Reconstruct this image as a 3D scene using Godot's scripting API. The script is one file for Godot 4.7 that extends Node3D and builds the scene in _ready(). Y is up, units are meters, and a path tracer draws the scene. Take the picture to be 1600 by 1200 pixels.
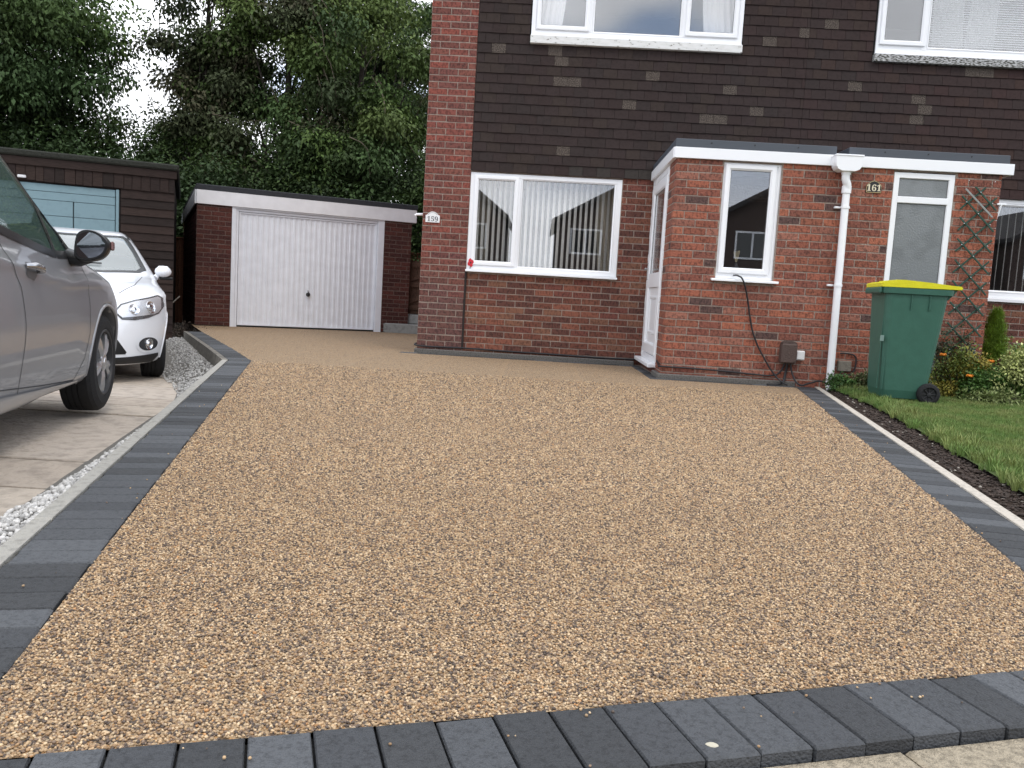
extends Node3D
# world: x along the house front, y up, -z away from the camera; metres

const CAM_H := 0.74
const HZ := -10.263   # plane of the main house front
const PZ := -8.563    # plane of the porch fronts
const COURSE := 0.0765
const BRICK := 0.228

var rng := RandomNumberGenerator.new()
var used := {}
var mats := {}
var brick_cache := {}

class MB:
	var v := PackedVector3Array()
	var n := PackedVector3Array()
	var c := PackedColorArray()
	var col := Color.WHITE
	func t3(a: Vector3, b: Vector3, d: Vector3, na: Vector3, nb: Vector3, nd: Vector3) -> void:
		if (d - a).cross(b - a).dot(na + nb + nd) < 0.0:
			v.append_array(PackedVector3Array([a, d, b])); n.append_array(PackedVector3Array([na, nd, nb]))
		else:
			v.append_array(PackedVector3Array([a, b, d])); n.append_array(PackedVector3Array([na, nb, nd]))
		c.append_array(PackedColorArray([col, col, col]))
	func tri(a: Vector3, b: Vector3, d: Vector3, out: Vector3) -> void:
		var g := (d - a).cross(b - a)
		if g.length_squared() < 1e-16:
			return
		g = g.normalized()
		if g.dot(out) < 0.0:
			g = -g
		t3(a, b, d, g, g, g)
	func quad(a: Vector3, b: Vector3, d: Vector3, e: Vector3, out: Vector3) -> void:
		tri(a, b, d, out)
		tri(a, d, e, out)
	func box(lo: Vector3, hi: Vector3, ch := 0.0, t := Transform3D()) -> void:
		var ce := (lo + hi) * 0.5
		var h := (hi - lo) * 0.5
		var k: float = minf(ch, minf(h.x, minf(h.y, h.z)) * 0.9)
		var b := t.basis
		var o := t * ce
		for ax in 3:
			var a1 := (ax + 1) % 3
			var a2 := (ax + 2) % 3
			for s: float in [-1.0, 1.0]:
				var q: Array[Vector3] = []
				for w: Vector2 in [Vector2(-1, -1), Vector2(1, -1), Vector2(1, 1), Vector2(-1, 1)]:
					var p := Vector3()
					p[ax] = s * h[ax]; p[a1] = w.x * (h[a1] - k); p[a2] = w.y * (h[a2] - k)
					q.append(o + b * p)
				var nn := Vector3(); nn[ax] = s
				quad(q[0], q[1], q[2], q[3], b * nn)
		if k <= 0.0:
			return
		for ax in 3:
			var a1 := (ax + 1) % 3
			var a2 := (ax + 2) % 3
			for s1: float in [-1.0, 1.0]:
				for s2: float in [-1.0, 1.0]:
					var p := Vector3(); var r := Vector3()
					p[a1] = s1 * h[a1]; p[a2] = s2 * (h[a2] - k); r[a1] = s1 * (h[a1] - k); r[a2] = s2 * h[a2]
					var p0 := p; var p1 := p; var r0 := r; var r1 := r
					p0[ax] = -h[ax] + k; p1[ax] = h[ax] - k; r0[ax] = p0[ax]; r1[ax] = p1[ax]
					var nn := Vector3(); nn[a1] = s1; nn[a2] = s2
					quad(o + b * p0, o + b * p1, o + b * r1, o + b * r0, b * nn)
		for sx: float in [-1.0, 1.0]:
			for sy: float in [-1.0, 1.0]:
				for sz: float in [-1.0, 1.0]:
					var m := Vector3(sx * h.x, sy * h.y, sz * h.z)
					tri(o + b * (m - Vector3(0, sy * k, sz * k)), o + b * (m - Vector3(sx * k, 0, sz * k)), o + b * (m - Vector3(sx * k, sy * k, 0)), b * Vector3(sx, sy, sz))
	func slab(poly: PackedVector3Array, depth: Vector3, ch := 0.0) -> void:
		# convex polygon (its visible face) pushed along depth, with the visible rim chamfered
		var m := Vector3()
		for p in poly:
			m += p / poly.size()
		var top := PackedVector3Array()
		for p in poly:
			top.append(p + (m - p).normalized() * ch * 1.4)
		var out := -depth.normalized()
		for i in poly.size():
			var j := (i + 1) % poly.size()
			var side := (poly[i] + poly[j]) * 0.5 - m
			if i >= 2:
				tri(top[0], top[i - 1], top[i], out)
			if ch > 0.0:
				quad(top[i], top[j], poly[j] - out * ch, poly[i] - out * ch, out + side.normalized())
			quad(poly[i] - out * ch, poly[j] - out * ch, poly[j] + depth, poly[i] + depth, side)
	func tube(p: PackedVector3Array, r: Variant, sides := 8, caps := true) -> void:
		var rings: Array = []
		var nrm: Array = []
		var up := Vector3.UP
		for i in p.size():
			var d := (p[mini(i + 1, p.size() - 1)] - p[maxi(i - 1, 0)]).normalized()
			if absf(d.dot(up)) > 0.95:
				up = Vector3.RIGHT if absf(d.x) < 0.9 else Vector3.BACK
			var x := d.cross(up).normalized()
			var y := x.cross(d).normalized()
			up = y
			var rad: float = r if r is float else r[i]
			var ring := PackedVector3Array(); var nn := PackedVector3Array()
			for k in sides:
				var a := TAU * k / sides
				var q := x * cos(a) + y * sin(a)
				nn.append(q); ring.append(p[i] + q * rad)
			rings.append(ring); nrm.append(nn)
		for i in p.size() - 1:
			for k in sides:
				var l := (k + 1) % sides
				t3(rings[i][k], rings[i][l], rings[i + 1][l], nrm[i][k], nrm[i][l], nrm[i + 1][l])
				t3(rings[i][k], rings[i + 1][l], rings[i + 1][k], nrm[i][k], nrm[i + 1][l], nrm[i + 1][k])
		if caps:
			for e in 2:
				var i := 0 if e == 0 else p.size() - 1
				var d := (p[0] - p[1]) if e == 0 else (p[i] - p[i - 1])
				for k in range(1, sides - 1):
					tri(rings[i][0], rings[i][k], rings[i][k + 1], d)
	func lathe(t: Transform3D, prof: PackedVector2Array, sides := 24, smooth := true) -> void:
		# profile (radius, height) turned about the local y axis
		for i in prof.size() - 1:
			var e := prof[i + 1] - prof[i]
			var pn := Vector2(e.y, -e.x).normalized()
			for k in sides:
				var a := TAU * k / sides; var b := TAU * (k + 1) / sides
				var ca := Vector3(cos(a), 0, sin(a)); var cb := Vector3(cos(b), 0, sin(b))
				var na := (ca * pn.x + Vector3.UP * pn.y); var nb := (cb * pn.x + Vector3.UP * pn.y)
				if not smooth:
					na = (na + nb).normalized(); nb = na
				var p0 := t * (ca * prof[i].x + Vector3.UP * prof[i].y); var p1 := t * (cb * prof[i].x + Vector3.UP * prof[i].y)
				var p2 := t * (cb * prof[i + 1].x + Vector3.UP * prof[i + 1].y); var p3 := t * (ca * prof[i + 1].x + Vector3.UP * prof[i + 1].y)
				na = (t.basis * na).normalized(); nb = (t.basis * nb).normalized()
				if prof[i].x > 1e-6:
					t3(p0, p1, p2, na, nb, nb)
				if prof[i + 1].x > 1e-6:
					t3(p0, p2, p3, na, nb, na)
	func prism(poly: PackedVector2Array, t: Transform3D, depth: float) -> void:
		# polygon in the local xy plane, its face at z = 0 and its back at z = -depth
		var idx := Geometry2D.triangulate_polygon(poly)
		var ccw := 0.0
		for i in poly.size():
			ccw += poly[i].cross(poly[(i + 1) % poly.size()])
		for k in range(0, idx.size(), 3):
			var q: Array[Vector3] = []
			for e in 3:
				q.append(Vector3(poly[idx[k + e]].x, poly[idx[k + e]].y, 0))
			tri(t * q[0], t * q[1], t * q[2], t.basis.z)
			var w := Vector3(0, 0, -depth)
			tri(t * (q[0] + w), t * (q[1] + w), t * (q[2] + w), -t.basis.z)
		for i in poly.size():
			var a := poly[i]; var b := poly[(i + 1) % poly.size()]
			var o := Vector2(b.y - a.y, a.x - b.x) * signf(ccw)
			quad(t * Vector3(a.x, a.y, 0), t * Vector3(b.x, b.y, 0), t * Vector3(b.x, b.y, -depth), t * Vector3(a.x, a.y, -depth), t.basis * Vector3(o.x, o.y, 0))
	func ring(x0: float, y0: float, x1: float, y1: float, prof: PackedVector2Array, t := Transform3D()) -> void:
		# mitred rectangular frame: profile of (inset, height towards local +z)
		for i in prof.size() - 1:
			var a := prof[i]; var b := prof[i + 1]
			var q: Array[Vector3] = []; var w: Array[Vector3] = []
			for s: Vector2 in [Vector2(0, 0), Vector2(1, 0), Vector2(1, 1), Vector2(0, 1)]:
				q.append(t * Vector3(lerpf(x0 + a.x, x1 - a.x, s.x), lerpf(y0 + a.x, y1 - a.x, s.y), a.y))
				w.append(t * Vector3(lerpf(x0 + b.x, x1 - b.x, s.x), lerpf(y0 + b.x, y1 - b.x, s.y), b.y))
			var e := Vector2(b.y - a.y, -(b.x - a.x))
			var dirs: Array[Vector3] = [Vector3(0, -1, 0), Vector3(1, 0, 0), Vector3(0, 1, 0), Vector3(-1, 0, 0)]
			for k in 4:
				var o := t.basis * (dirs[k] * e.x + Vector3(0, 0, -e.y))
				quad(q[k], q[(k + 1) % 4], w[(k + 1) % 4], w[k], o)
	func blob(ce: Vector3, r: Vector3, seed_: int, rough := 0.15, seg := 6) -> void:
		# small lumpy solid
		var g := RandomNumberGenerator.new(); g.seed = seed_
		var pts: Array = []
		for i in seg + 1:
			var row := PackedVector3Array()
			for k in seg + 2:
				var th := PI * i / seg; var ph := TAU * k / (seg + 2)
				row.append(ce + Vector3(sin(th) * cos(ph), cos(th), sin(th) * sin(ph)) * r * (1.0 + g.randf_range(-rough, rough)))
			pts.append(row)
		for row_: int in [0, seg]:
			for k in seg + 2:
				pts[row_][k] = pts[row_][0]
		for i in seg:
			for k in seg + 2:
				var l := (k + 1) % (seg + 2)
				tri(pts[i][k], pts[i][l], pts[i + 1][l], pts[i][k] + pts[i + 1][l] - 2.0 * ce)
				tri(pts[i][k], pts[i + 1][l], pts[i + 1][k], pts[i][k] + pts[i + 1][l] - 2.0 * ce)
	func mesh() -> ArrayMesh:
		var a := []
		a.resize(Mesh.ARRAY_MAX)
		a[Mesh.ARRAY_VERTEX] = v; a[Mesh.ARRAY_NORMAL] = n; a[Mesh.ARRAY_COLOR] = c
		var m := ArrayMesh.new()
		m.add_surface_from_arrays(Mesh.PRIMITIVE_TRIANGLES, a)
		return m

# ---------------------------------------------------------------- naming
func numbered(s: String) -> String:
	if not used.has(s):
		used[s] = 0
		return s
	used[s] += 1
	return "%s_%03d" % [s, used[s]]

func tag(o: Node3D, label: String, category: String, group := "") -> Node3D:
	o.set_meta("label", label); o.set_meta("category", category)
	if group:
		o.set_meta("group", group)
	return o

func thing(called: String, label: String, category: String, at := Vector3.ZERO, turn := 0.0, group := "") -> Node3D:
	var o := Node3D.new()
	o.name = numbered(called); add_child(o)
	o.position = at; o.rotation.y = turn
	return tag(o, label, category, group)

func setting(called: String) -> Node3D:
	var o := Node3D.new()
	o.name = numbered(called); add_child(o); o.set_meta("kind", "structure")
	return o

func obj(called: String, m: Variant, material: Material, parent: Node = null) -> MeshInstance3D:
	var o := MeshInstance3D.new()
	o.mesh = m.mesh() if m is MB else m
	o.name = called if parent else numbered(called)
	o.material_override = material
	(parent if parent else self).add_child(o, true)
	return o

func stuff(o: Node3D) -> Node3D:
	o.set_meta("kind", "stuff")
	return o

# ---------------------------------------------------------------- materials
func lin(r: float, g: float, b: float) -> Color:
	return Color(r, g, b).linear_to_srgb()

func noise(seed_: int, freq: float, type := FastNoiseLite.TYPE_SIMPLEX_SMOOTH, oct := 4) -> FastNoiseLite:
	var f := FastNoiseLite.new()
	f.seed = seed_; f.frequency = freq; f.noise_type = type; f.fractal_octaves = oct
	return f

func ntex(f: FastNoiseLite, ramp: Array, size := 512, bump := -1.0) -> NoiseTexture2D:
	# ramp: [offset, linear Color, ...]; bump >= 0 makes a normal map
	var t := NoiseTexture2D.new()
	t.width = size; t.height = size; t.seamless = true; t.noise = f; t.generate_mipmaps = false
	if bump >= 0.0:
		t.as_normal_map = true; t.bump_strength = bump
	if ramp.size():
		var g := Gradient.new()
		var offs := PackedFloat32Array(); var cols := PackedColorArray()
		for i in range(0, ramp.size(), 2):
			offs.append(ramp[i]); cols.append((ramp[i + 1] as Color).linear_to_srgb())
		g.offsets = offs; g.colors = cols
		t.color_ramp = g
	return t

func grey(a: float) -> Color:
	return Color(a, a, a)

func plain(called: String, color: Color, rough := 0.6, spec := 0.5, metal := 0.0) -> StandardMaterial3D:
	if mats.has(called):
		return mats[called]
	var m := StandardMaterial3D.new()
	m.resource_name = called
	m.albedo_color = color.linear_to_srgb(); m.roughness = rough; m.metallic_specular = spec; m.metallic = metal
	mats[called] = m
	return m

var textures := {}
func shared(key: String, make: Callable) -> Texture2D:
	if not textures.has(key):
		textures[key] = make.call()
	return textures[key]

func worn(called: String, color: Color, rough: float, scale: float, seed_: int, low := 0.7, high := 1.2, freq := 0.02, bump := 3.0, vcol := false, spec := 0.4) -> StandardMaterial3D:
	# a weathered surface: mottled tone and fine relief, mapped in world space; one texture tile = 1/scale metres
	if mats.has(called):
		return mats[called]
	var m := plain(called, color, rough, spec)
	var fq: float = 0.012 if freq < 0.018 else (0.02 if freq < 0.024 else (0.03 if freq < 0.045 else 0.05))
	var lo: float = snappedf(low, 0.15); var hi: float = snappedf(high, 0.2)
	m.albedo_texture = shared("a%.3f_%.2f_%.2f" % [fq, lo, hi], func() -> Texture2D: return ntex(noise(roundi(fq * 7000.0), fq), [0.15, grey(lo), 0.5, grey((lo + hi) * 0.5), 0.85, grey(hi)]))
	if bump > 0.0:
		var bf: float = clampf(snappedf(fq * 4.0, 0.06), 0.06, 0.18)
		m.normal_enabled = true
		m.normal_texture = shared("n%.3f" % bf, func() -> Texture2D: return ntex(noise(roundi(bf * 900.0), bf), [], 512, 4.0))
		m.normal_scale = bump / 4.0
	m.uv1_offset = Vector3(fmod(seed_ * 0.37, 1.0), fmod(seed_ * 0.61, 1.0), fmod(seed_ * 0.83, 1.0))
	m.uv1_triplanar = true; m.uv1_world_triplanar = true
	m.uv1_scale = Vector3.ONE * scale
	m.vertex_color_use_as_albedo = vcol
	return m

func glass(called: String, tint: Color, alpha: float) -> StandardMaterial3D:
	if mats.has(called):
		return mats[called]
	var m := plain(called, tint, 0.0, 0.6)
	m.transparency = BaseMaterial3D.TRANSPARENCY_ALPHA
	m.albedo_color = Color(m.albedo_color, alpha)
	return m
# ---------------------------------------------------------------- camera, sky, light
func camera_and_light() -> void:
	var cam := Camera3D.new()
	cam.name = "camera"; add_child(cam)
	cam.transform = Transform3D(Basis(Vector3(0.99775811, 0.05772455, -0.03386194), Vector3(-0.06088876, 0.99298325, -0.10137465), Vector3(0.02777253, 0.10320919, 0.99427187)), Vector3(0, CAM_H, 0))
	cam.fov = rad_to_deg(2.0 * atan(600.0 / 1320.0)); cam.near = 0.05; cam.far = 400.0
	cam.current = true
	var sun := DirectionalLight3D.new()
	sun.name = "sun"; add_child(sun)
	sun.light_energy = 0.25; sun.light_angular_distance = 14.0; sun.light_color = Color(1.0, 0.96, 0.9); sun.shadow_enabled = true
	sun.sky_mode = DirectionalLight3D.SKY_MODE_LIGHT_ONLY
	sun.look_at_from_position(Vector3(6, 16, 9), Vector3.ZERO)
	var e := Environment.new()
	e.background_mode = Environment.BG_SKY
	e.tonemap_mode = Environment.TONE_MAPPER_LINEAR
	e.tonemap_exposure = 1.12
	e.sdfgi_enabled = true; e.ssao_enabled = true; e.ssil_enabled = true
	var im := Image.create(512, 256, false, Image.FORMAT_RGBF)
	var f := noise(388, 1.5, FastNoiseLite.TYPE_SIMPLEX_SMOOTH, 5)
	var f2 := noise(23, 3.2, FastNoiseLite.TYPE_SIMPLEX_SMOOTH, 4)
	for j in 256:
		var up := PI * (0.5 - (j + 0.5) / 256.0)
		for i in 512:
			var a := TAU * (i + 0.5) / 512.0
			var d := Vector3(cos(up) * sin(a), sin(up), -cos(up) * cos(a))
			var q := d * Vector3(1, 2.2, 1)
			var k: float = f.get_noise_3dv(q)
			var w: float = f2.get_noise_3dv(q)
			var cloud := Color(1.66, 1.69, 1.76) * (1.0 + 0.42 * w)
			var blue := Color(0.5, 0.75, 1.2)
			var s := smoothstep(0.13, 0.25, k) * smoothstep(0.02, 0.3, d.y)
			im.set_pixel(i, j, cloud.lerp(blue, s * 0.8))
	var sky := Sky.new()
	var pm := PanoramaSkyMaterial.new()
	pm.panorama = ImageTexture.create_from_image(im)
	sky.sky_material = pm
	e.sky = sky
	e.background_energy_multiplier = 1.0
	var we := WorldEnvironment.new()
	we.name = "world"; we.environment = e; add_child(we)
# ---------------------------------------------------------------- walls, bricks, tiles
func wall_boxes(mb: MB, t: Transform3D, r: Array, holes: Array, back: float, front: float) -> void:
	# a rectangle r = [u0, y0, u1, y1] with rectangular openings, from local z = back to z = front
	var xs: Array = [r[0], r[2]]; var ys: Array = [r[1], r[3]]
	for h: Array in holes:
		for k: float in [h[0], h[2]]:
			if k > r[0] and k < r[2] and not xs.has(k):
				xs.append(k)
		for k: float in [h[1], h[3]]:
			if k > r[1] and k < r[3] and not ys.has(k):
				ys.append(k)
	xs.sort(); ys.sort()
	for j in ys.size() - 1:
		var run := -1
		for i in xs.size():
			var solid := i < xs.size() - 1
			if solid:
				var p := Vector2((xs[i] + xs[i + 1]) * 0.5, (ys[j] + ys[j + 1]) * 0.5)
				for h: Array in holes:
					if p.x > h[0] and p.x < h[2] and p.y > h[1] and p.y < h[3]:
						solid = false
			if solid and run < 0:
				run = i
			elif not solid and run >= 0:
				mb.box(Vector3(xs[run], ys[j], back), Vector3(xs[i], ys[j + 1], front), 0.0, t)
				run = -1

func brick_mesh(length: float, tone: Color, variant: int) -> ArrayMesh:
	var key := "%d_%s_%d" % [roundi(length * 200.0), tone.to_html(), variant]
	if brick_cache.has(key):
		return brick_cache[key]
	var mb := MB.new()
	brick_into(mb, Transform3D(), length, tone, variant)
	var m := mb.mesh()
	brick_cache[key] = m
	return m

func brick_into(mb: MB, t: Transform3D, length: float, tone: Color, variant: int) -> void:
	# face at z = 0, back at z = -0.03; slightly uneven arrises
	var g := RandomNumberGenerator.new(); g.seed = variant * 77 + 5
	mb.col = tone
	var f: Array[Vector3] = []; var w: Array[Vector3] = []
	for s: Vector2 in [Vector2(0, 0), Vector2(1, 0), Vector2(1, 1), Vector2(0, 1)]:
		var j := Vector3(g.randf_range(-0.0015, 0.0015), g.randf_range(-0.0012, 0.0012), 0)
		var e := g.randf_range(0.002, 0.0045)
		w.append(t * (Vector3(s.x * length, s.y * 0.0655, -0.003) + j))
		f.append(t * (Vector3(lerpf(e, length - e, s.x), lerpf(e, 0.0655 - e, s.y), g.randf_range(-0.001, 0.001)) + j))
	var z := t.basis.z
	mb.quad(f[0], f[1], f[2], f[3], z)
	var dirs: Array[Vector3] = [Vector3(0, -1, 0), Vector3(1, 0, 0), Vector3(0, 1, 0), Vector3(-1, 0, 0)]
	for k in 4:
		var l := (k + 1) % 4
		var o := t.basis * dirs[k]
		mb.quad(w[k], w[l], f[l], f[k], o + z)
		mb.quad(w[k] - z * 0.025, w[l] - z * 0.025, w[l], w[k], o)

func lay_bricks(list: Array, parent: Node, t: Transform3D, r: Array, holes: Array, tones: Array, bond := 0.0, single := true, y_off := 0.0) -> void:
	var j0 := floori((r[1] - y_off) / COURSE)
	var j := j0
	while j * COURSE + y_off < r[3] - 0.02:
		var y: float = j * COURSE + y_off
		if y < r[1] - 0.03:
			j += 1
			continue
		var spans: Array = [[r[0], r[2]]]
		for h: Array in holes:
			if y + 0.045 > h[1] and y + 0.02 < h[3]:
				var nx: Array = []
				for s: Array in spans:
					if h[2] <= s[0] or h[0] >= s[1]:
						nx.append(s)
						continue
					if h[0] > s[0]:
						nx.append([s[0], h[0]])
					if h[2] < s[1]:
						nx.append([h[2], s[1]])
				spans = nx
		var shift := bond + (0.0 if posmod(j, 2) == 0 else BRICK * 0.5)
		for s: Array in spans:
			var x: float = floorf((s[0] - shift) / BRICK) * BRICK + shift
			while x < s[1]:
				var a: float = maxf(x + 0.005, s[0] + (0.0 if s[0] == r[0] else 0.004))
				var b: float = minf(x + BRICK - 0.005, s[1])
				if b - a > 0.025:
					var bt := t * Transform3D(Basis(Vector3.BACK, rng.randf_range(-0.006, 0.006)) * Basis(Vector3.UP, rng.randf_range(-0.005, 0.005)), Vector3(a, y + rng.randf_range(-0.0015, 0.0015), rng.randf_range(-0.0005, 0.002)))
					var tone: Color = tones[rng.randi() % tones.size()]
					if y < 1.25 and bond < -1.4:      # the foot of the pier has weathered to a dull purple brown
						tone = tone.lerp(Color(0.135, 0.078, 0.07), roundf(clampf((1.25 - y) / 0.7, 0.0, 1.0) * 4.0) / 4.0 * 0.75)
					list.append([parent, bt, b - a, tone, rng.randi() % 3, single])
				x += BRICK
		j += 1

func flush_pieces(list: Array, called: String, most: int, mat: Material, rest_parent: Node, maker: Callable, into: Callable) -> void:
	# the pieces that show largest become parts of their own, the rest one part
	var eye := Vector3(0, CAM_H, 0)
	var key := func(p: Array) -> float: return p[1].origin.distance_squared_to(eye) + (0.0 if p[5] else 1e6)
	list.sort_custom(func(a: Array, b: Array) -> bool: return key.call(a) < key.call(b))
	var rest := MB.new()
	for i in list.size():
		var p: Array = list[i]
		if i < most and p[5]:
			var o := obj(called, maker.call(p[2], p[3], p[4]), mat, p[0])
			o.transform = p[1]
		else:
			into.call(rest, p[1], p[2], p[3], p[4])
	if rest.v.size():
		stuff(obj(called, rest, mat, rest_parent))

func tile_mesh(width: float, tone: Color, variant: int) -> ArrayMesh:
	var key := "t%d_%s_%d" % [roundi(width * 200.0), tone.to_html(), variant]
	if not brick_cache.has(key):
		var mb := MB.new()
		tile_into(mb, Transform3D(), width, tone, variant)
		brick_cache[key] = mb.mesh()
	return brick_cache[key]

func tile_into(mb: MB, t: Transform3D, width: float, tone: Color, variant: int) -> void:
	# plain clay tile hung on a wall: bottom edge proud, head tucked under the course above
	mb.col = tone
	var s := [0.0, 0.0012, -0.001, 0.002][variant % 4] as float
	var x := Basis(Vector3.RIGHT, -0.10)
	mb.box(Vector3(0.0012, s, -0.006), Vector3(width - 0.0012, 0.155, 0.007), 0.0012, t * Transform3D(x, Vector3(0, 0, 0.0)))

func hang_tiles(list: Array, parent: Node, r: Array, holes: Array, z: float, pale: Array) -> void:
	var tones: Array[Color] = [Color(0.064, 0.047, 0.043), Color(0.067, 0.049, 0.045), Color(0.061, 0.046, 0.043), Color(0.070, 0.050, 0.045), Color(0.065, 0.049, 0.045), Color(0.073, 0.051, 0.046)]
	var gauge := 0.1135; var w := 0.165
	var j := 0
	while r[1] + j * gauge < r[3]:
		var y: float = r[1] + j * gauge
		var x: float = r[0] - (0.0 if j % 2 == 0 else w * 0.5)
		while x < r[2]:
			var a: float = maxf(x, r[0]); var b: float = minf(x + w, r[2])
			var segs: Array = [[a, b]]
			for h: Array in holes:
				if y + 0.09 > h[1] and y + 0.01 < h[3]:
					var nx: Array = []
					for s: Array in segs:
						if h[2] <= s[0] or h[0] >= s[1]:
							nx.append(s); continue
						if h[0] > s[0]:
							nx.append([s[0], h[0]])
						if h[2] < s[1]:
							nx.append([h[2], s[1]])
					segs = nx
			for s: Array in segs:
				if s[1] - s[0] < 0.02:
					continue
				var tone: Color = tones[rng.randi() % tones.size()]
				if absf(y - r[1]) < 0.01 and rng.randf() < 0.3:
					tone = Color(0.078, 0.064, 0.056)
				var side: float = clampf((x - 1.5) / 3.0, 0.0, 1.0)
				tone = Color(tone.r * (1.0 + 0.14 * side), tone.g, tone.b * (1.0 - 0.02 * side))
				var mid := Vector2((s[0] + s[1]) * 0.5, y + gauge * 0.5)
				var lichen := false
				for p: Vector2 in pale:
					if absf(mid.x - p.x) < w * 0.5 and absf(mid.y - p.y) < gauge * 0.5:
						lichen = true
				var bt := Transform3D(Basis(Vector3.BACK, rng.randf_range(-0.006, 0.006)), Vector3(s[0], y, z + 0.022 + rng.randf_range(-0.0015, 0.0025)))
				if lichen:
					var o := obj("roof_tile", tile_mesh(s[1] - s[0], Color(0.135, 0.112, 0.097), rng.randi() % 4), mat_lichen(), parent)
					o.name = "wall_tile"
					o.set_meta("label", "pale lichen speckled clay tile")
					o.transform = bt
				else:
					list.append([parent, bt, s[1] - s[0], tone, rng.randi() % 4, true])
			x += w
		j += 1

func mat_lichen() -> StandardMaterial3D:
	if mats.has("lichen_tile"):
		return mats["lichen_tile"]
	var m := plain("lichen_tile", Color(1, 1, 1), 0.95, 0.2)
	m.vertex_color_use_as_albedo = true
	m.albedo_texture = ntex(noise(91, 0.055, FastNoiseLite.TYPE_SIMPLEX, 4), [0.3, grey(0.26), 0.5, grey(0.34), 0.56, grey(1.3), 0.75, grey(1.9)])
	m.uv1_triplanar = true; m.uv1_world_triplanar = true; m.uv1_scale = Vector3.ONE * 2.2
	return m

# ---------------------------------------------------------------- windows
func glazing(parent: Node, x0: float, y0: float, x1: float, y1: float, t: Transform3D, mat: Material = null) -> void:
	var mb := MB.new()
	mb.ring(x0 - 0.003, y0 - 0.003, x1 + 0.003, y1 + 0.003, PackedVector2Array([Vector2(0, 0.0015), Vector2(0.0, 0.003), Vector2(0.006, 0.003), Vector2(0.006, 0.0)]), t)
	obj("gasket", mb, plain("rubber_gasket", Color(0.012, 0.012, 0.013), 0.7), parent)
	mb = MB.new()
	mb.quad(t * Vector3(x0, y0, 0), t * Vector3(x1, y0, 0), t * Vector3(x1, y1, 0), t * Vector3(x0, y1, 0), t.basis.z)
	if mat == null:      # double glazing: two panes with two faces each
		for d: float in [-0.02]:
			mb.quad(t * Vector3(x0, y0, d), t * Vector3(x1, y0, d), t * Vector3(x1, y1, d), t * Vector3(x0, y1, d), t.basis.z)
	if mat == null:
		var co := MB.new()
		co.quad(t * Vector3(x0, y0, -0.004), t * Vector3(x1, y0, -0.004), t * Vector3(x1, y1, -0.004), t * Vector3(x0, y1, -0.004), t.basis.z)
		obj("pane_coating", co, coated(), parent)
	obj("pane", mb, mat if mat else glass("window_glass", Color(0.02, 0.03, 0.03), 0.03), parent)

func coated() -> StandardMaterial3D:      # the faintly metallic low emission film of modern double glazing
	if mats.has("pane_coating"):
		return mats["pane_coating"]
	var m := plain("pane_coating", Color(0.95, 0.97, 1.0), 0.0, 0.5, 1.0)
	var im := Image.create(2, 2, false, Image.FORMAT_RGB8)
	im.fill(Color.WHITE)
	m.albedo_texture = ImageTexture.create_from_image(im)
	m.transparency = BaseMaterial3D.TRANSPARENCY_ALPHA
	m.albedo_color = Color(m.albedo_color, 0.2)
	return m

func upvc() -> StandardMaterial3D:
	return plain("white_upvc", Color(0.87, 0.88, 0.90), 0.3)

func window(parent: Node, x0: float, y0: float, x1: float, y1: float, t: Transform3D, lights: Array, frame_w := 0.05, called := "window") -> MeshInstance3D:
	# outer frame in the plane t; lights: [x0, y0, x1, y1, opening] of the clear panes
	var mb := MB.new()
	mb.ring(x0, y0, x1, y1, PackedVector2Array([Vector2(0, -0.07), Vector2(0, -0.003), Vector2(0.003, 0), Vector2(frame_w - 0.004, 0), Vector2(frame_w, -0.004), Vector2(frame_w, -0.07)]), t)
	var o := obj(called, mb, upvc(), parent)
	var inner: Array = [x0 + frame_w, y0 + frame_w, x1 - frame_w, y1 - frame_w]
	for i in lights.size():
		var l: Array = lights[i]
		var bead := 0.0
		if l[4]:
			var c := MB.new()
			var w: float = l[4]
			c.ring(l[0] - w, l[1] - w, l[2] + w, l[3] + w, PackedVector2Array([Vector2(0, -0.01), Vector2(0, 0.014), Vector2(0.006, 0.02), Vector2(w - 0.018, 0.02), Vector2(w, 0.004), Vector2(w, -0.02)]), t)
			obj("casement", c, upvc(), o)
			bead = 0.004
		else:
			var c := MB.new()
			c.ring(l[0] - 0.02, l[1] - 0.02, l[2] + 0.02, l[3] + 0.02, PackedVector2Array([Vector2(0, -0.004), Vector2(0.002, 0.002), Vector2(0.02, -0.012), Vector2(0.02, -0.03)]), t)
			obj("glazing_bead", c, upvc(), o)
			bead = -0.012
		glazing(o, l[0], l[1], l[2], l[3], t.translated_local(Vector3(0, 0, bead - 0.004)))
		if i < lights.size() - 1 and lights[i + 1][1] < l[3] and lights[i + 1][0] > l[2]:
			var c := MB.new()
			var xa: float = l[2]; var xb: float = lights[i + 1][0]
			var m := (xa + xb) * 0.5; var hw: float = minf(0.03, (xb - xa) * 0.4)
			c.box(Vector3(m - hw, inner[1] + 0.001, -0.06), Vector3(m + hw, inner[3] - 0.001, -0.001), 0.003, t)
			obj("mullion", c, upvc(), o)
	# fill between the outer frame and the fixed panes
	var fill := MB.new()
	var holes: Array = []
	for l: Array in lights:
		holes.append([l[0] - 0.018, l[1] - 0.018, l[2] + 0.018, l[3] + 0.018])
	wall_boxes(fill, t, [inner[0] + 0.0005, inner[1] + 0.0005, inner[2] - 0.0005, inner[3] - 0.0005], holes, -0.055, -0.005)
	obj("inner_frame", fill, upvc(), o)
	return o

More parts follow.
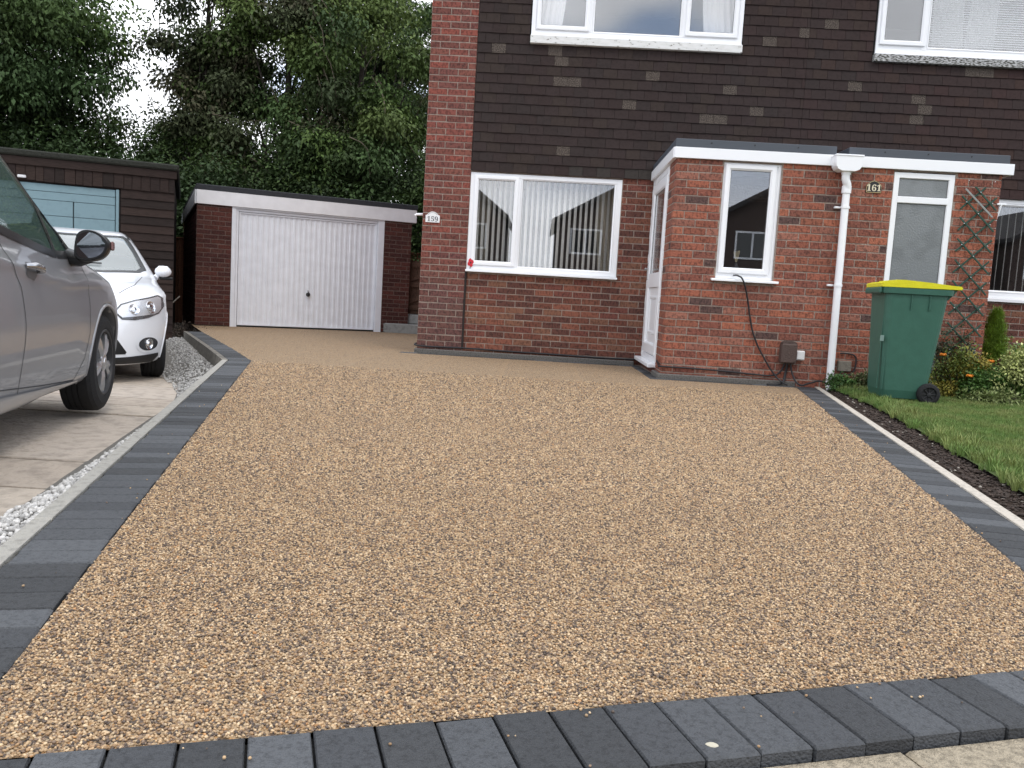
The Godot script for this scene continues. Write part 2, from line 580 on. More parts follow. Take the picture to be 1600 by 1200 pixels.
func sill(parent: Node, x0: float, x1: float, y: float, t: Transform3D, out := 0.075, thick := 0.028) -> void:
	var mb := MB.new()
	mb.prism(PackedVector2Array([Vector2(-0.06, 0), Vector2(out - 0.004, -0.006), Vector2(out, -0.012), Vector2(out, -thick), Vector2(out - 0.012, -thick), Vector2(out - 0.014, -0.022), Vector2(-0.06, -0.022)]), t * Transform3D(Basis(Vector3(0, 0, 1), Vector3(0, 1, 0), Vector3(-1, 0, 0)), Vector3(x0, y, 0)), x1 - x0)
	obj("sill", mb, upvc(), parent)

func house_front() -> void:
	var brick := plain("fired_brick", Color(1, 1, 1), 0.9, 0.25)
	brick.vertex_color_use_as_albedo = true
	brick.albedo_texture = ntex(noise(41, 0.018, FastNoiseLite.TYPE_SIMPLEX, 5), [0.2, Color(0.5, 0.54, 0.58), 0.42, Color(0.86, 0.86, 0.86), 0.6, Color(1.05, 1.03, 1.0), 0.85, Color(1.4, 1.34, 1.26)], 1024)
	brick.normal_enabled = true; brick.normal_texture = ntex(noise(43, 0.09), [], 512, 3.0)
	brick.uv1_triplanar = true; brick.uv1_world_triplanar = true; brick.uv1_scale = Vector3(1.5, 0.8, 1.5)
	var mortar := worn("mortar_joint", Color(0.31, 0.25, 0.21), 0.95, 1.1, 51, 0.7, 1.2, 0.02, 5.0)
	var clay := worn("hung_clay_tile", Color(0.60, 0.61, 0.63), 0.85, 1.3, 61, 0.8, 1.2, 0.03, 2.5, true, 0.3)
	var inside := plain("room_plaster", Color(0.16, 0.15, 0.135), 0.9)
	var felt := worn("roof_felt", Color(0.05, 0.052, 0.058), 0.9, 1.0, 65)
	var dark: Array = []
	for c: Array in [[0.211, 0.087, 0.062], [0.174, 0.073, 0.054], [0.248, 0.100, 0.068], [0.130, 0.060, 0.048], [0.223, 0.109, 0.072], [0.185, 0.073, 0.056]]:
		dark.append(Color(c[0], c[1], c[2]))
	var pier_t: Array = []
	for c: Array in [[0.226, 0.080, 0.064], [0.198, 0.077, 0.060], [0.259, 0.084, 0.066], [0.165, 0.068, 0.057], [0.220, 0.090, 0.070], [0.187, 0.075, 0.066]]:
		pier_t.append(Color(c[0], c[1], c[2]))
	var warm: Array = []
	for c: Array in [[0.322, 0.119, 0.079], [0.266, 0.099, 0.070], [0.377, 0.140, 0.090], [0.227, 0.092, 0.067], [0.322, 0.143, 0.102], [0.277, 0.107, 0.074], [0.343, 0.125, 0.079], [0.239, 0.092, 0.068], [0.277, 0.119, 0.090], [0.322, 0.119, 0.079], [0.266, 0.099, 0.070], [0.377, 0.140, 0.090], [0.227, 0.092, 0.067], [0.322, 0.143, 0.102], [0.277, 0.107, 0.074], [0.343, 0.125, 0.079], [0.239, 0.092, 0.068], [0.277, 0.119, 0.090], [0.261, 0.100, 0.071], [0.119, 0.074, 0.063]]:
		warm.append(Color(c[0], c[1], c[2]))

	var split := 2.915
	var ha := thing("brick_house", "house with brown tile hung upper wall, brick corner pier and plate 159", "house", Vector3(0, 0, 0), 0.0, "semi detached pair of houses")
	var hb := thing("brick_house", "house with plate 161, trellis and frosted front door behind the green bin", "house", Vector3(0, 0, 0), 0.0, "semi detached pair of houses")
	var F := Transform3D(Basis(), Vector3(0, 0, HZ))
	var Pt := Transform3D(Basis(), Vector3(0, 0, PZ))
	var S := Transform3D(Basis(Vector3(0, 0, 1), Vector3(0, 1, 0), Vector3(-1, 0, 0)), Vector3(1.257, 0, HZ))    # porch side: local x runs towards the camera
	var S2 := Transform3D(Basis(Vector3(0, 0, -1), Vector3(0, 1, 0), Vector3(1, 0, 0)), Vector3(4.42, 0, PZ))
	var GS := Transform3D(Basis(Vector3(0, 0, 1), Vector3(0, 1, 0), Vector3(-1, 0, 0)), Vector3(-1.474, 0, -17.5))

	# openings
	var w_main: Array = [-0.92, 1.03, 0.885, 2.19]
	var w_up1: Array = [-0.30, 3.785, 2.145, 4.95]
	var w_up2: Array = [3.68, 3.77, 6.1, 4.95]
	var w_low2: Array = [5.22, 1.05, 7.0, 2.2]
	var w_porch: Array = [1.725, 1.035, 2.292, 2.175]
	var d_front: Array = [3.386, 0.06, 3.97, 2.175]
	var d_side: Array = [0.05, 0.115, 1.262, 2.18]     # along S

	# ---- structure of the two houses
	var mb := MB.new()
	wall_boxes(mb, F, [-1.474, -0.3, 1.257, 2.2], [w_main], -0.26, -0.003)
	wall_boxes(mb, F, [1.257, -0.3, split, 2.2], [[1.45, 0.0, 2.75, 2.05]], -0.26, -0.003)
	wall_boxes(mb, F, [-1.474, 2.2, split, 5.2], [w_up1], -0.26, -0.003)
	mb.box(Vector3(-1.4718, -0.3, -17.5), Vector3(-1.21, 5.2, HZ - 0.261))
	mb.box(Vector3(-1.209, -0.3, -17.5), Vector3(split, 5.2, -17.25))
	wall_boxes(mb, F, [-1.4725, -0.3, -0.927, 5.2], [], -0.0029, 0.0092)
	var wall_a := obj("wall", mb, mortar, ha)
	mb = MB.new()
	wall_boxes(mb, F, [split, -0.3, 7.4, 2.2], [w_low2, [3.2, 0.0, 4.2, 2.05]], -0.26, -0.003)
	wall_boxes(mb, F, [split, 2.2, 7.4, 5.2], [w_up2], -0.26, -0.003)
	mb.box(Vector3(7.15, -0.3, -17.5), Vector3(7.4, 5.2, HZ - 0.261))
	mb.box(Vector3(split, -0.3, -17.5), Vector3(7.149, 5.2, -17.25))
	var wall_b := obj("wall", mb, mortar, hb)
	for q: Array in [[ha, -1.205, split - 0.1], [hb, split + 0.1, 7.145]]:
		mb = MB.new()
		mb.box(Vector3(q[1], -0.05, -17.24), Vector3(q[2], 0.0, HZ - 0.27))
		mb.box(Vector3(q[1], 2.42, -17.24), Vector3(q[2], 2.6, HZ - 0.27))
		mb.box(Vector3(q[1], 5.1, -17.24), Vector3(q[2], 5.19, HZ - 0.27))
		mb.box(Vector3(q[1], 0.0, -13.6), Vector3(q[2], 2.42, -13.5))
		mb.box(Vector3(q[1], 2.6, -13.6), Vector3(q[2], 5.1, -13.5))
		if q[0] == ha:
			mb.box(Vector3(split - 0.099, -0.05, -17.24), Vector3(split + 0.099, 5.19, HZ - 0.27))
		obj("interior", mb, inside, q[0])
	# pitched roofs
	for q: Array in [[ha, -1.6, split], [hb, split, 7.55]]:
		mb = MB.new()
		mb.prism(PackedVector2Array([Vector2(-HZ - 0.35, 5.05), Vector2(-HZ - 0.35, 5.18), Vector2(13.88, 7.5), Vector2(17.9, 5.18), Vector2(17.9, 5.05), Vector2(13.88, 7.33)]), Transform3D(Basis(Vector3(0, 0, -1), Vector3(0, 1, 0), Vector3(1, 0, 0)), Vector3(q[2], 0, 0)), q[2] - q[1])
		obj("roof", mb, worn("roof_concrete", Color(0.09, 0.06, 0.05), 0.9, 0.7, 71), q[0])
	mb = MB.new()
	mb.prism(PackedVector2Array([Vector2(-HZ, 5.2), Vector2(13.88, 7.3), Vector2(17.5, 5.2)]), Transform3D(Basis(Vector3(0, 0, -1), Vector3(0, 1, 0), Vector3(1, 0, 0)), Vector3(-1.21, 0, 0)), 0.25)
	obj("gable", mb, mortar, ha)

	# ---- bricks
	var list: Array = []
	lay_bricks(list, wall_a, F.translated_local(Vector3(0, 0, 0.012)), [-1.474, 0.0, -0.925, 5.2], [], pier_t, -1.474)
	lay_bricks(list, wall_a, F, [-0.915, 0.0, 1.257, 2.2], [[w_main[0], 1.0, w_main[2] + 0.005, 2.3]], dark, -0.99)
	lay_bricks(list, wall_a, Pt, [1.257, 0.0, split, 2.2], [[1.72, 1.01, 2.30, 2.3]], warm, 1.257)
	lay_bricks(list, wall_a, S, [1.27, 0.0, 1.7, 2.2], [], warm, 1.7)
	lay_bricks(list, wall_a, S, [0.0, 0.0, 1.27, 0.1], [], dark, 0.1)
	lay_bricks(list, wall_a, GS, [0.0, 0.0, 7.23, 5.2], [], pier_t, 0.0, false)
	flush_pieces(list, "brick", 300, brick, wall_a, brick_mesh, brick_into)
	list = []
	lay_bricks(list, wall_b, Pt, [split, 0.0, 4.42, 2.2], [[3.38, -1.0, 3.975, 2.3]], warm, 1.257)
	lay_bricks(list, wall_b, S2, [0.0, 0.0, 1.7, 2.2], [], warm, 0.1, false)
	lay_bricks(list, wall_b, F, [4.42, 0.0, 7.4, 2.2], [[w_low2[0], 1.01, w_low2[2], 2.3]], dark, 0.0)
	flush_pieces(list, "brick", 300, brick, wall_b, brick_mesh, brick_into)

	# ---- tile hanging
	var pale_a: Array = []
	for p: Array in [[-0.726, 3.646], [-0.054, 3.63], [0.272, 3.321], [0.12, 3.321], [0.149, 3.523], [1.117, 3.421], [2.029, 3.32], [0.935, 3.009], [1.863, 2.887], [1.996, 2.894], [2.318, 3.098], [0.193, 2.463], [2.475, 3.848], [2.896, 3.955]]:
		pale_a.append(Vector2(p[0], p[1]))
	var pale_b: Array = []
	for p: Array in [[3.137, 4.071], [4.209, 3.326], [4.196, 3.101], [4.361, 3.11], [3.45, 3.4], [4.789, 3.618], [4.952, 3.626], [3.662, 3.562]]:
		pale_b.append(Vector2(p[0], p[1]))
	list = []
	var ta := obj("tile_hanging", _batten(-0.92, split, [w_up1]), plain("dark_underlay", Color(0.01, 0.01, 0.01), 1.0), ha)
	hang_tiles(list, ta, [-0.915, 2.2, split, 5.15], [[-0.312, 3.68, 2.155, 5.0]], HZ, pale_a)
	flush_pieces(list, "wall_tile", 300, clay, ta, tile_mesh, tile_into)
	list = []
	var tb := obj("tile_hanging", _batten(split, 7.4, [w_up2]), plain("dark_underlay", Color.BLACK), hb)
	hang_tiles(list, tb, [split, 2.2, 7.4, 5.15], [[3.655, 3.67, 6.12, 5.0]], HZ, pale_b)
	flush_pieces(list, "wall_tile", 300, clay, tb, tile_mesh, tile_into)

	# ---- windows of 159
	var w := window(ha, -0.92, 1.035, 0.885, 2.185, F.translated_local(Vector3(0, 0, 0.0)), [[-0.82, 1.145, -0.394, 2.10, 0.052], [-0.292, 1.103, 0.797, 2.12, 0.0]])
	sill(w, -0.925, 0.895, 1.036, F)
	w = window(ha, -0.30, 3.79, 2.145, 4.95, F.translated_local(Vector3(0, 0, 0.03)), [[-0.19, 3.905, 0.315, 4.85, 0.055], [0.43, 3.86, 1.42, 4.88, 0.0], [1.535, 3.91, 2.03, 4.85, 0.055]])
	mb = MB.new()
	mb.box(Vector3(-0.305, 3.685, -0.01), Vector3(2.15, 3.775, 0.075), 0.004, F)
	var flaky := plain("flaking_white_paint", Color(0.75, 0.75, 0.74), 0.7, 0.3)
	flaky.albedo_texture = ntex(noise(77, 0.02, FastNoiseLite.TYPE_SIMPLEX, 5), [0.0, Color(0.12, 0.1, 0.09), 0.13, Color(0.25, 0.22, 0.2), 0.16, Color(0.9, 0.9, 0.88), 1.0, grey(1.05)])
	flaky.uv1_triplanar = true; flaky.uv1_world_triplanar = true; flaky.uv1_scale = Vector3(0.7, 2.2, 1.5)
	obj("timber_sill", mb, flaky, w)
	mb = MB.new()
	mb.box(Vector3(-0.302, 3.776, -0.01), Vector3(2.147, 3.789, 0.05), 0.002, F)
	obj("sill", mb, upvc(), w)
	w = window(ha, 1.725, 1.04, 2.292, 2.18, Pt.translated_local(Vector3(0, 0, -0.02)), [[1.80, 1.15, 2.187, 2.102, 0.056]], 0.03)
	sill(w, 1.678, 2.34, 1.04, Pt, 0.06)
	# ---- windows of 161
	w = window(hb, 3.68, 3.775, 6.1, 4.95, F.translated_local(Vector3(0, 0, 0.03)), [[3.77, 3.925, 4.175, 4.85, 0.058], [4.283, 3.868, 6.0, 4.88, 0.0]])
	mb = MB.new()
	mb.box(Vector3(3.662, 3.672, -0.01), Vector3(6.12, 3.757, 0.075), 0.004, F)
	var mossy := flaky.duplicate() as StandardMaterial3D
	mossy.resource_name = "worn_grey_paint"
	mossy.albedo_color = Color(0.62, 0.62, 0.63).linear_to_srgb()
	mossy.albedo_texture = ntex(noise(79, 0.05, FastNoiseLite.TYPE_SIMPLEX, 5), [0.0, Color(0.05, 0.05, 0.04), 0.34, Color(0.09, 0.085, 0.07), 0.5, Color(0.6, 0.6, 0.58), 1.0, grey(1.0)])
	obj("timber_sill", mb, mossy, w)
	mb = MB.new()
	mb.box(Vector3(3.675, 3.758, -0.01), Vector3(6.1, 3.774, 0.05), 0.002, F)
	obj("sill", mb, upvc(), w)
	w = window(hb, 5.22, 1.05, 7.0, 2.2, F, [[5.30, 1.14, 6.92, 2.12, 0.0]])
	sill(w, 5.2, 7.02, 1.052, F, 0.05, 0.045)

	# ---- porches
	mb = MB.new()
	wall_boxes(mb, Pt, [1.263, -0.3, split, 2.2], [w_porch], -0.12, -0.003)
	wall_boxes(mb, S, [0.0, -0.3, 1.694, 2.2], [d_side], -0.12, -0.003)
	obj("porch_wall", mb, mortar, ha)
	mb = MB.new()
	wall_boxes(mb, Pt, [split, -0.3, 4.414, 2.2], [d_front], -0.12, -0.003)
	wall_boxes(mb, S2, [0.006, -0.3, 1.7, 2.2], [], -0.12, -0.003)
	mb.box(Vector3(split - 0.1, -0.1, HZ), Vector3(split, 2.2, PZ - 0.13))
	obj("porch_wall", mb, mortar, hb)
	for q: Array in [[ha, 1.228, 2.80, 1.238, 2.80, true], [hb, 2.925, 4.515, 2.925, 4.47, false]]:
		mb = MB.new()
		mb.box(Vector3(q[1], 2.188, PZ + 0.005), Vector3(q[2], 2.293, PZ + 0.03), 0.003)
		if q[5]:
			mb.box(Vector3(q[1] - 0.012, 2.188, HZ + 0.03), Vector3(q[1] + 0.012, 2.293, PZ + 0.0045), 0.003)
			mb.box(Vector3(q[1] + 0.013, 2.186, HZ + 0.03), Vector3(1.29, 2.199, PZ + 0.0045))
		else:
			mb.box(Vector3(q[2] - 0.025, 2.188, HZ + 0.03), Vector3(q[2], 2.293, PZ + 0.0045), 0.003)
		obj("fascia", mb, upvc(), q[0])
		mb = MB.new()
		mb.box(Vector3(q[3] - 0.005, 2.296, HZ + 0.03), Vector3(q[4], 2.375, PZ + 0.02), 0.004)
		var cap := obj("flat_roof", mb, plain("grey_roof_trim", Color(0.062, 0.072, 0.088), 0.5), q[0])
		mb = MB.new()
		for k in 3:
			var sx: float = lerpf(q[3], q[4], 0.22 + 0.27 * k)
			mb.lathe(Transform3D(Basis(Vector3(1, 0, 0), Vector3(0, 0, 1), Vector3(0, -1, 0)), Vector3(sx, 2.345, PZ + 0.02)), PackedVector2Array([Vector2(0.007, 0), Vector2(0.006, 0.004), Vector2(0, 0.005)]), 8)
		obj("screw", mb, plain("black_screw", Color(0.01, 0.01, 0.01), 0.4), cap)
	# lead flashing where the flat roofs meet the tiles is hidden; a gap shows the wall between them

	# ---- side door of 159 (in the left flank of its porch)
	mb = MB.new()
	mb.ring(0.05, 0.115, 1.262, 2.183, PackedVector2Array([Vector2(0, -0.07), Vector2(0, 0.004), Vector2(0.004, 0.008), Vector2(0.06, 0.008), Vector2(0.066, 0.0), Vector2(0.066, -0.07)]), S)
	var dr := obj("door_frame", mb, upvc(), ha)
	mb = MB.new()
	mb.ring(0.125, 0.19, 1.187, 2.11, PackedVector2Array([Vector2(0, -0.05), Vector2(0, 0.006), Vector2(0.005, 0.012), Vector2(0.10, 0.012), Vector2(0.115, 0.0), Vector2(0.115, -0.05)]), S)
	mb.box(Vector3(0.24, 0.93, -0.05), Vector3(1.073, 1.09, 0.010), 0.004, S)
	obj("door", mb, upvc(), dr)
	glazing(dr, 0.242, 1.092, 1.071, 1.994, S.translated_local(Vector3(0, 0, -0.01)))
	mb = MB.new()
	mb.box(Vector3(0.242, 0.305, -0.03), Vector3(1.071, 0.928, -0.016), 0.0, S)
	mb.ring(0.36, 0.40, 0.96, 0.84, PackedVector2Array([Vector2(0, -0.016), Vector2(0.012, -0.004), Vector2(0.03, -0.004), Vector2(0.045, -0.015)]), S)
	obj("door_panel", mb, upvc(), dr)
	mb = MB.new()
	for y: float in [0.112, 2.186]:
		pass
	mb.ring(0.117, 0.182, 1.195, 2.118, PackedVector2Array([Vector2(0, -0.02), Vector2(0.009, -0.02)]), S)
	obj("weather_seal", mb, plain("rubber_gasket", Color.BLACK), dr)
	mb = MB.new()
	mb.box(Vector3(0.15, 1.02, 0.012), Vector3(0.18, 1.22, 0.02), 0.003, S)
	mb.tube(PackedVector3Array([S * Vector3(0.165, 1.15, 0.02), S * Vector3(0.165, 1.15, 0.055), S * Vector3(0.28, 1.15, 0.06)]), 0.009)
	obj("door_handle", mb, plain("satin_chrome", Color(0.6, 0.6, 0.6), 0.25, 0.5, 1.0), dr)
	mb = MB.new()
	mb.box(Vector3(0.0, 0.07, -0.08), Vector3(1.275, 0.113, 0.085), 0.008, S)
	obj("door_sill", mb, upvc(), dr)
	# ragged bead of filler down both sides of the frame
	mb = MB.new()
	for side: float in [0.045, 1.268]:
		var y := 0.13
		while y < 2.15:
			var hh := rng.randf_range(0.03, 0.09)
			var ww := rng.randf_range(0.008, 0.022)
			mb.box(Vector3(side - ww, y, -0.003), Vector3(side + ww, y + hh, 0.006 + rng.randf() * 0.006), 0.004, S)
			y += hh * rng.randf_range(0.8, 1.0)
	obj("filler", mb, plain("white_filler", Color(0.72, 0.72, 0.72), 0.8), dr)
	# ---- front door of 161: toplight and tall frosted pane
	mb = MB.new()
	mb.ring(3.386, 0.06, 3.972, 2.165, PackedVector2Array([Vector2(0, -0.07), Vector2(0, -0.003), Vector2(0.003, 0), Vector2(0.05, 0), Vector2(0.056, -0.012), Vector2(0.056, -0.07)]), Pt)
	mb.box(Vector3(3.43, 1.872, -0.06), Vector3(3.928, 1.936, 0.004), 0.005, Pt)
	dr = obj("door", mb, upvc(), hb)
	var frosted := plain("frosted_glass", Color(0.20, 0.215, 0.22), 0.16, 0.6)
	frosted.albedo_texture = ntex(noise(85, 0.006, FastNoiseLite.TYPE_SIMPLEX_SMOOTH, 2), [0.2, grey(0.85), 0.8, grey(1.15)])
	frosted.normal_enabled = true; frosted.normal_texture = ntex(noise(86, 0.2), [], 256, 0.35)
	frosted.uv1_triplanar = true; frosted.uv1_scale = Vector3.ONE * 1.0
	glazing(dr, 3.442, 1.938, 3.916, 2.108, Pt.translated_local(Vector3(0, 0, -0.016)), frosted)
	glazing(dr, 3.442, 0.14, 3.916, 1.870, Pt.translated_local(Vector3(0, 0, -0.016)), frosted)

	# ---- low cement upstand along the foot of the walls
	var cement := worn("dirty_cement", Color(0.165, 0.155, 0.142), 0.95, 1.7, 95, 0.6, 1.3, 0.05, 6.0)
	mb = MB.new()
	mb.box(Vector3(-1.50, -0.05, HZ - 0.3), Vector3(1.17, 0.045, HZ + 0.04), 0.008)
	mb.box(Vector3(1.215, -0.05, HZ + 1.3), Vector3(2.60, 0.052, PZ + 0.045), 0.008)
	obj("plinth", mb, cement, ha)

	# ---- number plates
	var p159 := MB.new()
	p159.prism(PackedVector2Array([Vector2(-0.085, 0), Vector2(0.085, 0), Vector2(0.085, 0.082), Vector2(0.068, 0.088), Vector2(0.05, 0.108), Vector2(0.022, 0.125), Vector2(0, 0.128), Vector2(-0.022, 0.125), Vector2(-0.05, 0.108), Vector2(-0.068, 0.088), Vector2(-0.085, 0.082)]), Transform3D(Basis(), Vector3(-1.352, 1.565, HZ + 0.024)), 0.008)
	var pl := obj("number_plate", p159, plain("glazed_white", Color(0.8, 0.8, 0.8), 0.2))
	tag(pl, "small white arched plaque with number 159 on the brick pier", "house number")
	lettering(pl, "159", 0.058, Vector3(-1.352, 1.605, HZ + 0.0245), plain("plate_ink", Color(0.06, 0.065, 0.075), 0.5), "Droid Serif")
	mb = MB.new()
	for k in 9:
		var a := PI * (0.18 + 0.08 * k)
		mb.blob(Vector3(-1.352 + cos(a) * 0.06, 1.632 + sin(a) * 0.048, HZ + 0.0245), Vector3(0.005, 0.004, 0.001), k, 0.1, 4)
	obj("emblem", mb, plain("plate_sprig", Color(0.2, 0.22, 0.2), 0.5), pl)
	var sh := PackedVector2Array([Vector2(-0.075, 0), Vector2(0.075, 0), Vector2(0.075, 0.07), Vector2(0.06, 0.085), Vector2(0.035, 0.108), Vector2(0, 0.12), Vector2(-0.035, 0.108), Vector2(-0.06, 0.085), Vector2(-0.075, 0.07)])
	var p161 := MB.new()
	p161.prism(sh, Transform3D(Basis(), Vector3(3.194, 1.952, PZ + 0.012)), 0.01)
	pl = obj("number_plate", p161, plain("plate_black", Color(0.012, 0.011, 0.01), 0.3))
	tag(pl, "small black plaque with cream edge and number 161 beside the downpipe", "house number")
	var edge := PackedVector3Array()
	for i in sh.size() + 1:
		var p := sh[i % sh.size()] * 0.93
		edge.append(Vector3(3.194 + p.x, 1.9555 + p.y, PZ + 0.0125))
	mb = MB.new(); mb.tube(edge, 0.0028, 5, false)
	obj("border", mb, plain("plate_gold", Color(0.6, 0.47, 0.24), 0.5), pl)
	lettering(pl, "161", 0.062, Vector3(3.194, 2.0, PZ + 0.0125), plain("plate_cream", Color(0.75, 0.68, 0.5), 0.5), "Droid Serif")

func _batten(x0: float, x1: float, holes: Array) -> MB:
	var mb := MB.new()
	wall_boxes(mb, Transform3D(Basis(), Vector3(0, 0, HZ)), [x0, 2.205, x1, 5.16], holes, -0.004, 0.004)
	return mb

func lettering(parent: Node, text: String, height: float, at: Vector3, m: Material, face: String) -> void:
	var t := TextMesh.new()
	var f := SystemFont.new()
	f.font_names = PackedStringArray([face]); f.font_weight = 700
	t.font = f; t.text = text; t.font_size = 64; t.depth = 0.002; t.pixel_size = height / 46.0
	var o := obj("lettering", t, m, parent)
	o.position = at
# ---------------------------------------------------------------- ground, drives, borders, lawn
func gy(z: float) -> float:   # the drive falls a little towards the garage
	return -0.05 * clampf((-z - 9.0) / 4.5, 0.0, 1.0)

func ny(z: float) -> float:   # the neighbour's drive falls away faster
	return -0.03 - 0.031 * clampf(-z - 0.4, 0.0, 7.8)

func gtop(z: float) -> float:   # white gravel banked against the edging
	return lerpf(-0.022, -0.135, smoothstep(-2.5, -8.0, z))

func sheet(poly: PackedVector2Array, y: float, follow := false) -> MB:
	# flat sheet from a plan polygon (x, z), cut in strips so that it can follow the fall of the drive
	var mb := MB.new()
	var cuts: Array = [[-40.0, 40.0]]
	if follow:
		cuts = [[-9.0, 5.0], [-10.1, -9.0], [-11.2, -10.1], [-12.4, -11.2], [-13.5, -12.4], [-30.0, -13.5]]
	for c: Array in cuts:
		for part in Geometry2D.intersect_polygons(poly, PackedVector2Array([Vector2(-40, c[0]), Vector2(40, c[0]), Vector2(40, c[1]), Vector2(-40, c[1])])):
			var idx := Geometry2D.triangulate_polygon(part)
			for k in range(0, idx.size(), 3):
				var q: Array[Vector3] = []
				for e in 3:
					var p := part[idx[k + e]]
					q.append(Vector3(p.x, y + (gy(p.y) if follow else 0.0), p.y))
				mb.tri(q[0], q[1], q[2], Vector3.UP)
	return mb

const L0 := Vector2(-0.855, -1.16)     # inner corners of the block border
const L1 := Vector2(-2.656, -7.773)
const L2 := Vector2(-4.83, -12.03)
const R0 := Vector2(1.387, -1.886)
const R1 := Vector2(2.61, -8.54)

func block_row(parent: Node, a: Vector2, b: Vector2, width: float, pitch: float, side: float, mats_: Array, start := 0.0, skew := 0.0) -> void:
	# a soldier course of blocks from a to b; side = +1 lays them to the left of a->b
	var d := (b - a).normalized()
	var nrm := Vector2(-d.y, d.x) * side
	var n := int(((b - a).length() - start) / pitch)
	for i in n + 1:
		var s0 := start + i * pitch
		var s1: float = minf(s0 + pitch - 0.0045, (b - a).length())
		if s1 - s0 < 0.02:
			continue
		var jit := rng.randf_range(-0.004, 0.004)
		var h := rng.randf_range(-0.0012, 0.0016)
		var poly := PackedVector3Array()
		for q: Vector2 in [a + d * s0 + nrm * (0.003 + jit), a + d * s1 + nrm * (0.003 + jit + rng.randf_range(-0.002, 0.002)), a + d * s1 + nrm * (width + jit), a + d * s0 + nrm * (width + jit)]:
			poly.append(Vector3(q.x, 0.005 + h + gy(q.y) + rng.randf_range(-0.0006, 0.0006), q.y))
		var mb := MB.new()
		mb.slab(poly, Vector3(0, -0.06, 0), 0.004)
		obj("paving_block", mb, mats_[rng.randi() % mats_.size()], parent)

func edging(parent: Node, a: Vector2, b: Vector2, width: float, side: float, length: float, top: float, deep: float, m: Material) -> void:
	var d := (b - a).normalized()
	var nrm := Vector2(-d.y, d.x) * side
	var s := 0.0
	while s < (b - a).length() - 0.01:
		var e: float = minf(s + length - 0.004, (b - a).length())
		var poly := PackedVector3Array()
		for q: Vector2 in [a + d * s, a + d * e, a + d * e + nrm * width, a + d * s + nrm * width]:
			poly.append(Vector3(q.x, top + gy(q.y), q.y))
		var mb := MB.new()
		mb.slab(poly, Vector3(0, -deep, 0), 0.006)
		obj("edging_length", mb, m, parent)
		s += length

func pebble_mesh(seed_: int, flat := 0.75) -> ArrayMesh:
	var mb := MB.new()
	var g := RandomNumberGenerator.new(); g.seed = seed_
	var dirs: Array[Vector3] = []
	for p: Vector3 in [Vector3(0, 1, 0), Vector3(0, -1, 0)]:
		dirs.append(p)
	for i in 10:
		var up := 0.45 if i % 2 == 0 else -0.45
		var a := TAU * i / 10.0
		dirs.append(Vector3(cos(a) * 0.89, up, sin(a) * 0.89))
	for i in dirs.size():
		dirs[i] = dirs[i] * Vector3(1.0, flat, 0.85) * g.randf_range(0.82, 1.12)
	for k in 5:
		var u0 := 2 + k * 2; var u1 := 2 + ((k + 1) % 5) * 2
		var l0 := u0 + 1; var l1 := u1 + 1
		for f: Array in [[0, u0, u1], [u0, l0, u1], [u1, l0, l1], [1, l0, l1]]:
			mb.t3(dirs[f[0]], dirs[f[1]], dirs[f[2]], dirs[f[0]].normalized(), dirs[f[1]].normalized(), dirs[f[2]].normalized())
	return mb.mesh()

func scatter(called: String, m: Mesh, mat: Material, xf: Array[Transform3D], cols: PackedColorArray, parent: Node = null) -> MultiMeshInstance3D:
	var mm := MultiMesh.new()
	mm.transform_format = MultiMesh.TRANSFORM_3D
	mm.use_colors = true
	mm.mesh = m
	mm.instance_count = xf.size()
	for i in xf.size():
		mm.set_instance_transform(i, xf[i])
		mm.set_instance_color(i, cols[i])
	var o := MultiMeshInstance3D.new()
	o.multimesh = mm; o.material_override = mat
	o.name = called if parent else numbered(called)
	(parent if parent else self).add_child(o, true)
	o.set_meta("kind", "stuff")
	return o

func stone_color(g: RandomNumberGenerator) -> Color:
	var r := g.randf()
	var c: Color
	if r < 0.30:
		c = Color(0.46, 0.335, 0.205)
	elif r < 0.47:
		c = Color(0.60, 0.475, 0.32)
	elif r < 0.63:
		c = Color(0.34, 0.225, 0.125)
	elif r < 0.79:
		c = Color(0.235, 0.172, 0.128)
	elif r < 0.985:
		c = Color(0.10, 0.078, 0.066)
	else:
		c = Color(0.48, 0.27, 0.12)
	return Color(c.r * 1.02, c.g * 0.955, c.b * 0.87) * g.randf_range(0.72, 1.2)

func block_noise(seed_: int) -> FastNoiseLite:
	var f := noise(seed_, 0.035, FastNoiseLite.TYPE_SIMPLEX, 6)
	f.fractal_gain = 0.72
	return f

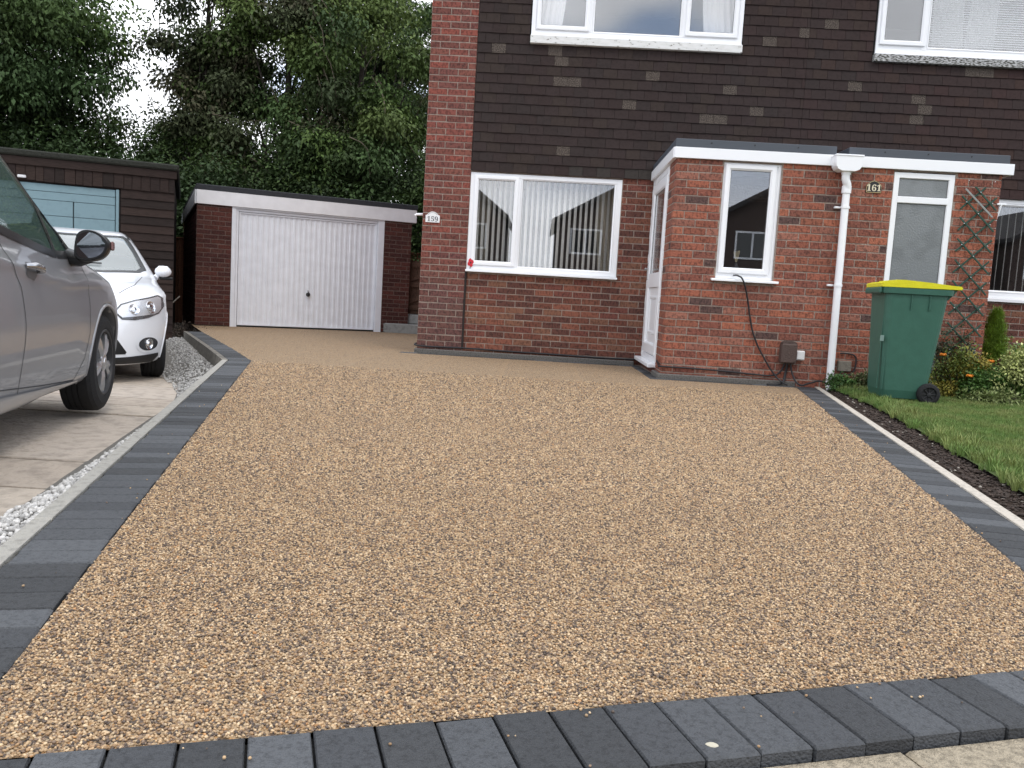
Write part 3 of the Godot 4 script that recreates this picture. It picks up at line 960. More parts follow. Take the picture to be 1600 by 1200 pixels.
func grounds() -> void:
	var soil := worn("bare_soil", Color(0.055, 0.036, 0.026), 0.95, 1.5, 103, 0.5, 1.5, 0.03, 8.0)
	var base := obj("ground", sheet(PackedVector2Array([Vector2(-120, 90), Vector2(120, 90), Vector2(120, -150), Vector2(-120, -150)]), -0.34), worn("rough_earth", Color(0.075, 0.068, 0.05), 0.95, 0.6, 101, 0.5, 1.4, 0.03, 5.0))
	base.set_meta("kind", "structure")
	var tarmac := worn("tarmac", Color(0.06, 0.06, 0.062), 0.9, 1.4, 104, 0.7, 1.4, 0.05, 6.0)
	var road := obj("road", sheet(PackedVector2Array([Vector2(-40, 11.9), Vector2(40, -12.2), Vector2(60, 40), Vector2(-60, 40)]), -0.13), tarmac)
	road.set_meta("kind", "structure")

	# ---- resin bound drive
	var poly := PackedVector2Array([L0, L1, L2, Vector2(-5.9, -14.2), Vector2(-5.6, -15.8), Vector2(-1.3, -15.8), Vector2(-1.44, -10.4), Vector2(-1.44, -10.16), Vector2(1.2, -10.16), Vector2(1.2, -8.5), R1, R0])
	var resin := plain("resin_gravel", Color(0.76, 0.73, 0.69), 0.8, 0.35)
	var cell := noise(201, 0.115, FastNoiseLite.TYPE_CELLULAR, 1)
	cell.cellular_return_type = FastNoiseLite.RETURN_CELL_VALUE; cell.cellular_jitter = 1.0
	var ct := ntex(cell, [0.0, Color(0.13, 0.11, 0.10), 0.10, Color(0.2, 0.15, 0.12), 0.2, Color(0.36, 0.26, 0.19), 0.36, Color(0.46, 0.31, 0.18), 0.5, Color(0.58, 0.43, 0.27), 0.68, Color(0.66, 0.5, 0.33), 0.84, Color(0.76, 0.64, 0.48), 0.95, Color(0.62, 0.38, 0.18)], 1024)
	(ct.color_ramp as Gradient).interpolation_mode = Gradient.GRADIENT_INTERPOLATE_CONSTANT
	resin.albedo_texture = ct
	var dist := noise(201, 0.115, FastNoiseLite.TYPE_CELLULAR, 1)
	dist.cellular_return_type = FastNoiseLite.RETURN_DISTANCE; dist.cellular_jitter = 1.0
	var ht := NoiseTexture2D.new()
	ht.width = 1024; ht.height = 1024; ht.seamless = true; ht.noise = dist; ht.generate_mipmaps = false; ht.as_normal_map = true; ht.bump_strength = 7.0
	resin.normal_enabled = true; resin.normal_texture = ht; resin.normal_scale = 1.0
	resin.uv1_triplanar = true; resin.uv1_world_triplanar = true; resin.uv1_scale = Vector3.ONE * 1.35
	resin.detail_enabled = true; resin.detail_blend_mode = BaseMaterial3D.BLEND_MODE_MUL; resin.detail_uv_layer = BaseMaterial3D.DETAIL_UV_2
	resin.detail_albedo = ntex(noise(207, 0.09, FastNoiseLite.TYPE_SIMPLEX, 3), [0.2, Color(0.66, 0.65, 0.64), 0.5, grey(0.95), 0.8, Color(1.0, 1.0, 1.0)], 1024)
	resin.uv2_triplanar = true; resin.uv2_world_triplanar = true; resin.uv2_scale = Vector3.ONE * 0.45
	var drive := obj("driveway", sheet(poly, 0.0, true), resin)
	drive.set_meta("kind", "structure")
	# loose looking stones of the near part, each one real
	var g := RandomNumberGenerator.new(); g.seed = 4
	var xf: Array[Transform3D] = []
	var cols := PackedColorArray()
	var z := -1.05
	while z > -8.4:
		var d: float = -z
		var keep: float = clampf((8.4 - d) / 4.2, 0.0, 1.0)
		var pitch := 0.0056 if d < 3.2 else (0.0070 if d < 5.0 else 0.0090)
		var x := -2.9
		while x < 2.7:
			x += pitch
			if keep < 1.0 and g.randf() > keep:
				continue
			var p := Vector2(x + g.randf_range(-0.0028, 0.0028), z + g.randf_range(-0.0028, 0.0028))
			if p.y < PZ + 0.25 or p.y < L1.y:
				continue
			# inside the two long edges and behind the front edge
			if p.x < L0.x + (p.y - L0.y) * 0.2723 + 0.002 or p.x > R0.x - (p.y - R0.y) * 0.1838 + 0.004 or p.y > L0.y - (p.x - L0.x) * 0.3238 - 0.001:
				continue
			var r := pitch * g.randf_range(0.46, 0.76)
			var b := Basis.from_euler(Vector3(g.randf_range(-0.5, 0.5), g.randf() * TAU, g.randf_range(-0.5, 0.5))).scaled_local(Vector3(g.randf_range(0.85, 1.35), g.randf_range(0.65, 1.05), g.randf_range(0.75, 1.05)) * r)
			xf.append(Transform3D(b, Vector3(p.x, g.randf_range(-0.0012, 0.0032), p.y)))
			cols.append(stone_color(g))
		z -= pitch
	for i in 110:      # a few strays lie on the blocks
		var f := g.randf()
		var p: Vector2
		if g.randf() < 0.55:
			p = L0.lerp(R0, f) + Vector2(0.308, 0.951) * 0.2 * pow(g.randf(), 2.5)
		elif g.randf() < 0.5:
			p = L0.lerp(L1, f) + Vector2(-0.965, 0.263) * 0.2 * pow(g.randf(), 2.0)
		else:
			p = R0.lerp(R1, f) + Vector2(0.983, 0.181) * 0.2 * pow(g.randf(), 2.0)
		xf.append(Transform3D(Basis.from_euler(Vector3(g.randf(), g.randf() * TAU, g.randf())).scaled(Vector3.ONE * g.randf_range(0.0018, 0.0042)), Vector3(p.x, 0.009, p.y)))
		cols.append(stone_color(g))
	var wet := plain("pebble_grain", Color(1, 1, 1), 0.55, 0.5)
	wet.vertex_color_use_as_albedo = true
	scatter("gravel", pebble_mesh(3), wet, xf, cols, drive)

	# ---- charcoal block border
	var blocks: Array = []
	for k in 5:
		var m := worn("charcoal_block_%d" % k, [Color(0.055, 0.058, 0.063), Color(0.072, 0.076, 0.082), Color(0.042, 0.044, 0.047), Color(0.092, 0.097, 0.104), Color(0.049, 0.051, 0.054)][k], 0.72, 2.1, 220 + k * 11, 0.6, 1.5, 0.025, 4.0, false, 0.45)
		m.albedo_texture = ntex(block_noise(220 + k * 11), [0.2, grey(0.65), 0.42, grey(0.9), 0.56, grey(1.12), 0.66, grey(1.5), 0.76, grey(2.4)])
		blocks.append(m)
	var border := setting("driveway_border")
	var bed := MB.new()
	for q: Array in [[L0 + Vector2(0.12, 0.4), L1, 0.22], [L1, L2, 0.22], [R0, R1, -0.22], [L0, R0, -0.198]]:
		var a: Vector2 = q[0]; var b: Vector2 = q[1]
		var nn := Vector2((b - a).normalized().y, -(b - a).normalized().x) * float(q[2])
		var dn := (b - a).normalized() * 0.12
		bed.quad(Vector3(a.x - dn.x, -0.012, a.y - dn.y), Vector3(b.x + dn.x, -0.012 + gy(b.y), b.y + dn.y), Vector3(b.x + nn.x, -0.012 + gy(b.y), b.y + nn.y), Vector3(a.x + nn.x, -0.012, a.y + nn.y), Vector3.UP)
	obj("jointing_sand", bed, worn("jointing_sand", Color(0.03, 0.03, 0.03), 0.95, 2.0, 219), border)
	block_row(border, L0 + (L0 - L1).normalized() * 0.21, L1 - (L1 - L0).normalized() * 0.03, 0.200, 0.1035, -1.0, blocks)
	block_row(border, L1 + (L2 - L1).normalized() * 0.03, L2, 0.200, 0.1035, -1.0, blocks)
	block_row(border, R0 + (R1 - R0).normalized() * 0.0, R1, 0.205, 0.1035, 1.0, blocks)
	block_row(border, L0 + Vector2(0.0, 0.0), R0 + (R0 - L0).normalized() * 0.35, 0.203, 0.1035, 1.0, blocks, 0.03)
	var spot := MB.new()
	spot.blob(Vector3(0.335, 0.0065, -1.37), Vector3(0.011, 0.0015, 0.008), 3, 0.1, 8)
	obj("lime_spot", spot, plain("lime_spot", Color(0.5, 0.46, 0.36), 0.9), border)
	# wedge shaped blocks fill the corner of the bend
	var nl := Vector2((L1 - L0).normalized().y, -(L1 - L0).normalized().x)
	var nf := Vector2((L2 - L1).normalized().y, -(L2 - L1).normalized().x)
	# a narrow course along the foot of the walls
	var foot: Array = []
	block_row(border, Vector2(-1.66, HZ + 0.155), Vector2(1.12, HZ + 0.155), 0.13, 0.204, -1.0, blocks)
	block_row(border, Vector2(1.235, HZ + 0.05), Vector2(1.235, PZ + 0.13), 0.1, 0.204, 1.0, blocks)
	block_row(border, Vector2(1.14, PZ + 0.128), Vector2(2.62, PZ + 0.128), 0.1, 0.204, -1.0, blocks)

	# ---- pale concrete edging
	var conc := worn("pale_concrete", Color(0.36, 0.345, 0.31), 0.9, 1.6, 240, 0.7, 1.2, 0.03, 3.0)
	var edge := setting("concrete_edging")
	var e0 := L0 + nl * 0.207 + (L0 - L1).normalized() * 0.2
	var kink := L1 + (nl + nf).normalized() * 0.207 / (nl + nf).normalized().dot(nl)
	edging(edge, kink + (L0 - L1).normalized() * 0.0, e0, 0.05, 1.0, 0.914, 0.006, 0.25, conc)
	var dark_conc := worn("stained_concrete", Color(0.2, 0.185, 0.16), 0.9, 1.2, 243, 0.5, 1.3, 0.02, 3.0)
	edging(edge, kink, L2 + nf * 0.207, 0.05, -1.0, 0.914, 0.006, 0.25, dark_conc)
	edging(edge, R0 + Vector2(0.21, -0.1), R1 + Vector2(0.215, -0.12), 0.05, 1.0, 0.914, 0.012, 0.2, worn("cream_concrete", Color(0.54, 0.49, 0.42), 0.9, 1.6, 247, 0.75, 1.15, 0.03, 3.0))

	# ---- kerb of the road
	var kerb := setting("road_kerb")
	var ka := L0 + Vector2(0.0645, 0.1985); var kb := R0 + (R0 - L0).normalized() * 1.4 + Vector2(0.0645, 0.1985)
	edging(kerb, ka + (kb - ka).normalized() * -0.27, kb, 0.13, 1.0, 0.914, -0.018, 0.2, worn("buff_concrete", Color(0.40, 0.34, 0.25), 0.92, 1.9, 250, 0.65, 1.25, 0.05, 6.0))

	# ---- neighbour's concrete slabs, laid across their drive
	var slabs := setting("concrete_drive")
	var sm: Array = []
	for k in 3:
		sm.append(worn("slab_%d" % k, [Color(0.445, 0.385, 0.325), Color(0.405, 0.345, 0.285), Color(0.475, 0.41, 0.34)][k], 0.9, 0.7, 260 + k * 7, 0.75, 1.2, 0.02, 2.5))
	var dd := Vector2(-0.262, -0.965)     # along that drive, away from the camera
	var cc := Vector2(0.999, -0.045)
	var gap := MB.new()
	for q: Array in [[1.0, -0.4], [-0.4, -8.2], [-8.2, -13.6]]:
		var za: float = q[0]; var zb: float = q[1]
		gap.quad(Vector3(-9 + za * 0.2, ny(za) - 0.055, za), Vector3(-0.75 + za * 0.27, ny(za) - 0.055, za), Vector3(-0.75 + zb * 0.27, ny(zb) - 0.055, zb), Vector3(-9 + zb * 0.2, ny(zb) - 0.055, zb), Vector3.UP)
	obj("slab_bed", gap, worn("slab_bed", Color(0.012, 0.011, 0.010), 0.95, 1.0, 259), slabs)
	var edges: Array = [0.4, -0.6, -1.6, -2.5, -3.19, -3.78, -5.44, -5.95, -6.46, -7.4, -8.25, -9.2, -10.2, -11.2, -12.2, -13.4]
	for i in edges.size() - 1:
		var za: float = edges[i]; var zb: float = edges[i + 1]
		var k := 0
		for u: Array in [[-7.6, -5.0], [-4.985, -2.65], [-2.635, -0.32]]:
			# right hand end follows the gravel beside the border
			var q := PackedVector3Array()
			for w: Array in [[u[0], za - 0.018], [u[1], za - 0.018], [u[1], zb + 0.018], [u[0], zb + 0.018]]:
				var zz: float = w[1]
				var edge_x: float = -1.105 + (zz + 1.16) * 0.2723 - 0.14 - 0.08 * smoothstep(-3.4, -2.2, zz)
				if zz < -6.4:
					edge_x -= (-6.4 - zz) * 0.16
				var xx: float = edge_x + w[0] + 0.32
				q.append(Vector3(xx, ny(zz) + rng.randf_range(-0.003, 0.003), zz + (xx - edge_x) * -0.02))
			var mb := MB.new()
			mb.slab(q, Vector3(0, -0.06, 0), 0.006)
			obj("slab", mb, sm[(i * 2 + k) % 3], slabs)
			k += 1

	# ---- white gravel between the slabs and the edging
	xf = []; cols = PackedColorArray()
	for i in 8500:
		var zz: float = -1.0 - 11.0 * pow(g.randf(), 1.25)
		var ex: float = L0.x + (zz - L0.y) * 0.2723 - 0.262
		var wide := 0.17 + 0.07 * smoothstep(-3.4, -2.2, zz)
		if zz < L1.y + 0.1:
			var f: float = (zz - L1.y) / (L2.y - L1.y)
			ex = lerpf(L1.x - 0.3, L2.x - 0.3, f); wide = 0.5
		elif zz < -6.2:
			wide = 0.17 + (-6.2 - zz) * 0.2
		var w := pow(g.randf(), 1.3)
		var r := g.randf_range(0.006, 0.0145)
		var lift := lerpf(gtop(zz), ny(zz) + 0.01, smoothstep(0.15, 1.0, w))
		if zz > -4.6 and zz < -3.4 and g.randf() < 0.5:
			continue
		xf.append(Transform3D(Basis.from_euler(Vector3(g.randf() * 6.0, g.randf() * 6.0, g.randf() * 6.0)).scaled(Vector3.ONE * r), Vector3(ex - wide * w, lift + g.randf() * 0.012, zz)))
		cols.append(Color(0.60, 0.585, 0.56) * g.randf_range(0.55, 1.15) * (1.0 if zz > -6.0 else 0.72))
	var chips := plain("limestone_chip", Color.WHITE, 0.85); chips.vertex_color_use_as_albedo = true
	scatter("white_gravel", pebble_mesh(9, 0.7), chips, xf, cols)
	var gb := MB.new()
	for i in 22:
		var za := -0.9 - i * 0.5; var zb := za - 0.5
		var q: Array[Vector3] = []
		for zz: float in [za, zb]:
			var ex: float = L0.x + (zz - L0.y) * 0.2723 - 0.25
			if zz < L1.y:
				ex = lerpf(L1.x - 0.28, L2.x - 0.28, (zz - L1.y) / (L2.y - L1.y))
			q.append(Vector3(ex, gtop(zz), zz)); q.append(Vector3(ex - (0.26 if zz > -6.3 else 0.26 + 0.13 * (-6.3 - zz)), ny(zz) - 0.01, zz))
		gb.quad(q[0], q[2], q[3], q[1], Vector3.UP)
	obj("gravel_bed", gb, worn("gravel_bed", Color(0.2, 0.19, 0.17), 0.95, 2.2, 263, 0.5, 1.4, 0.05, 6.0)).set_meta("kind", "structure")

	# ---- lawn and its bare soil margin
	var lawn_poly := PackedVector2Array([Vector2(1.93, -2.6), Vector2(2.17, -3.78), Vector2(2.57, -5.75), Vector2(2.78, -7.0), Vector2(2.93, -8.3), Vector2(4.0, -8.0), Vector2(8.5, -7.9), Vector2(8.5, -1.0), Vector2(1.75, -1.6)])
	var sp := obj("soil", sheet(PackedVector2Array([Vector2(1.69, -2.2), Vector2(2.9, -8.6), Vector2(8.5, -8.6), Vector2(8.5, -10.25), Vector2(9.5, -10.25), Vector2(9.5, -0.5), Vector2(1.5, -1.2)]), -0.012), soil)
	sp.set_meta("kind", "structure")
	var turf := worn("turf", Color(0.07, 0.10, 0.028), 0.95, 0.9, 271, 0.6, 1.4, 0.02, 4.0)
	var lawn := obj("lawn", sheet(lawn_poly, 0.018), turf)
	lawn.set_meta("kind", "structure")
	xf = []; cols = PackedColorArray()
	var blade := MB.new()
	for i in 7:
		var a := i * 2.4; var lean := 0.25 + 0.12 * (i % 4)
		var b0 := Vector3(cos(a), 0, sin(a)) * 0.006
		var side := Vector3(-sin(a), 0, cos(a)) * 0.0016
		var tip := Vector3(cos(a) * lean, 1.0, sin(a) * lean) * 0.038 + b0
		var mid := Vector3(cos(a) * lean * 0.35, 0.6, sin(a) * lean * 0.35) * 0.038 + b0
		blade.quad(b0 - side, b0 + side, mid + side * 0.8, mid - side * 0.8, Vector3(cos(a), 0.6, sin(a)))
		blade.tri(mid - side * 0.8, mid + side * 0.8, tip, Vector3(cos(a), 0.6, sin(a)))
	var patch := noise(277, 0.9)
	for i in 60000:
		var p := Vector2(g.randf_range(1.9, 6.0), -1.4 - 6.9 * g.randf())
		var inset := 0.0
		if not Geometry2D.is_point_in_polygon(p + Vector2(patch.get_noise_2d(p.x * 9.0, p.y * 9.0) * 0.08, 0), lawn_poly):
			continue
		var k := patch.get_noise_2dv(p * 2.0)
		var s := g.randf_range(0.6, 1.15) * (1.0 + 0.3 * k)
		if p.x < 2.16 - (p.y + 2.6) * 0.19 and g.randf() < 0.35:
			s *= 1.7
		xf.append(Transform3D(Basis.from_euler(Vector3(g.randf_range(-0.3, 0.3), g.randf() * TAU, g.randf_range(-0.3, 0.3))).scaled(Vector3.ONE * s), Vector3(p.x, 0.014, p.y)))
		var dry := clampf(0.35 + k * 0.9 + g.randf_range(-0.3, 0.3), 0.0, 1.0)
		cols.append(Color(0.135, 0.225, 0.06).lerp(Color(0.28, 0.28, 0.11), dry * 0.75) * g.randf_range(0.7, 1.2))
	var gm := plain("grass_blade", Color.WHITE, 0.6, 0.3)
	gm.vertex_color_use_as_albedo = true; gm.backlight_enabled = true; gm.backlight = Color(0.5, 0.5, 0.3)
	scatter("grass", blade.mesh(), gm, xf, cols)
	# crumbs of soil and small stones along the cut edge
	xf = []; cols = PackedColorArray()
	for i in 5200:
		var zz := -2.3 - 6.2 * g.randf()
		var x0 := 1.70 - (zz + 2.2) * 0.1905
		var x := x0 + 0.02 + g.randf() * 0.34
		xf.append(Transform3D(Basis.from_euler(Vector3(g.randf() * 6.0, g.randf() * 6.0, g.randf() * 6.0)).scaled(Vector3(g.randf_range(0.004, 0.017), g.randf_range(0.003, 0.01), g.randf_range(0.004, 0.015))), Vector3(x, -0.01 + 0.012 * g.randf(), zz)))
		cols.append((Color(0.05, 0.034, 0.026) if g.randf() < 0.96 else Color(0.3, 0.27, 0.23)) * g.randf_range(0.6, 1.4))
	scatter("soil_crumbs", pebble_mesh(12, 0.8), chips, xf, cols)
# ---------------------------------------------------------------- garages, fences, gate
func garage() -> void:
	var ga := thing("brick_garage", "flat roofed brick garage with white ribbed door at end of drive", "garage", Vector3(-5.756, -0.05, -13.99), deg_to_rad(25.83))
	var mortar := worn("garage_mortar", Color(0.15, 0.105, 0.09), 0.95, 1.1, 401, 0.7, 1.2, 0.02, 5.0)
	var T := Transform3D()
	var mb := MB.new()
	wall_boxes(mb, T, [0.0, -0.3, 3.693, 2.02], [[0.554, -0.4, 3.186, 1.992]], -0.22, -0.0022)
	mb.box(Vector3(0.006, -0.3, -4.2), Vector3(0.22, 2.0, -0.221))
	mb.box(Vector3(3.473, -0.3, -4.2), Vector3(3.687, 2.0, -0.221))
	mb.box(Vector3(0.22, -0.3, -4.2), Vector3(3.472, 1.9, -3.98))
	var wall := obj("wall", mb, mortar, ga)
	var tones: Array = []
	for c: Array in [[0.10, 0.041, 0.035], [0.085, 0.037, 0.032], [0.115, 0.046, 0.037], [0.075, 0.035, 0.03], [0.105, 0.049, 0.04]]:
		tones.append(Color(c[0], c[1], c[2]))
	var list: Array = []
	lay_bricks(list, wall, T, [0.0, 0.0, 0.552, 2.01], [], tones, 0.0)
	lay_bricks(list, wall, T, [3.19, 0.0, 3.693, 2.01], [], tones, 0.1)
	lay_bricks(list, wall, Transform3D(Basis(Vector3(0, 0, 1), Vector3(0, 1, 0), Vector3(-1, 0, 0)), Vector3(0, 0, -4.2)), [0.0, 0.0, 4.19, 1.99], [], tones, 0.05, false)
	flush_pieces(list, "brick", 300, mats["fired_brick"], wall, brick_mesh, brick_into)
	# moss darkened base course
	mb = MB.new()
	mb.box(Vector3(-0.004, -0.08, -0.2), Vector3(0.55, 0.012, 0.012), 0.004)
	mb.box(Vector3(3.19, -0.08, -0.2), Vector3(3.70, 0.012, 0.012), 0.004)
	obj("plinth", mb, worn("mossy_plinth", Color(0.035, 0.032, 0.022), 0.95, 1.5, 405, 0.5, 1.5), ga)
	# roof falls to the back
	mb = MB.new()
	mb.box(Vector3(-0.012, 2.014, -0.02), Vector3(3.77, 2.243, 0.03), 0.004)
	mb.prism(PackedVector2Array([Vector2(-0.021, 2.014), Vector2(-0.021, 2.243), Vector2(-4.3, 2.12), Vector2(-4.3, 1.90)]), Transform3D(Basis(Vector3(0, 0, 1), Vector3(0, 1, 0), Vector3(-1, 0, 0)), Vector3(-0.035, 0, 0)), 0.024)
	mb.prism(PackedVector2Array([Vector2(-0.021, 2.014), Vector2(-0.021, 2.243), Vector2(-4.3, 2.12), Vector2(-4.3, 1.90)]), Transform3D(Basis(Vector3(0, 0, 1), Vector3(0, 1, 0), Vector3(-1, 0, 0)), Vector3(3.746, 0, 0)), 0.024)
	obj("fascia", mb, worn("white_fascia", Color(0.84, 0.84, 0.86), 0.35, 0.8, 408, 0.94, 1.03, 0.01, 0.3), ga)
	mb = MB.new()
	mb.prism(PackedVector2Array([Vector2(0.034, 2.246), Vector2(0.034, 2.325), Vector2(0.0, 2.335), Vector2(-4.32, 2.21), Vector2(-4.32, 2.125)]), Transform3D(Basis(Vector3(0, 0, 1), Vector3(0, 1, 0), Vector3(-1, 0, 0)), Vector3(-0.016, 0, 0)), 3.80)
	obj("roof", mb, worn("dark_roof_felt", Color(0.036, 0.038, 0.044), 0.85, 1.0, 411, 0.7, 1.3), ga)
	mb = MB.new()
	mb.box(Vector3(0.03, 1.95, -4.1), Vector3(3.66, 2.0, -0.25))
	obj("ceiling", mb, plain("garage_dark", Color(0.03, 0.03, 0.03), 1.0), ga)
	# frame and door
	var white := worn("white_garage_steel", Color(0.83, 0.85, 0.90), 0.42, 0.7, 415, 0.93, 1.03, 0.01, 0.3)
	mb = MB.new()
	for u: Array in [[0.556, 0.625], [0.627, 0.668], [3.068, 3.184]]:
		mb.box(Vector3(u[0], -0.01, -0.09), Vector3(u[1], 1.99, 0.004 if u[0] != 0.627 else -0.02), 0.004)
	mb.box(Vector3(0.556, 1.991, -0.09), Vector3(3.184, 2.013, 0.006), 0.003)
	mb.box(Vector3(0.67, 1.945, -0.09), Vector3(3.066, 1.989, -0.022), 0.004)
	obj("door_frame", mb, white, ga)
	var d := MB.new()
	d.box(Vector3(0.676, 0.03, -0.085), Vector3(3.062, 1.938, -0.060))
	# rolled vertical ribs
	var n := 26
	for i in n + 1:
		var u: float = lerpf(0.70, 3.04, float(i) / n)
		d.prism(PackedVector2Array([Vector2(u - 0.021, -0.0601), Vector2(u - 0.016, -0.050), Vector2(u + 0.016, -0.050), Vector2(u + 0.021, -0.0601)]), Transform3D(Basis(Vector3(1, 0, 0), Vector3(0, 0, 1), Vector3(0, -1, 0)), Vector3(0, 0.055, 0)), 1.86)
	d.ring(0.676, 0.03, 3.062, 1.938, PackedVector2Array([Vector2(0, -0.07), Vector2(0, -0.036), Vector2(0.022, -0.036), Vector2(0.024, -0.06)]))
	var door := obj("door", d, white, ga)
	mb = MB.new()
	mb.box(Vector3(0.676, -0.004, -0.08), Vector3(3.062, 0.027, -0.05), 0.0)
	mb.ring(0.669, 0.0, 3.067, 1.944, PackedVector2Array([Vector2(0, -0.075), Vector2(0.006, -0.075)]))
	obj("rubber_seal", mb, plain("rubber_gasket", Color.BLACK), door)
	mb = MB.new()
	var hT := Transform3D(Basis(Vector3(1, 0, 0), Vector3(0, 0, 1), Vector3(0, -1, 0)), Vector3(1.865, 0.61, -0.042))
	mb.lathe(hT, PackedVector2Array([Vector2(0.038, 0), Vector2(0.036, 0.012), Vector2(0.014, 0.016), Vector2(0.013, 0.035), Vector2(0.026, 0.04), Vector2(0.024, 0.055), Vector2(0, 0.058)]), 16)
	mb.box(Vector3(1.857, 0.58, -0.02), Vector3(1.873, 0.66, 0.008), 0.004)
	obj("door_handle", mb, plain("black_handle", Color(0.012, 0.012, 0.013), 0.3), door)
	mb = MB.new()
	mb.lathe(Transform3D(hT.basis, Vector3(1.862, 0.672, -0.042)), PackedVector2Array([Vector2(0.011, 0), Vector2(0.010, 0.005), Vector2(0, 0.006)]), 12)
	obj("lock", mb, plain("satin_chrome", Color(0.6, 0.6, 0.6), 0.25, 0.5, 1.0), door)

func timber_garage() -> void:
	var o := Vector3(-5.70, ny(-13.0), -13.0)
	var t := thing("timber_garage", "dark brown boarded garage with pale blue door behind the white car", "garage", o, deg_to_rad(23.0))
	var b := -o.y     # local heights were measured from the level of the drive
	var wood: Array = []
	for k in 4:
		var m := plain("stained_board_%d" % k, [Color(0.031, 0.022, 0.02), Color(0.036, 0.025, 0.022), Color(0.027, 0.02, 0.018), Color(0.041, 0.028, 0.024)][k], 0.85, 0.3)
		m.albedo_texture = ntex(noise(421 + k, 0.02, FastNoiseLite.TYPE_SIMPLEX, 5), [0.2, grey(0.6), 0.5, grey(1.0), 0.8, grey(1.7)])
		m.uv1_triplanar = true; m.uv1_scale = Vector3(0.5, 6.0, 0.5)
		wood.append(m)
	var mb := MB.new()
	wall_boxes(mb, Transform3D(), [-3.9, 0.0, 0.0, b + 2.3], [[-3.15, -0.1, -0.77, b + 1.99]], -0.1, -0.03)
	mb.box(Vector3(-0.06, 0, -5), Vector3(-0.012, b + 2.25, -0.101))
	mb.box(Vector3(-3.9, 0, -5), Vector3(-3.84, b + 2.25, -0.101))
	mb.box(Vector3(-3.839, 0, -5), Vector3(-0.061, b + 2.25, -4.94))
	var wall := obj("wall", mb, wood[2], t)
	# horizontal boards right of the door, each lapped over the one below
	var y := 0.02
	while y < b + 2.0:
		for side: Array in [[-0.745, 0.0], [-3.9, -3.16]]:
			mb = MB.new()
			mb.prism(PackedVector2Array([Vector2(-0.028, y), Vector2(0.010, y), Vector2(-0.010, y + 0.128), Vector2(-0.028, y + 0.128)]), Transform3D(Basis(Vector3(0, 0, 1), Vector3(0, 1, 0), Vector3(-1, 0, 0)), Vector3(side[0], 0, 0)), float(side[1]) - float(side[0]))
			obj("board", mb, wood[rng.randi() % 4], wall)
		y += 0.125
	# short upright boards under the roof
	var x := -3.9
	while x < -0.01:
		var w := rng.randf_range(0.1, 0.15)
		mb = MB.new()
		mb.box(Vector3(x + 0.002, b + 2.005 + rng.randf_range(-0.006, 0.006), -0.028), Vector3(minf(x + w - 0.002, 0.0), b + 2.218, 0.018 + rng.randf_range(0, 0.004)), 0.004)
		obj("upright_board", mb, wood[rng.randi() % 4], wall)
		x += w
	mb = MB.new()
	mb.box(Vector3(-3.95, b + 2.215, -0.02), Vector3(0.03, b + 2.335, 0.05), 0.006)
	obj("fascia_board", mb, wood[1], t)
	mb = MB.new()
	mb.box(Vector3(-4.0, b + 2.338, -5.1), Vector3(0.06, b + 2.43, 0.09), 0.02)
	obj("roof", mb, worn("mossy_felt", Color(0.03, 0.032, 0.026), 0.95, 1.2, 431, 0.5, 1.6, 0.03, 6.0), t)
	# pale blue boarded door
	var blue := worn("pale_blue_paint", Color(0.19, 0.29, 0.33), 0.6, 0.9, 435, 0.85, 1.1, 0.015, 0.6)
	mb = MB.new()
	mb.box(Vector3(-3.15, 0.02, -0.07), Vector3(-0.77, b + 1.985, -0.045))
	var door := obj("door", mb, plain("dark_gap", Color(0.05, 0.075, 0.085), 0.9), t)
	var rows: Array = [b + 1.98, b + 1.868, b + 1.748, b + 1.525, b + 1.33, b + 1.12, b + 0.9, b + 0.7, b + 0.5, b + 0.3, 0.03]
	for i in rows.size() - 1:
		for s: Array in ([[-3.15, -0.825]] if i < 2 else [[-3.15, -2.4], [-2.39, -1.39], [-1.38, -0.825]]):
			mb = MB.new()
			mb.box(Vector3(s[0] + 0.004, rows[i + 1] + 0.003, -0.044), Vector3(s[1] - 0.003, rows[i] - 0.003, -0.022), 0.003)
			obj("door_board", mb, blue, door)
	mb = MB.new()
	mb.box(Vector3(-0.815, 0.02, -0.044), Vector3(-0.772, b + 1.985, 0.0), 0.005)
	obj("door_stile", mb, blue, door)
	var lamp := MB.new()
	lamp.box(Vector3(-2.10, b + 2.03, 0.025), Vector3(-1.99, b + 2.07, 0.06), 0.008)
	obj("white_plate", lamp, plain("white_plastic", Color(0.7, 0.7, 0.72), 0.4), t)

func fence_line(called: String, label: String, a: Vector3, b: Vector3, h: float, tone: Color) -> Node3D:
	var d := b - a
	var f := thing(called, label, "fence", a, -atan2(d.z, d.x))
	var m: Array = []
	for k in 3:
		m.append(worn("%s_board_%d" % [called, k], tone * [1.0, 0.8, 1.2][k], 0.9, 1.5, 450 + k, 0.6, 1.3, 0.03, 3.0))
	var x := 0.0
	while x < d.length() - 0.02:
		var w := 0.118
		var mb := MB.new()
		mb.box(Vector3(x, 0.03, -0.01), Vector3(x + w - 0.006, h + rng.randf_range(-0.008, 0.004), 0.01 + 0.006 * (int(x / w) % 2)), 0.003)
		obj("board", mb, m[rng.randi() % 3], f)
		x += w
	var mb := MB.new()
	for y: float in [0.3, h - 0.25]:
		mb.box(Vector3(0, y, -0.06), Vector3(d.length(), y + 0.07, -0.011), 0.006)
	obj("rail", mb, m[1], f)
	mb = MB.new()
	mb.box(Vector3(-0.02, h, -0.035), Vector3(d.length() + 0.02, h + 0.035, 0.035), 0.008)
	obj("capping", mb, m[0], f)
	return f

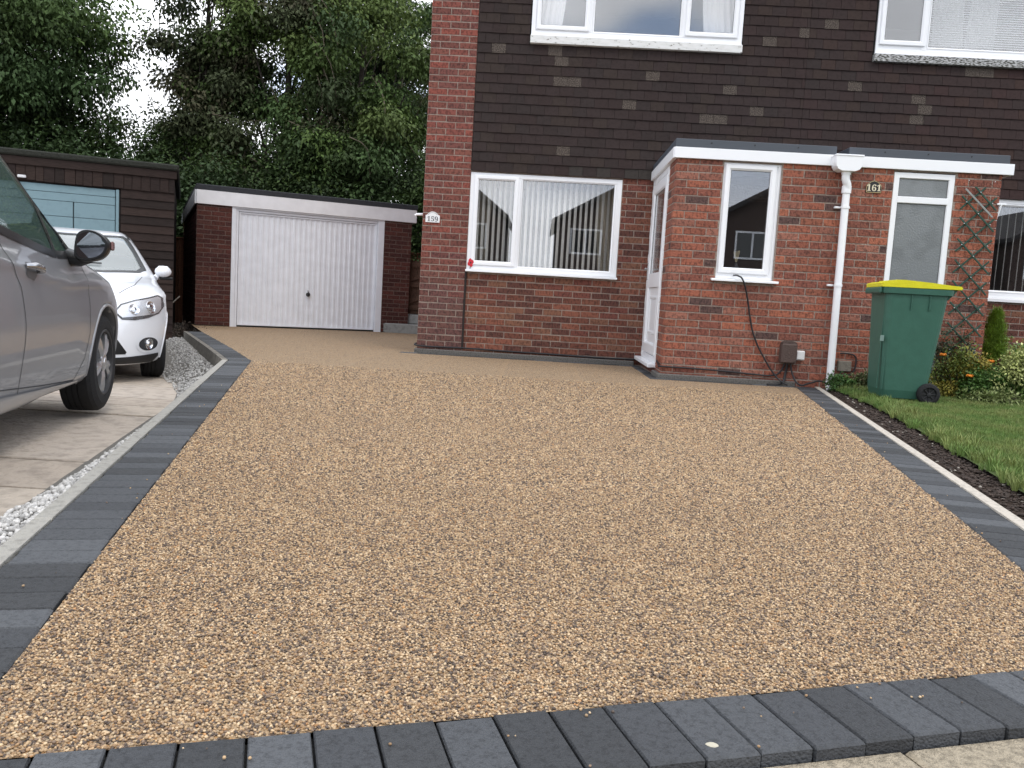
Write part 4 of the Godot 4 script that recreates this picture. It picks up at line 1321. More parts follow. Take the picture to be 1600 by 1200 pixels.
func fences() -> void:
	fence_line("board_fence", "reddish brown close boarded fence between the two garages", Vector3(-8.2, -0.25, -17.6), Vector3(-4.9, -0.25, -17.9), 1.78, Color(0.11, 0.045, 0.024))
	fence_line("board_fence", "brown close boarded fence behind the brick garage by the trees", Vector3(-4.5, -0.1, -20.2), Vector3(2.0, -0.1, -20.2), 1.7, Color(0.08, 0.045, 0.03))
	# gate at the head of the side passage
	var z := -15.75
	var g := thing("wooden_gate", "brown braced wooden gate in gap between garage and house", "gate", Vector3(-2.9, 0.30, z))
	var wood := worn("gate_wood", Color(0.085, 0.045, 0.03), 0.9, 1.5, 461, 0.6, 1.3, 0.03, 3.0)
	var x := 0.0
	while x < 1.4:
		var mb := MB.new()
		mb.box(Vector3(x, 0.0, -0.012), Vector3(x + 0.112, 0.98, 0.008), 0.003)
		obj("board", mb, wood, g)
		x += 0.118
	for y: float in [0.08, 0.5, 0.86]:
		var mb := MB.new()
		mb.box(Vector3(0, y, 0.009), Vector3(1.42, y + 0.09, 0.04), 0.004)
		obj("rail", mb, wood, g)
	for k: Array in [[0.17, 0.5], [0.59, 0.86]]:
		var mb := MB.new()
		var a := Vector2(0.3, k[0]); var b := Vector2(1.1, k[1])
		var nn := (b - a).normalized().orthogonal() * 0.04
		mb.prism(PackedVector2Array([a - nn, b - nn, b + nn, a + nn]), Transform3D(Basis(), Vector3(0, 0, 0.04)), 0.03)
		obj("brace", mb, wood, g)
	var st := MB.new()
	st.box(Vector3(-3.2, -0.3, z - 0.6), Vector3(-1.3, 0.12, z + 0.35), 0.015)
	st.box(Vector3(-3.2, 0.12, z - 0.6), Vector3(-1.3, 0.29, z + 0.1), 0.015)
	tag(obj("concrete_step", st, worn("passage_concrete", Color(0.25, 0.25, 0.24), 0.9, 1.0, 465), null), "grey concrete steps below the gate beside the house wall", "step")
	# overflow pipe from the flank of the house
	var p := MB.new()
	p.tube(PackedVector3Array([Vector3(-1.47, 1.66, HZ - 0.06), Vector3(-1.56, 1.655, HZ - 0.06), Vector3(-1.575, 1.64, HZ - 0.06)]), 0.016)
	tag(obj("overflow_pipe", p, upvc()), "short white overflow pipe sticking out of the house flank", "pipe")
	# homes across the road, which the windows mirror
	for q: Array in [[Vector3(17.6, 0, 20), 4.75, 6.6, "dark gabled house across the road, mirrored in the right window"], [Vector3(24.6, 0, 20), 4.75, 6.6, "farthest right dark gabled house across the road"], [Vector3(-4.85, 0, 20), 4.5, 6.9, "dark gabled house across the road, mirrored at left of wide window"], [Vector3(3.4, 0, 20), 4.45, 6.2, "dark gabled house across the road, mirrored at right of wide window"], [Vector3(10.4, 0, 20), 4.75, 6.5, "dark gabled house across the road, mirrored in the porch window"]]:
		var h := thing("gabled_house", q[3], "house", q[0], PI, "houses across the road")
		var ev: float = q[1]; var ap: float = q[2]
		var mb := MB.new()
		mb.box(Vector3(-2.85, -0.3, -8), Vector3(2.85, ev - 0.1, 0))
		mb.prism(PackedVector2Array([Vector2(-2.85, ev - 0.1), Vector2(2.85, ev - 0.1), Vector2(0, ap - 0.15)]), Transform3D(Basis(), Vector3(0, 0, -0.002)), 7.99)
		obj("wall", mb, worn("far_brick", Color(0.085, 0.06, 0.052), 0.9, 0.8, 471), h)
		mb = MB.new()
		for s: float in [-1.0, 1.0]:
			mb.prism(PackedVector2Array([Vector2(s * 3.1, ev - 0.2), Vector2(s * 3.1, ev), Vector2(0, ap), Vector2(0, ap - 0.2)]), Transform3D(Basis(), Vector3(0, 0, 0.35)), 8.7)
		obj("roof", mb, worn("far_roof", Color(0.06, 0.055, 0.054), 0.9, 0.8, 473), h)
		for wx: float in [-2.1, 0.7]:
			for wy: float in [0.9, 2.9]:
				mb = MB.new()
				mb.ring(wx, wy, wx + 1.5, wy + 1.2, PackedVector2Array([Vector2(0, -0.02), Vector2(0, 0.03), Vector2(0.08, 0.03), Vector2(0.08, -0.0)]))
				mb.box(Vector3(wx + 0.71, wy + 0.08, 0.002), Vector3(wx + 0.79, wy + 1.12, 0.028))
				var wn := obj("window", mb, upvc(), h)
				mb = MB.new()
				mb.box(Vector3(wx + 0.08, wy + 0.08, -0.01), Vector3(wx + 1.42, wy + 1.12, 0.008))
				obj("pane", mb, plain("far_pane", Color(0.02, 0.022, 0.025), 0.08, 0.6), wn)
# ---------------------------------------------------------------- cars
# car axes: x forward from the front axle, y up from the ground, z to the car's right
class Body:
	var top := PackedFloat32Array()      # roof / bonnet height over x, 1 cm steps
	var slope := PackedFloat32Array()
	var front := PackedFloat32Array()    # nose position over y, 1 cm steps
	var x0 := -4.0
	var half := 0.87
	var belt := PackedVector2Array()     # (x, y) of the waist line
	var tumble := 0.38
	var bow := 0.16
	var rear := -3.2
	var wheel_r := 0.35
	var axle := -2.54
	var hub_y := 0.31
	var under := 0.2
	var taper := 0.36
	var taper_from := 0.15
	static func spline(p: PackedVector2Array, a: float, b: float) -> PackedFloat32Array:
		# monotone points sampled every centimetre with Catmull-Rom slopes
		var out := PackedFloat32Array()
		var i := 0
		var x := a
		while x <= b:
			while i < p.size() - 2 and x > p[i + 1].x:
				i += 1
			var p1 := p[i]; var p2 := p[i + 1]
			var m1 := (p2.y - p1.y) / (p2.x - p1.x); var m2 := m1
			if i > 0:
				m1 = (p2.y - p[i - 1].y) / (p2.x - p[i - 1].x)
			if i < p.size() - 2:
				m2 = (p[i + 2].y - p1.y) / (p[i + 2].x - p1.x)
			var h := p2.x - p1.x
			var t := clampf((x - p1.x) / h, 0.0, 1.0)
			var t2 := t * t; var t3 := t2 * t
			out.append((2 * t3 - 3 * t2 + 1) * p1.y + (t3 - 2 * t2 + t) * h * m1 + (-2 * t3 + 3 * t2) * p2.y + (t3 - t2) * h * m2)
			x += 0.01
		return out
	func setup(tp: PackedVector2Array, fp: PackedVector2Array) -> void:
		top = spline(tp, x0, 1.4)
		front = spline(fp, 0.0, 1.8)
		slope.resize(top.size())
		for i in top.size():
			var d := (top[mini(i + 3, top.size() - 1)] - top[maxi(i - 3, 0)]) / 0.06
			slope[i] = 1.0 / sqrt(1.0 + d * d)
	static func at(a: PackedFloat32Array, u: float) -> float:
		var k := clampf(u * 100.0, 0.0, a.size() - 1.001)
		var i := int(k)
		return lerpf(a[i], a[i + 1], k - i)
	static func smax(a: float, b: float, k: float) -> float:
		var h := maxf(k - absf(a - b), 0.0) / k
		return maxf(a, b) + h * h * k * 0.25
	func waist(x: float) -> float:
		if x >= belt[0].x:
			return belt[0].y
		for i in belt.size() - 1:
			if x >= belt[i + 1].x:
				return lerpf(belt[i].y, belt[i + 1].y, (belt[i].x - x) / (belt[i].x - belt[i + 1].x))
		return belt[belt.size() - 1].y
	func side(x: float, y: float) -> float:
		var w := half
		var s := minf((y - 0.56) / 0.4, 1.1)
		w -= 0.045 * s * s if y > 0.56 else 0.05 * pow((0.56 - y) / 0.36, 2.0)
		var wl := waist(x)
		# pressed line under the handles and a scooped lower door
		w += 0.012 * exp(-pow((y - wl + 0.13) / 0.035, 2.0)) - 0.006 * exp(-pow((y - 0.42) / 0.12, 2.0)) * smoothstep(-0.3, -0.6, x) * smoothstep(-2.1, -1.8, x)
		if y > wl:
			w -= (y - wl) * tumble - 0.012 * minf((y - wl) / 0.05, 1.0)
		if x > taper_from:
			w -= taper * pow((x - taper_from) / 0.7, 2.2)
		if x < axle:
			w -= 0.22 * pow((axle - x) / 0.7, 2.0)
		return w
	func f(p: Vector3) -> float:
		var az := absf(p.z)
		var zz := az / half
		var xs := p.x + bow * zz * zz       # screens and nose sweep back at the sides
		var ti := xs - bow * 0.55 - x0
		var d := (p.y - at(top, ti)) * at(slope, ti)
		d = smax(d, az - side(p.x, p.y), 0.13)
		d = smax(d, xs - bow * 0.25 - at(front, p.y), 0.12)
		d = smax(d, rear - p.x + 0.10 * zz * zz, 0.14)
		d = smax(d, under - p.y, 0.08)
		for ax: float in [0.0, axle]:
			var r := Vector2(p.x - ax, p.y - hub_y).length()
			var w := maxf(r - wheel_r, 0.52 - az)
			d = maxf(d, -w)
		return d
	func grad(p: Vector3) -> Vector3:
		var e := 0.004
		return Vector3(f(p + Vector3(e, 0, 0)) - f(p - Vector3(e, 0, 0)), f(p + Vector3(0, e, 0)) - f(p - Vector3(0, e, 0)), f(p + Vector3(0, 0, e)) - f(p - Vector3(0, 0, e))) / (2.0 * e)
	func on_side(q: Vector2, s: float, off: float) -> Array:
		# the skin seen from the side at (x, y)
		var a := 0.3; var b := 1.1
		for i in 18:
			var m := (a + b) * 0.5
			if f(Vector3(q.x, q.y, m)) < 0.0:
				a = m
			else:
				b = m
		var p := Vector3(q.x, q.y, a)
		var n := grad(p).normalized()
		p += n * off
		return [Vector3(p.x, p.y, p.z * s), Vector3(n.x, n.y, n.z * s)]
	func on_front(q: Vector2, off: float) -> Array:
		# seen from ahead at (z, y)
		var a := -1.2; var b := 1.3
		for i in 40:      # march in from the front
			var m := 1.3 - i * 0.0625
			if f(Vector3(m, q.y, q.x)) < 0.0:
				a = m; b = m + 0.0625
				break
		for i in 14:
			var m := (a + b) * 0.5
			if f(Vector3(m, q.y, q.x)) < 0.0:
				a = m
			else:
				b = m
		var p := Vector3(a, q.y, q.x)
		var n := grad(p).normalized()
		return [p + n * off, n]
	func on_back(q: Vector2, off: float) -> Array:
		# seen from behind at (z, y)
		var a := -4.0; var b := -2.0
		for i in 60:
			var m := -4.0 + i * 0.04
			if f(Vector3(m, q.y, q.x)) < 0.0:
				a = m - 0.04; b = m
				break
		for i in 14:
			var m := (a + b) * 0.5
			if f(Vector3(m, q.y, q.x)) < 0.0:
				b = m
			else:
				a = m
		var p := Vector3(b, q.y, q.x)
		var n := grad(p).normalized()
		return [p + n * off, n]
	func on_top(q: Vector2, off: float) -> Array:
		# seen from above at (x, z)
		var a := 0.5; var b := 1.7
		for i in 18:
			var m := (a + b) * 0.5
			if f(Vector3(q.x, m, q.y)) < 0.0:
				a = m
			else:
				b = m
		var p := Vector3(q.x, a, q.y)
		var n := grad(p).normalized()
		return [p + n * off, n]
	func patch(mb: MB, poly: PackedVector2Array, chart: Callable, cell: float) -> void:
		# lays a flat outline on the skin, cut into small cells
		var lo := poly[0]; var hi := poly[0]
		for p in poly:
			lo = lo.min(p); hi = hi.max(p)
		var i0 := floori(lo.x / cell); var i1 := ceili(hi.x / cell)
		var j0 := floori(lo.y / cell); var j1 := ceili(hi.y / cell)
		for i in range(i0, i1):
			for j in range(j0, j1):
				var c := Vector2(i, j) * cell
				for piece in Geometry2D.intersect_polygons(PackedVector2Array([c, c + Vector2(cell, 0), c + Vector2(cell, cell), c + Vector2(0, cell)]), poly):
					var pts: Array = []
					for q in piece:
						pts.append(chart.call(q))
					var idx := Geometry2D.triangulate_polygon(piece)
					for k in range(0, idx.size(), 3):
						var a: Array = pts[idx[k]]; var b: Array = pts[idx[k + 1]]; var d: Array = pts[idx[k + 2]]
						mb.t3(a[0], b[0], d[0], a[1], b[1], d[1])
	func shell(cell: float, lo: Vector3, hi: Vector3, drop: Callable) -> MB:
		# surface nets over the right half, mirrored to the left
		lo.z = -cell * 0.5
		var nx := int((hi.x - lo.x) / cell) + 1; var ny_ := int((hi.y - lo.y) / cell) + 1; var nz := int((hi.z - lo.z) / cell) + 1
		var g := PackedFloat32Array(); g.resize(nx * ny_ * nz)
		for i in nx:
			for j in ny_:
				for k in nz:
					g[(i * ny_ + j) * nz + k] = f(lo + Vector3(i, j, k) * cell)
		var ids := PackedInt32Array(); ids.resize(nx * ny_ * nz); ids.fill(-1)
		var vs := PackedVector3Array(); var ns := PackedVector3Array()
		var sx := ny_ * nz; var sy := nz
		for i in nx - 1:
			for j in ny_ - 1:
				for k in nz - 1:
					var o := (i * ny_ + j) * nz + k
					var s := int(g[o] < 0) + int(g[o + 1] < 0) + int(g[o + sy] < 0) + int(g[o + sy + 1] < 0) + int(g[o + sx] < 0) + int(g[o + sx + 1] < 0) + int(g[o + sx + sy] < 0) + int(g[o + sx + sy + 1] < 0)
					if s == 0 or s == 8:
						continue
					var sum := Vector3(); var n := 0
					for e: Array in [[0, 1, 0, 0, 0, 2], [sy, sy + 1, 0, 1, 0, 2], [sx, sx + 1, 1, 0, 0, 2], [sx + sy, sx + sy + 1, 1, 1, 0, 2], [0, sy, 0, 0, 0, 1], [1, sy + 1, 0, 0, 1, 1], [sx, sx + sy, 1, 0, 0, 1], [sx + 1, sx + sy + 1, 1, 0, 1, 1], [0, sx, 0, 0, 0, 0], [1, sx + 1, 0, 0, 1, 0], [sy, sx + sy, 0, 1, 0, 0], [sy + 1, sx + sy + 1, 0, 1, 1, 0]]:
						var a := g[o + int(e[0])]; var b := g[o + int(e[1])]
						if (a < 0) != (b < 0):
							var q := Vector3(e[2], e[3], e[4])
							q[int(e[5])] += a / (a - b)
							sum += q; n += 1
					var p := lo + (Vector3(i, j, k) + sum / n) * cell
					var gr := grad(p)
					for it in 2:
						var l2 := gr.length_squared()
						if l2 < 0.05:
							break
						p -= gr * clampf(f(p) / l2, -cell * 0.7, cell * 0.7)
						gr = grad(p)
					if k == 0:
						p.z = 0.0
					ids[o] = vs.size(); vs.append(p); ns.append(gr.normalized())
		var mb := MB.new()
		var quads: Array = []
		for i in range(1, nx - 1):
			for j in range(1, ny_ - 1):
				for k in range(0, nz - 1):
					var o := (i * ny_ + j) * nz + k
					var inside := g[o] < 0
					if k > 0 and (g[o + sx] < 0) != inside:
						quads.append([o, o - sy, o - sy - 1, o - 1])
					if k > 0 and (g[o + sy] < 0) != inside:
						quads.append([o, o - sx, o - sx - 1, o - 1])
					if (g[o + 1] < 0) != inside:
						quads.append([o, o - sx, o - sx - sy, o - sy])
		for q: Array in quads:
			var a := ids[q[0]]; var b := ids[q[1]]; var c := ids[q[2]]; var d := ids[q[3]]
			if a < 0 or b < 0 or c < 0 or d < 0:
				continue
			for t: Array in [[a, b, c], [a, c, d]]:
				var m := (vs[t[0]] + vs[t[1]] + vs[t[2]]) / 3.0
				if drop.call(m):
					continue
				mb.t3(vs[t[0]], vs[t[1]], vs[t[2]], ns[t[0]], ns[t[1]], ns[t[2]])
				var mir := Vector3(1, 1, -1)
				mb.t3(vs[t[0]] * mir, vs[t[1]] * mir, vs[t[2]] * mir, ns[t[0]] * mir, ns[t[1]] * mir, ns[t[2]] * mir)
		return mb

func paint(called: String, c: Color, metal: float, rough: float) -> StandardMaterial3D:
	var m := plain(called, c, rough, 0.5, metal)
	m.clearcoat_enabled = true; m.clearcoat = 0.8; m.clearcoat_roughness = 0.03
	return m

func grow(poly: PackedVector2Array, by: float) -> PackedVector2Array:
	var r := Geometry2D.offset_polygon(poly, by, Geometry2D.JOIN_ROUND)
	return r[0] if r.size() else poly

func strip(pts: PackedVector2Array, w: float) -> PackedVector2Array:
	return Geometry2D.offset_polyline(pts, w * 0.5, Geometry2D.JOIN_ROUND, Geometry2D.END_BUTT)[0]

func ring_patch(b: Body, mb: MB, outer: PackedVector2Array, inner: PackedVector2Array, chart: Callable, cell: float) -> void:
	# outline minus a hole, as cells
	var lo := outer[0]; var hi := outer[0]
	for p in outer:
		lo = lo.min(p); hi = hi.max(p)
	for i in range(floori(lo.x / cell), ceili(hi.x / cell)):
		for j in range(floori(lo.y / cell), ceili(hi.y / cell)):
			var c := Vector2(i, j) * cell
			for a in Geometry2D.intersect_polygons(PackedVector2Array([c, c + Vector2(cell, 0), c + Vector2(cell, cell), c + Vector2(0, cell)]), outer):
				for d in Geometry2D.clip_polygons(a, inner):
					if not Geometry2D.is_polygon_clockwise(d):
						b.patch(mb, d, chart, cell * 4.0)

func wheel(parent: Node, at: Vector3, s: float, radius: float, rim_r: float, wide: float, steer: float, spokes: int, dark: bool) -> void:
	var t := Transform3D(Basis(Vector3.UP, steer) * Basis(Vector3(1, 0, 0), Vector3(0, 0, s), Vector3(0, -s, 0)), at)
	var mb := MB.new()
	var w := wide
	mb.lathe(t, PackedVector2Array([Vector2(rim_r, 0.0), Vector2(rim_r + 0.012, 0.004), Vector2(radius - 0.05, 0.004), Vector2(radius - 0.016, -0.012), Vector2(radius - 0.002, -0.032), Vector2(radius, -0.06)]), 48)
	var y := -0.06
	for k in 4:
		mb.lathe(t, PackedVector2Array([Vector2(radius, y), Vector2(radius, y - 0.026), Vector2(radius - 0.008, y - 0.0265), Vector2(radius - 0.008, y - 0.0325), Vector2(radius, y - 0.033)]), 48, false)
		y -= 0.033
	mb.lathe(t, PackedVector2Array([Vector2(radius, y), Vector2(radius - 0.016, -w + 0.012), Vector2(rim_r, -w)]), 48)
	var o := obj("wheel", mb, worn("tyre_rubber", Color(0.016, 0.016, 0.017), 0.8, 4.0, 601, 0.8, 1.3), parent)
	mb = MB.new()
	mb.lathe(t, PackedVector2Array([Vector2(rim_r + 0.002, -0.004), Vector2(rim_r - 0.006, 0.004), Vector2(rim_r - 0.016, 0.0), Vector2(rim_r - 0.02, -0.03), Vector2(rim_r - 0.03, -0.12)]), 48)
	mb.lathe(t, PackedVector2Array([Vector2(rim_r - 0.03, -0.11), Vector2(0.0, -0.115)]), 32)
	var metal := plain("alloy_silver", Color(0.58, 0.585, 0.6), 0.28, 0.5, 0.85)
	var alloy := obj("rim", mb, plain("rim_inside", Color(0.03, 0.03, 0.032), 0.5) if dark else metal, o)
	for k in spokes:
		for e: float in [-1.0, 1.0]:
			var a := TAU * k / spokes + e * 0.16 + 0.35
			var c := Vector2(cos(a), sin(a))
			var n := Vector2(-c.y, c.x)
			var sp := MB.new()
			var r0 := 0.035; var r1 := rim_r - 0.012
			var base := Vector2(cos(a - e * 0.16), sin(a - e * 0.16)) * r0
			var pr: Array = []
			for d: Array in [[0.0, 0.022, -0.004], [0.35, 0.020, 0.002], [0.7, 0.022, -0.002], [1.0, 0.031, -0.012]]:
				var m := base.lerp(c * r1, d[0])
				pr.append([m - n * float(d[1]), m + n * float(d[1]), float(d[2])])
			for i in 3:
				var p: Array = pr[i]; var q: Array = pr[i + 1]
				var ridge: Vector2 = (p[0] + p[1]) * 0.5; var ridge2: Vector2 = (q[0] + q[1]) * 0.5
				for h: Array in [[p[0], q[0], -1.0], [p[1], q[1], 1.0]]:
					var u: Vector2 = h[0]; var v: Vector2 = h[1]
					sp.quad(t * Vector3(u.x, p[2] - 0.01, u.y), t * Vector3(v.x, q[2] - 0.01, v.y), t * Vector3(ridge2.x, q[2], ridge2.y), t * Vector3(ridge.x, p[2], ridge.y), t.basis.y)
					sp.quad(t * Vector3(u.x, p[2] - 0.01, u.y), t * Vector3(v.x, q[2] - 0.01, v.y), t * Vector3(v.x, q[2] - 0.05, v.y), t * Vector3(u.x, p[2] - 0.05, u.y), t.basis * Vector3(n.x * h[2], 0, n.y * h[2]))
			obj("spoke", sp, metal, o)
	mb = MB.new()
	mb.lathe(t, PackedVector2Array([Vector2(0.062, -0.05), Vector2(0.06, -0.006), Vector2(0.05, 0.0), Vector2(0.03, 0.002), Vector2(0.028, 0.006), Vector2(0.0, 0.008)]), 24)
	obj("hub_cap", mb, metal, o)

func seats(parent: Node, spots: Array, m: Material) -> void:
	for s: Vector3 in spots:
		var mb := MB.new()
		mb.box(Vector3(-0.06, 0.0, -0.25), Vector3(0.06, 0.62, 0.25), 0.05, Transform3D(Basis(Vector3.BACK, 0.25), s))
		mb.box(Vector3(0.0, -0.08, -0.25), Vector3(0.5, 0.06, 0.25), 0.05, Transform3D(Basis(), s))
		mb.box(Vector3(-0.04, 0.66, -0.13), Vector3(0.04, 0.84, 0.13), 0.035, Transform3D(Basis(Vector3.BACK, 0.2), s))
		obj("seat", mb, m, parent)

func grey_car() -> void:
	var b := Body.new()
	b.half = 0.885; b.rear = -3.35; b.axle = -2.62; b.hub_y = 0.315; b.wheel_r = 0.362; b.tumble = 0.40; b.under = 0.21
	b.belt = PackedVector2Array([Vector2(-0.5, 0.955), Vector2(-0.76, 0.945), Vector2(-1.18, 0.99), Vector2(-1.72, 1.05), Vector2(-2.6, 1.12)])
	b.setup(PackedVector2Array([Vector2(-4.0, 0.6), Vector2(-3.36, 0.8), Vector2(-3.28, 1.15), Vector2(-3.1, 1.38), Vector2(-2.8, 1.54), Vector2(-2.3, 1.64), Vector2(-1.8, 1.665), Vector2(-1.45, 1.63), Vector2(-1.18, 1.54), Vector2(-0.86, 1.325), Vector2(-0.56, 1.13), Vector2(-0.42, 1.04), Vector2(-0.2, 0.97), Vector2(0.1, 0.905), Vector2(0.4, 0.80), Vector2(0.62, 0.68), Vector2(0.8, 0.5), Vector2(1.4, 0.1)]),
		PackedVector2Array([Vector2(0.0, 0.60), Vector2(0.2, 0.70), Vector2(0.4, 0.76), Vector2(0.6, 0.74), Vector2(0.8, 0.62), Vector2(1.0, 0.5), Vector2(1.8, 0.4)]))
	var door_glass := PackedVector2Array([Vector2(-0.915, 0.985), Vector2(-1.18, 1.012), Vector2(-1.68, 1.07), Vector2(-1.72, 1.535), Vector2(-1.5, 1.535), Vector2(-1.3, 1.51), Vector2(-1.1, 1.415), Vector2(-0.935, 1.30)])
	var quarter := PackedVector2Array([Vector2(-0.64, 0.99), Vector2(-0.885, 0.985), Vector2(-0.905, 1.275), Vector2(-0.72, 1.145)])
	var rear_glass := PackedVector2Array([Vector2(-1.80, 1.08), Vector2(-2.55, 1.14), Vector2(-2.72, 1.25), Vector2(-2.5, 1.49), Vector2(-2.2, 1.53), Vector2(-1.83, 1.535)])
	var screen := PackedVector2Array([Vector2(-0.42, 0.0), Vector2(-0.44, 0.3), Vector2(-0.56, 0.62), Vector2(-0.7, 0.68), Vector2(-1.28, 0.56), Vector2(-1.18, 0.3), Vector2(-1.16, 0.0)])
	var holes: Array = [door_glass, quarter, rear_glass]
	var o := thing("grey_car", "silver grey hatchback cut off by left edge of the photo, black door mirror", "car", Vector3.ZERO)
	var az := deg_to_rad(-14.0)
	var fw := Vector3(sin(az), 0, -cos(az)); var rt := Vector3(cos(az), 0, sin(az))
	o.transform = Transform3D(Basis(fw, Vector3.UP, rt), Vector3(-2.731, -0.15, -5.115) + fw * 0.25 - rt * 0.865)
	var silver := paint("silver_paint", Color(0.285, 0.287, 0.302), 0.35, 0.38)
	var black := plain("black_trim", Color(0.012, 0.012, 0.013), 0.35)
	var drop := func(m: Vector3) -> bool:
		var q := Vector2(m.x, m.y)
		if absf(m.z) > 0.35:
			for h: PackedVector2Array in holes:
				if Geometry2D.is_point_in_polygon(q, h):
					return true
		return m.y > 0.95 and Geometry2D.is_point_in_polygon(Vector2(m.x, absf(m.z)), screen)
	obj("body", b.shell(0.03, Vector3(-3.55, 0.12, 0), Vector3(0.95, 1.78, 1.02), drop), silver, o)
	var tint := glass("car_glass", Color(0.10, 0.16, 0.14), 0.45)
	for s: float in [1.0, -1.0]:
		for h: PackedVector2Array in holes:
			var mb := MB.new()
			b.patch(mb, grow(h, 0.02), func(q: Vector2) -> Array: return b.on_side(q, s, -0.004), 0.06)
			var g := obj("side_window", mb, tint, o)
			mb = MB.new()
			ring_patch(b, mb, grow(h, 0.036), grow(h, -0.006), func(q: Vector2) -> Array: return b.on_side(q, s, 0.003), 0.05)
			obj("window_trim", mb, black, g)
		# black pillar between the windows, gaps round the front door
		var mb := MB.new()
		b.patch(mb, PackedVector2Array([Vector2(-1.70, 1.06), Vector2(-1.81, 1.065), Vector2(-1.84, 1.56), Vector2(-1.73, 1.56)]), func(q: Vector2) -> Array: return b.on_side(q, s, 0.004), 0.05)
		obj("door_pillar", mb, black, o)
		mb = MB.new()
		for line: PackedVector2Array in [PackedVector2Array([Vector2(-0.62, 0.265), Vector2(-0.47, 0.38), Vector2(-0.41, 0.53), Vector2(-0.40, 0.7), Vector2(-0.43, 0.86), Vector2(-0.50, 0.955)]), PackedVector2Array([Vector2(-1.74, 1.06), Vector2(-1.62, 0.92), Vector2(-1.52, 0.8), Vector2(-1.50, 0.62), Vector2(-1.54, 0.3)]), PackedVector2Array([Vector2(-0.62, 0.265), Vector2(-1.2, 0.30), Vector2(-2.0, 0.36), Vector2(-2.24, 0.45)]), PackedVector2Array([Vector2(0.34, 0.5), Vector2(0.45, 0.62), Vector2(0.5, 0.72)])]:
			b.patch(mb, strip(line, 0.006), func(q: Vector2) -> Array: return b.on_side(q, s, 0.0015), 0.04)
		obj("door_gap", mb, plain("panel_gap", Color(0.05, 0.05, 0.055), 0.8), o)
		mb = MB.new()
		b.patch(mb, PackedVector2Array([Vector2(-0.50, 0.185), Vector2(-0.56, 0.26), Vector2(-1.2, 0.285), Vector2(-2.2, 0.33), Vector2(-2.2, 0.25), Vector2(-1.2, 0.215)]), func(q: Vector2) -> Array: return b.on_side(q, s, 0.012), 0.05)
		obj("side_skirt", mb, silver, o)
		# handle in its recess
		mb = MB.new()
		var hp: Array = b.on_side(Vector2(-1.30, 0.875), s, 0.0)
		var hq: Array = b.on_side(Vector2(-1.45, 0.90), s, 0.0)
		var a: Vector3 = hp[0]; var c: Vector3 = hq[0]; var n: Vector3 = hp[1]
		mb.tube(PackedVector3Array([a, a + n * 0.03 + (c - a) * 0.08, a + n * 0.042 + (c - a) * 0.4, a + n * 0.036 + (c - a) * 0.8, c + n * 0.004]), PackedFloat32Array([0.012, 0.017, 0.018, 0.017, 0.012]), 10)
		obj("door_handle", mb, plain("bright_handle", Color(0.45, 0.45, 0.46), 0.15, 0.5, 0.9), o)
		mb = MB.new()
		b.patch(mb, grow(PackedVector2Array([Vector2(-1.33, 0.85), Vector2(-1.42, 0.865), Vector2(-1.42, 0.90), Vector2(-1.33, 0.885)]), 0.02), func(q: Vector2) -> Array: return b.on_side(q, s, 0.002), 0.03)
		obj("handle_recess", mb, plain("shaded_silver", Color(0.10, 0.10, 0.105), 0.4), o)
		# rolled lip of the wheel arch
		for ax: float in [0.0, b.axle]:
			mb = MB.new()
			var pts := PackedVector3Array()
			for k in 25:
				var an := lerpf(-0.28, PI + 0.28, k / 24.0)
				var q := Vector2(ax + cos(an) * (b.wheel_r + 0.006), b.hub_y + sin(an) * (b.wheel_r + 0.006))
				var e: Array = b.on_side(q, s, -0.004)
				pts.append(e[0])
			mb.tube(pts, 0.011, 6, false)
			obj("arch_lip", mb, silver, o)
		# mirror
		var mir := MB.new()
		var mc := Vector3(-0.72, 1.035, s * 0.965)
		var outl := PackedVector2Array()
		for p: Vector2 in [Vector2(-0.115, -0.045), Vector2(-0.10, 0.055), Vector2(-0.06, 0.083), Vector2(0.0, 0.088), Vector2(0.07, 0.07), Vector2(0.125, 0.03), Vector2(0.135, 0.0), Vector2(0.11, -0.05), Vector2(0.05, -0.085), Vector2(-0.05, -0.095), Vector2(-0.10, -0.08)]:
			outl.append(Vector2(p.x * 0.76, p.y))
		for it in 2:      # round the corners
			var soft := PackedVector2Array()
			for k in outl.size():
				var l := (k + 1) % outl.size()
				soft.append(outl[k].lerp(outl[l], 0.25)); soft.append(outl[k].lerp(outl[l], 0.75))
			outl = soft
		var rings: Array = []
		for d: Array in [[-0.02, 0.93], [0.0, 1.0], [0.05, 0.98], [0.10, 0.78], [0.13, 0.4]]:
			var r := PackedVector3Array()
			for p in outl:
				r.append(mc + Vector3(float(d[0]) - absf(p.x) * 0.12, p.y * float(d[1]), p.x * float(d[1]) * s))
			rings.append(r)
		for i in rings.size() - 1:
			for k in outl.size():
				var l := (k + 1) % outl.size()
				mir.quad(rings[i][k], rings[i][l], rings[i + 1][l], rings[i + 1][k], rings[i][k] - mc + Vector3(0.02, 0, 0))
		for k in range(1, outl.size() - 1):
			mir.tri(rings[4][0], rings[4][k], rings[4][k + 1], Vector3(1, 0, 0))
		mir.tube(PackedVector3Array([Vector3(-0.66, 0.965, s * 0.83), Vector3(-0.68, 0.955, s * 0.9), Vector3(-0.70, 0.97, s * 0.95)]), PackedFloat32Array([0.05, 0.04, 0.035]), 8)
		var mo := obj("door_mirror", mir, black, o)
		mb = MB.new()
		for k in range(1, outl.size() - 1):
			var tr: Array[Vector3] = []
			for e: int in [0, k, k + 1]:
				tr.append(mc + Vector3(-0.021 - absf(outl[e].x) * 0.10, outl[e].y * 0.80 + 0.003, outl[e].x * 0.82 * s))
			mb.tri(tr[0], tr[1], tr[2], Vector3(-1, 0, 0))
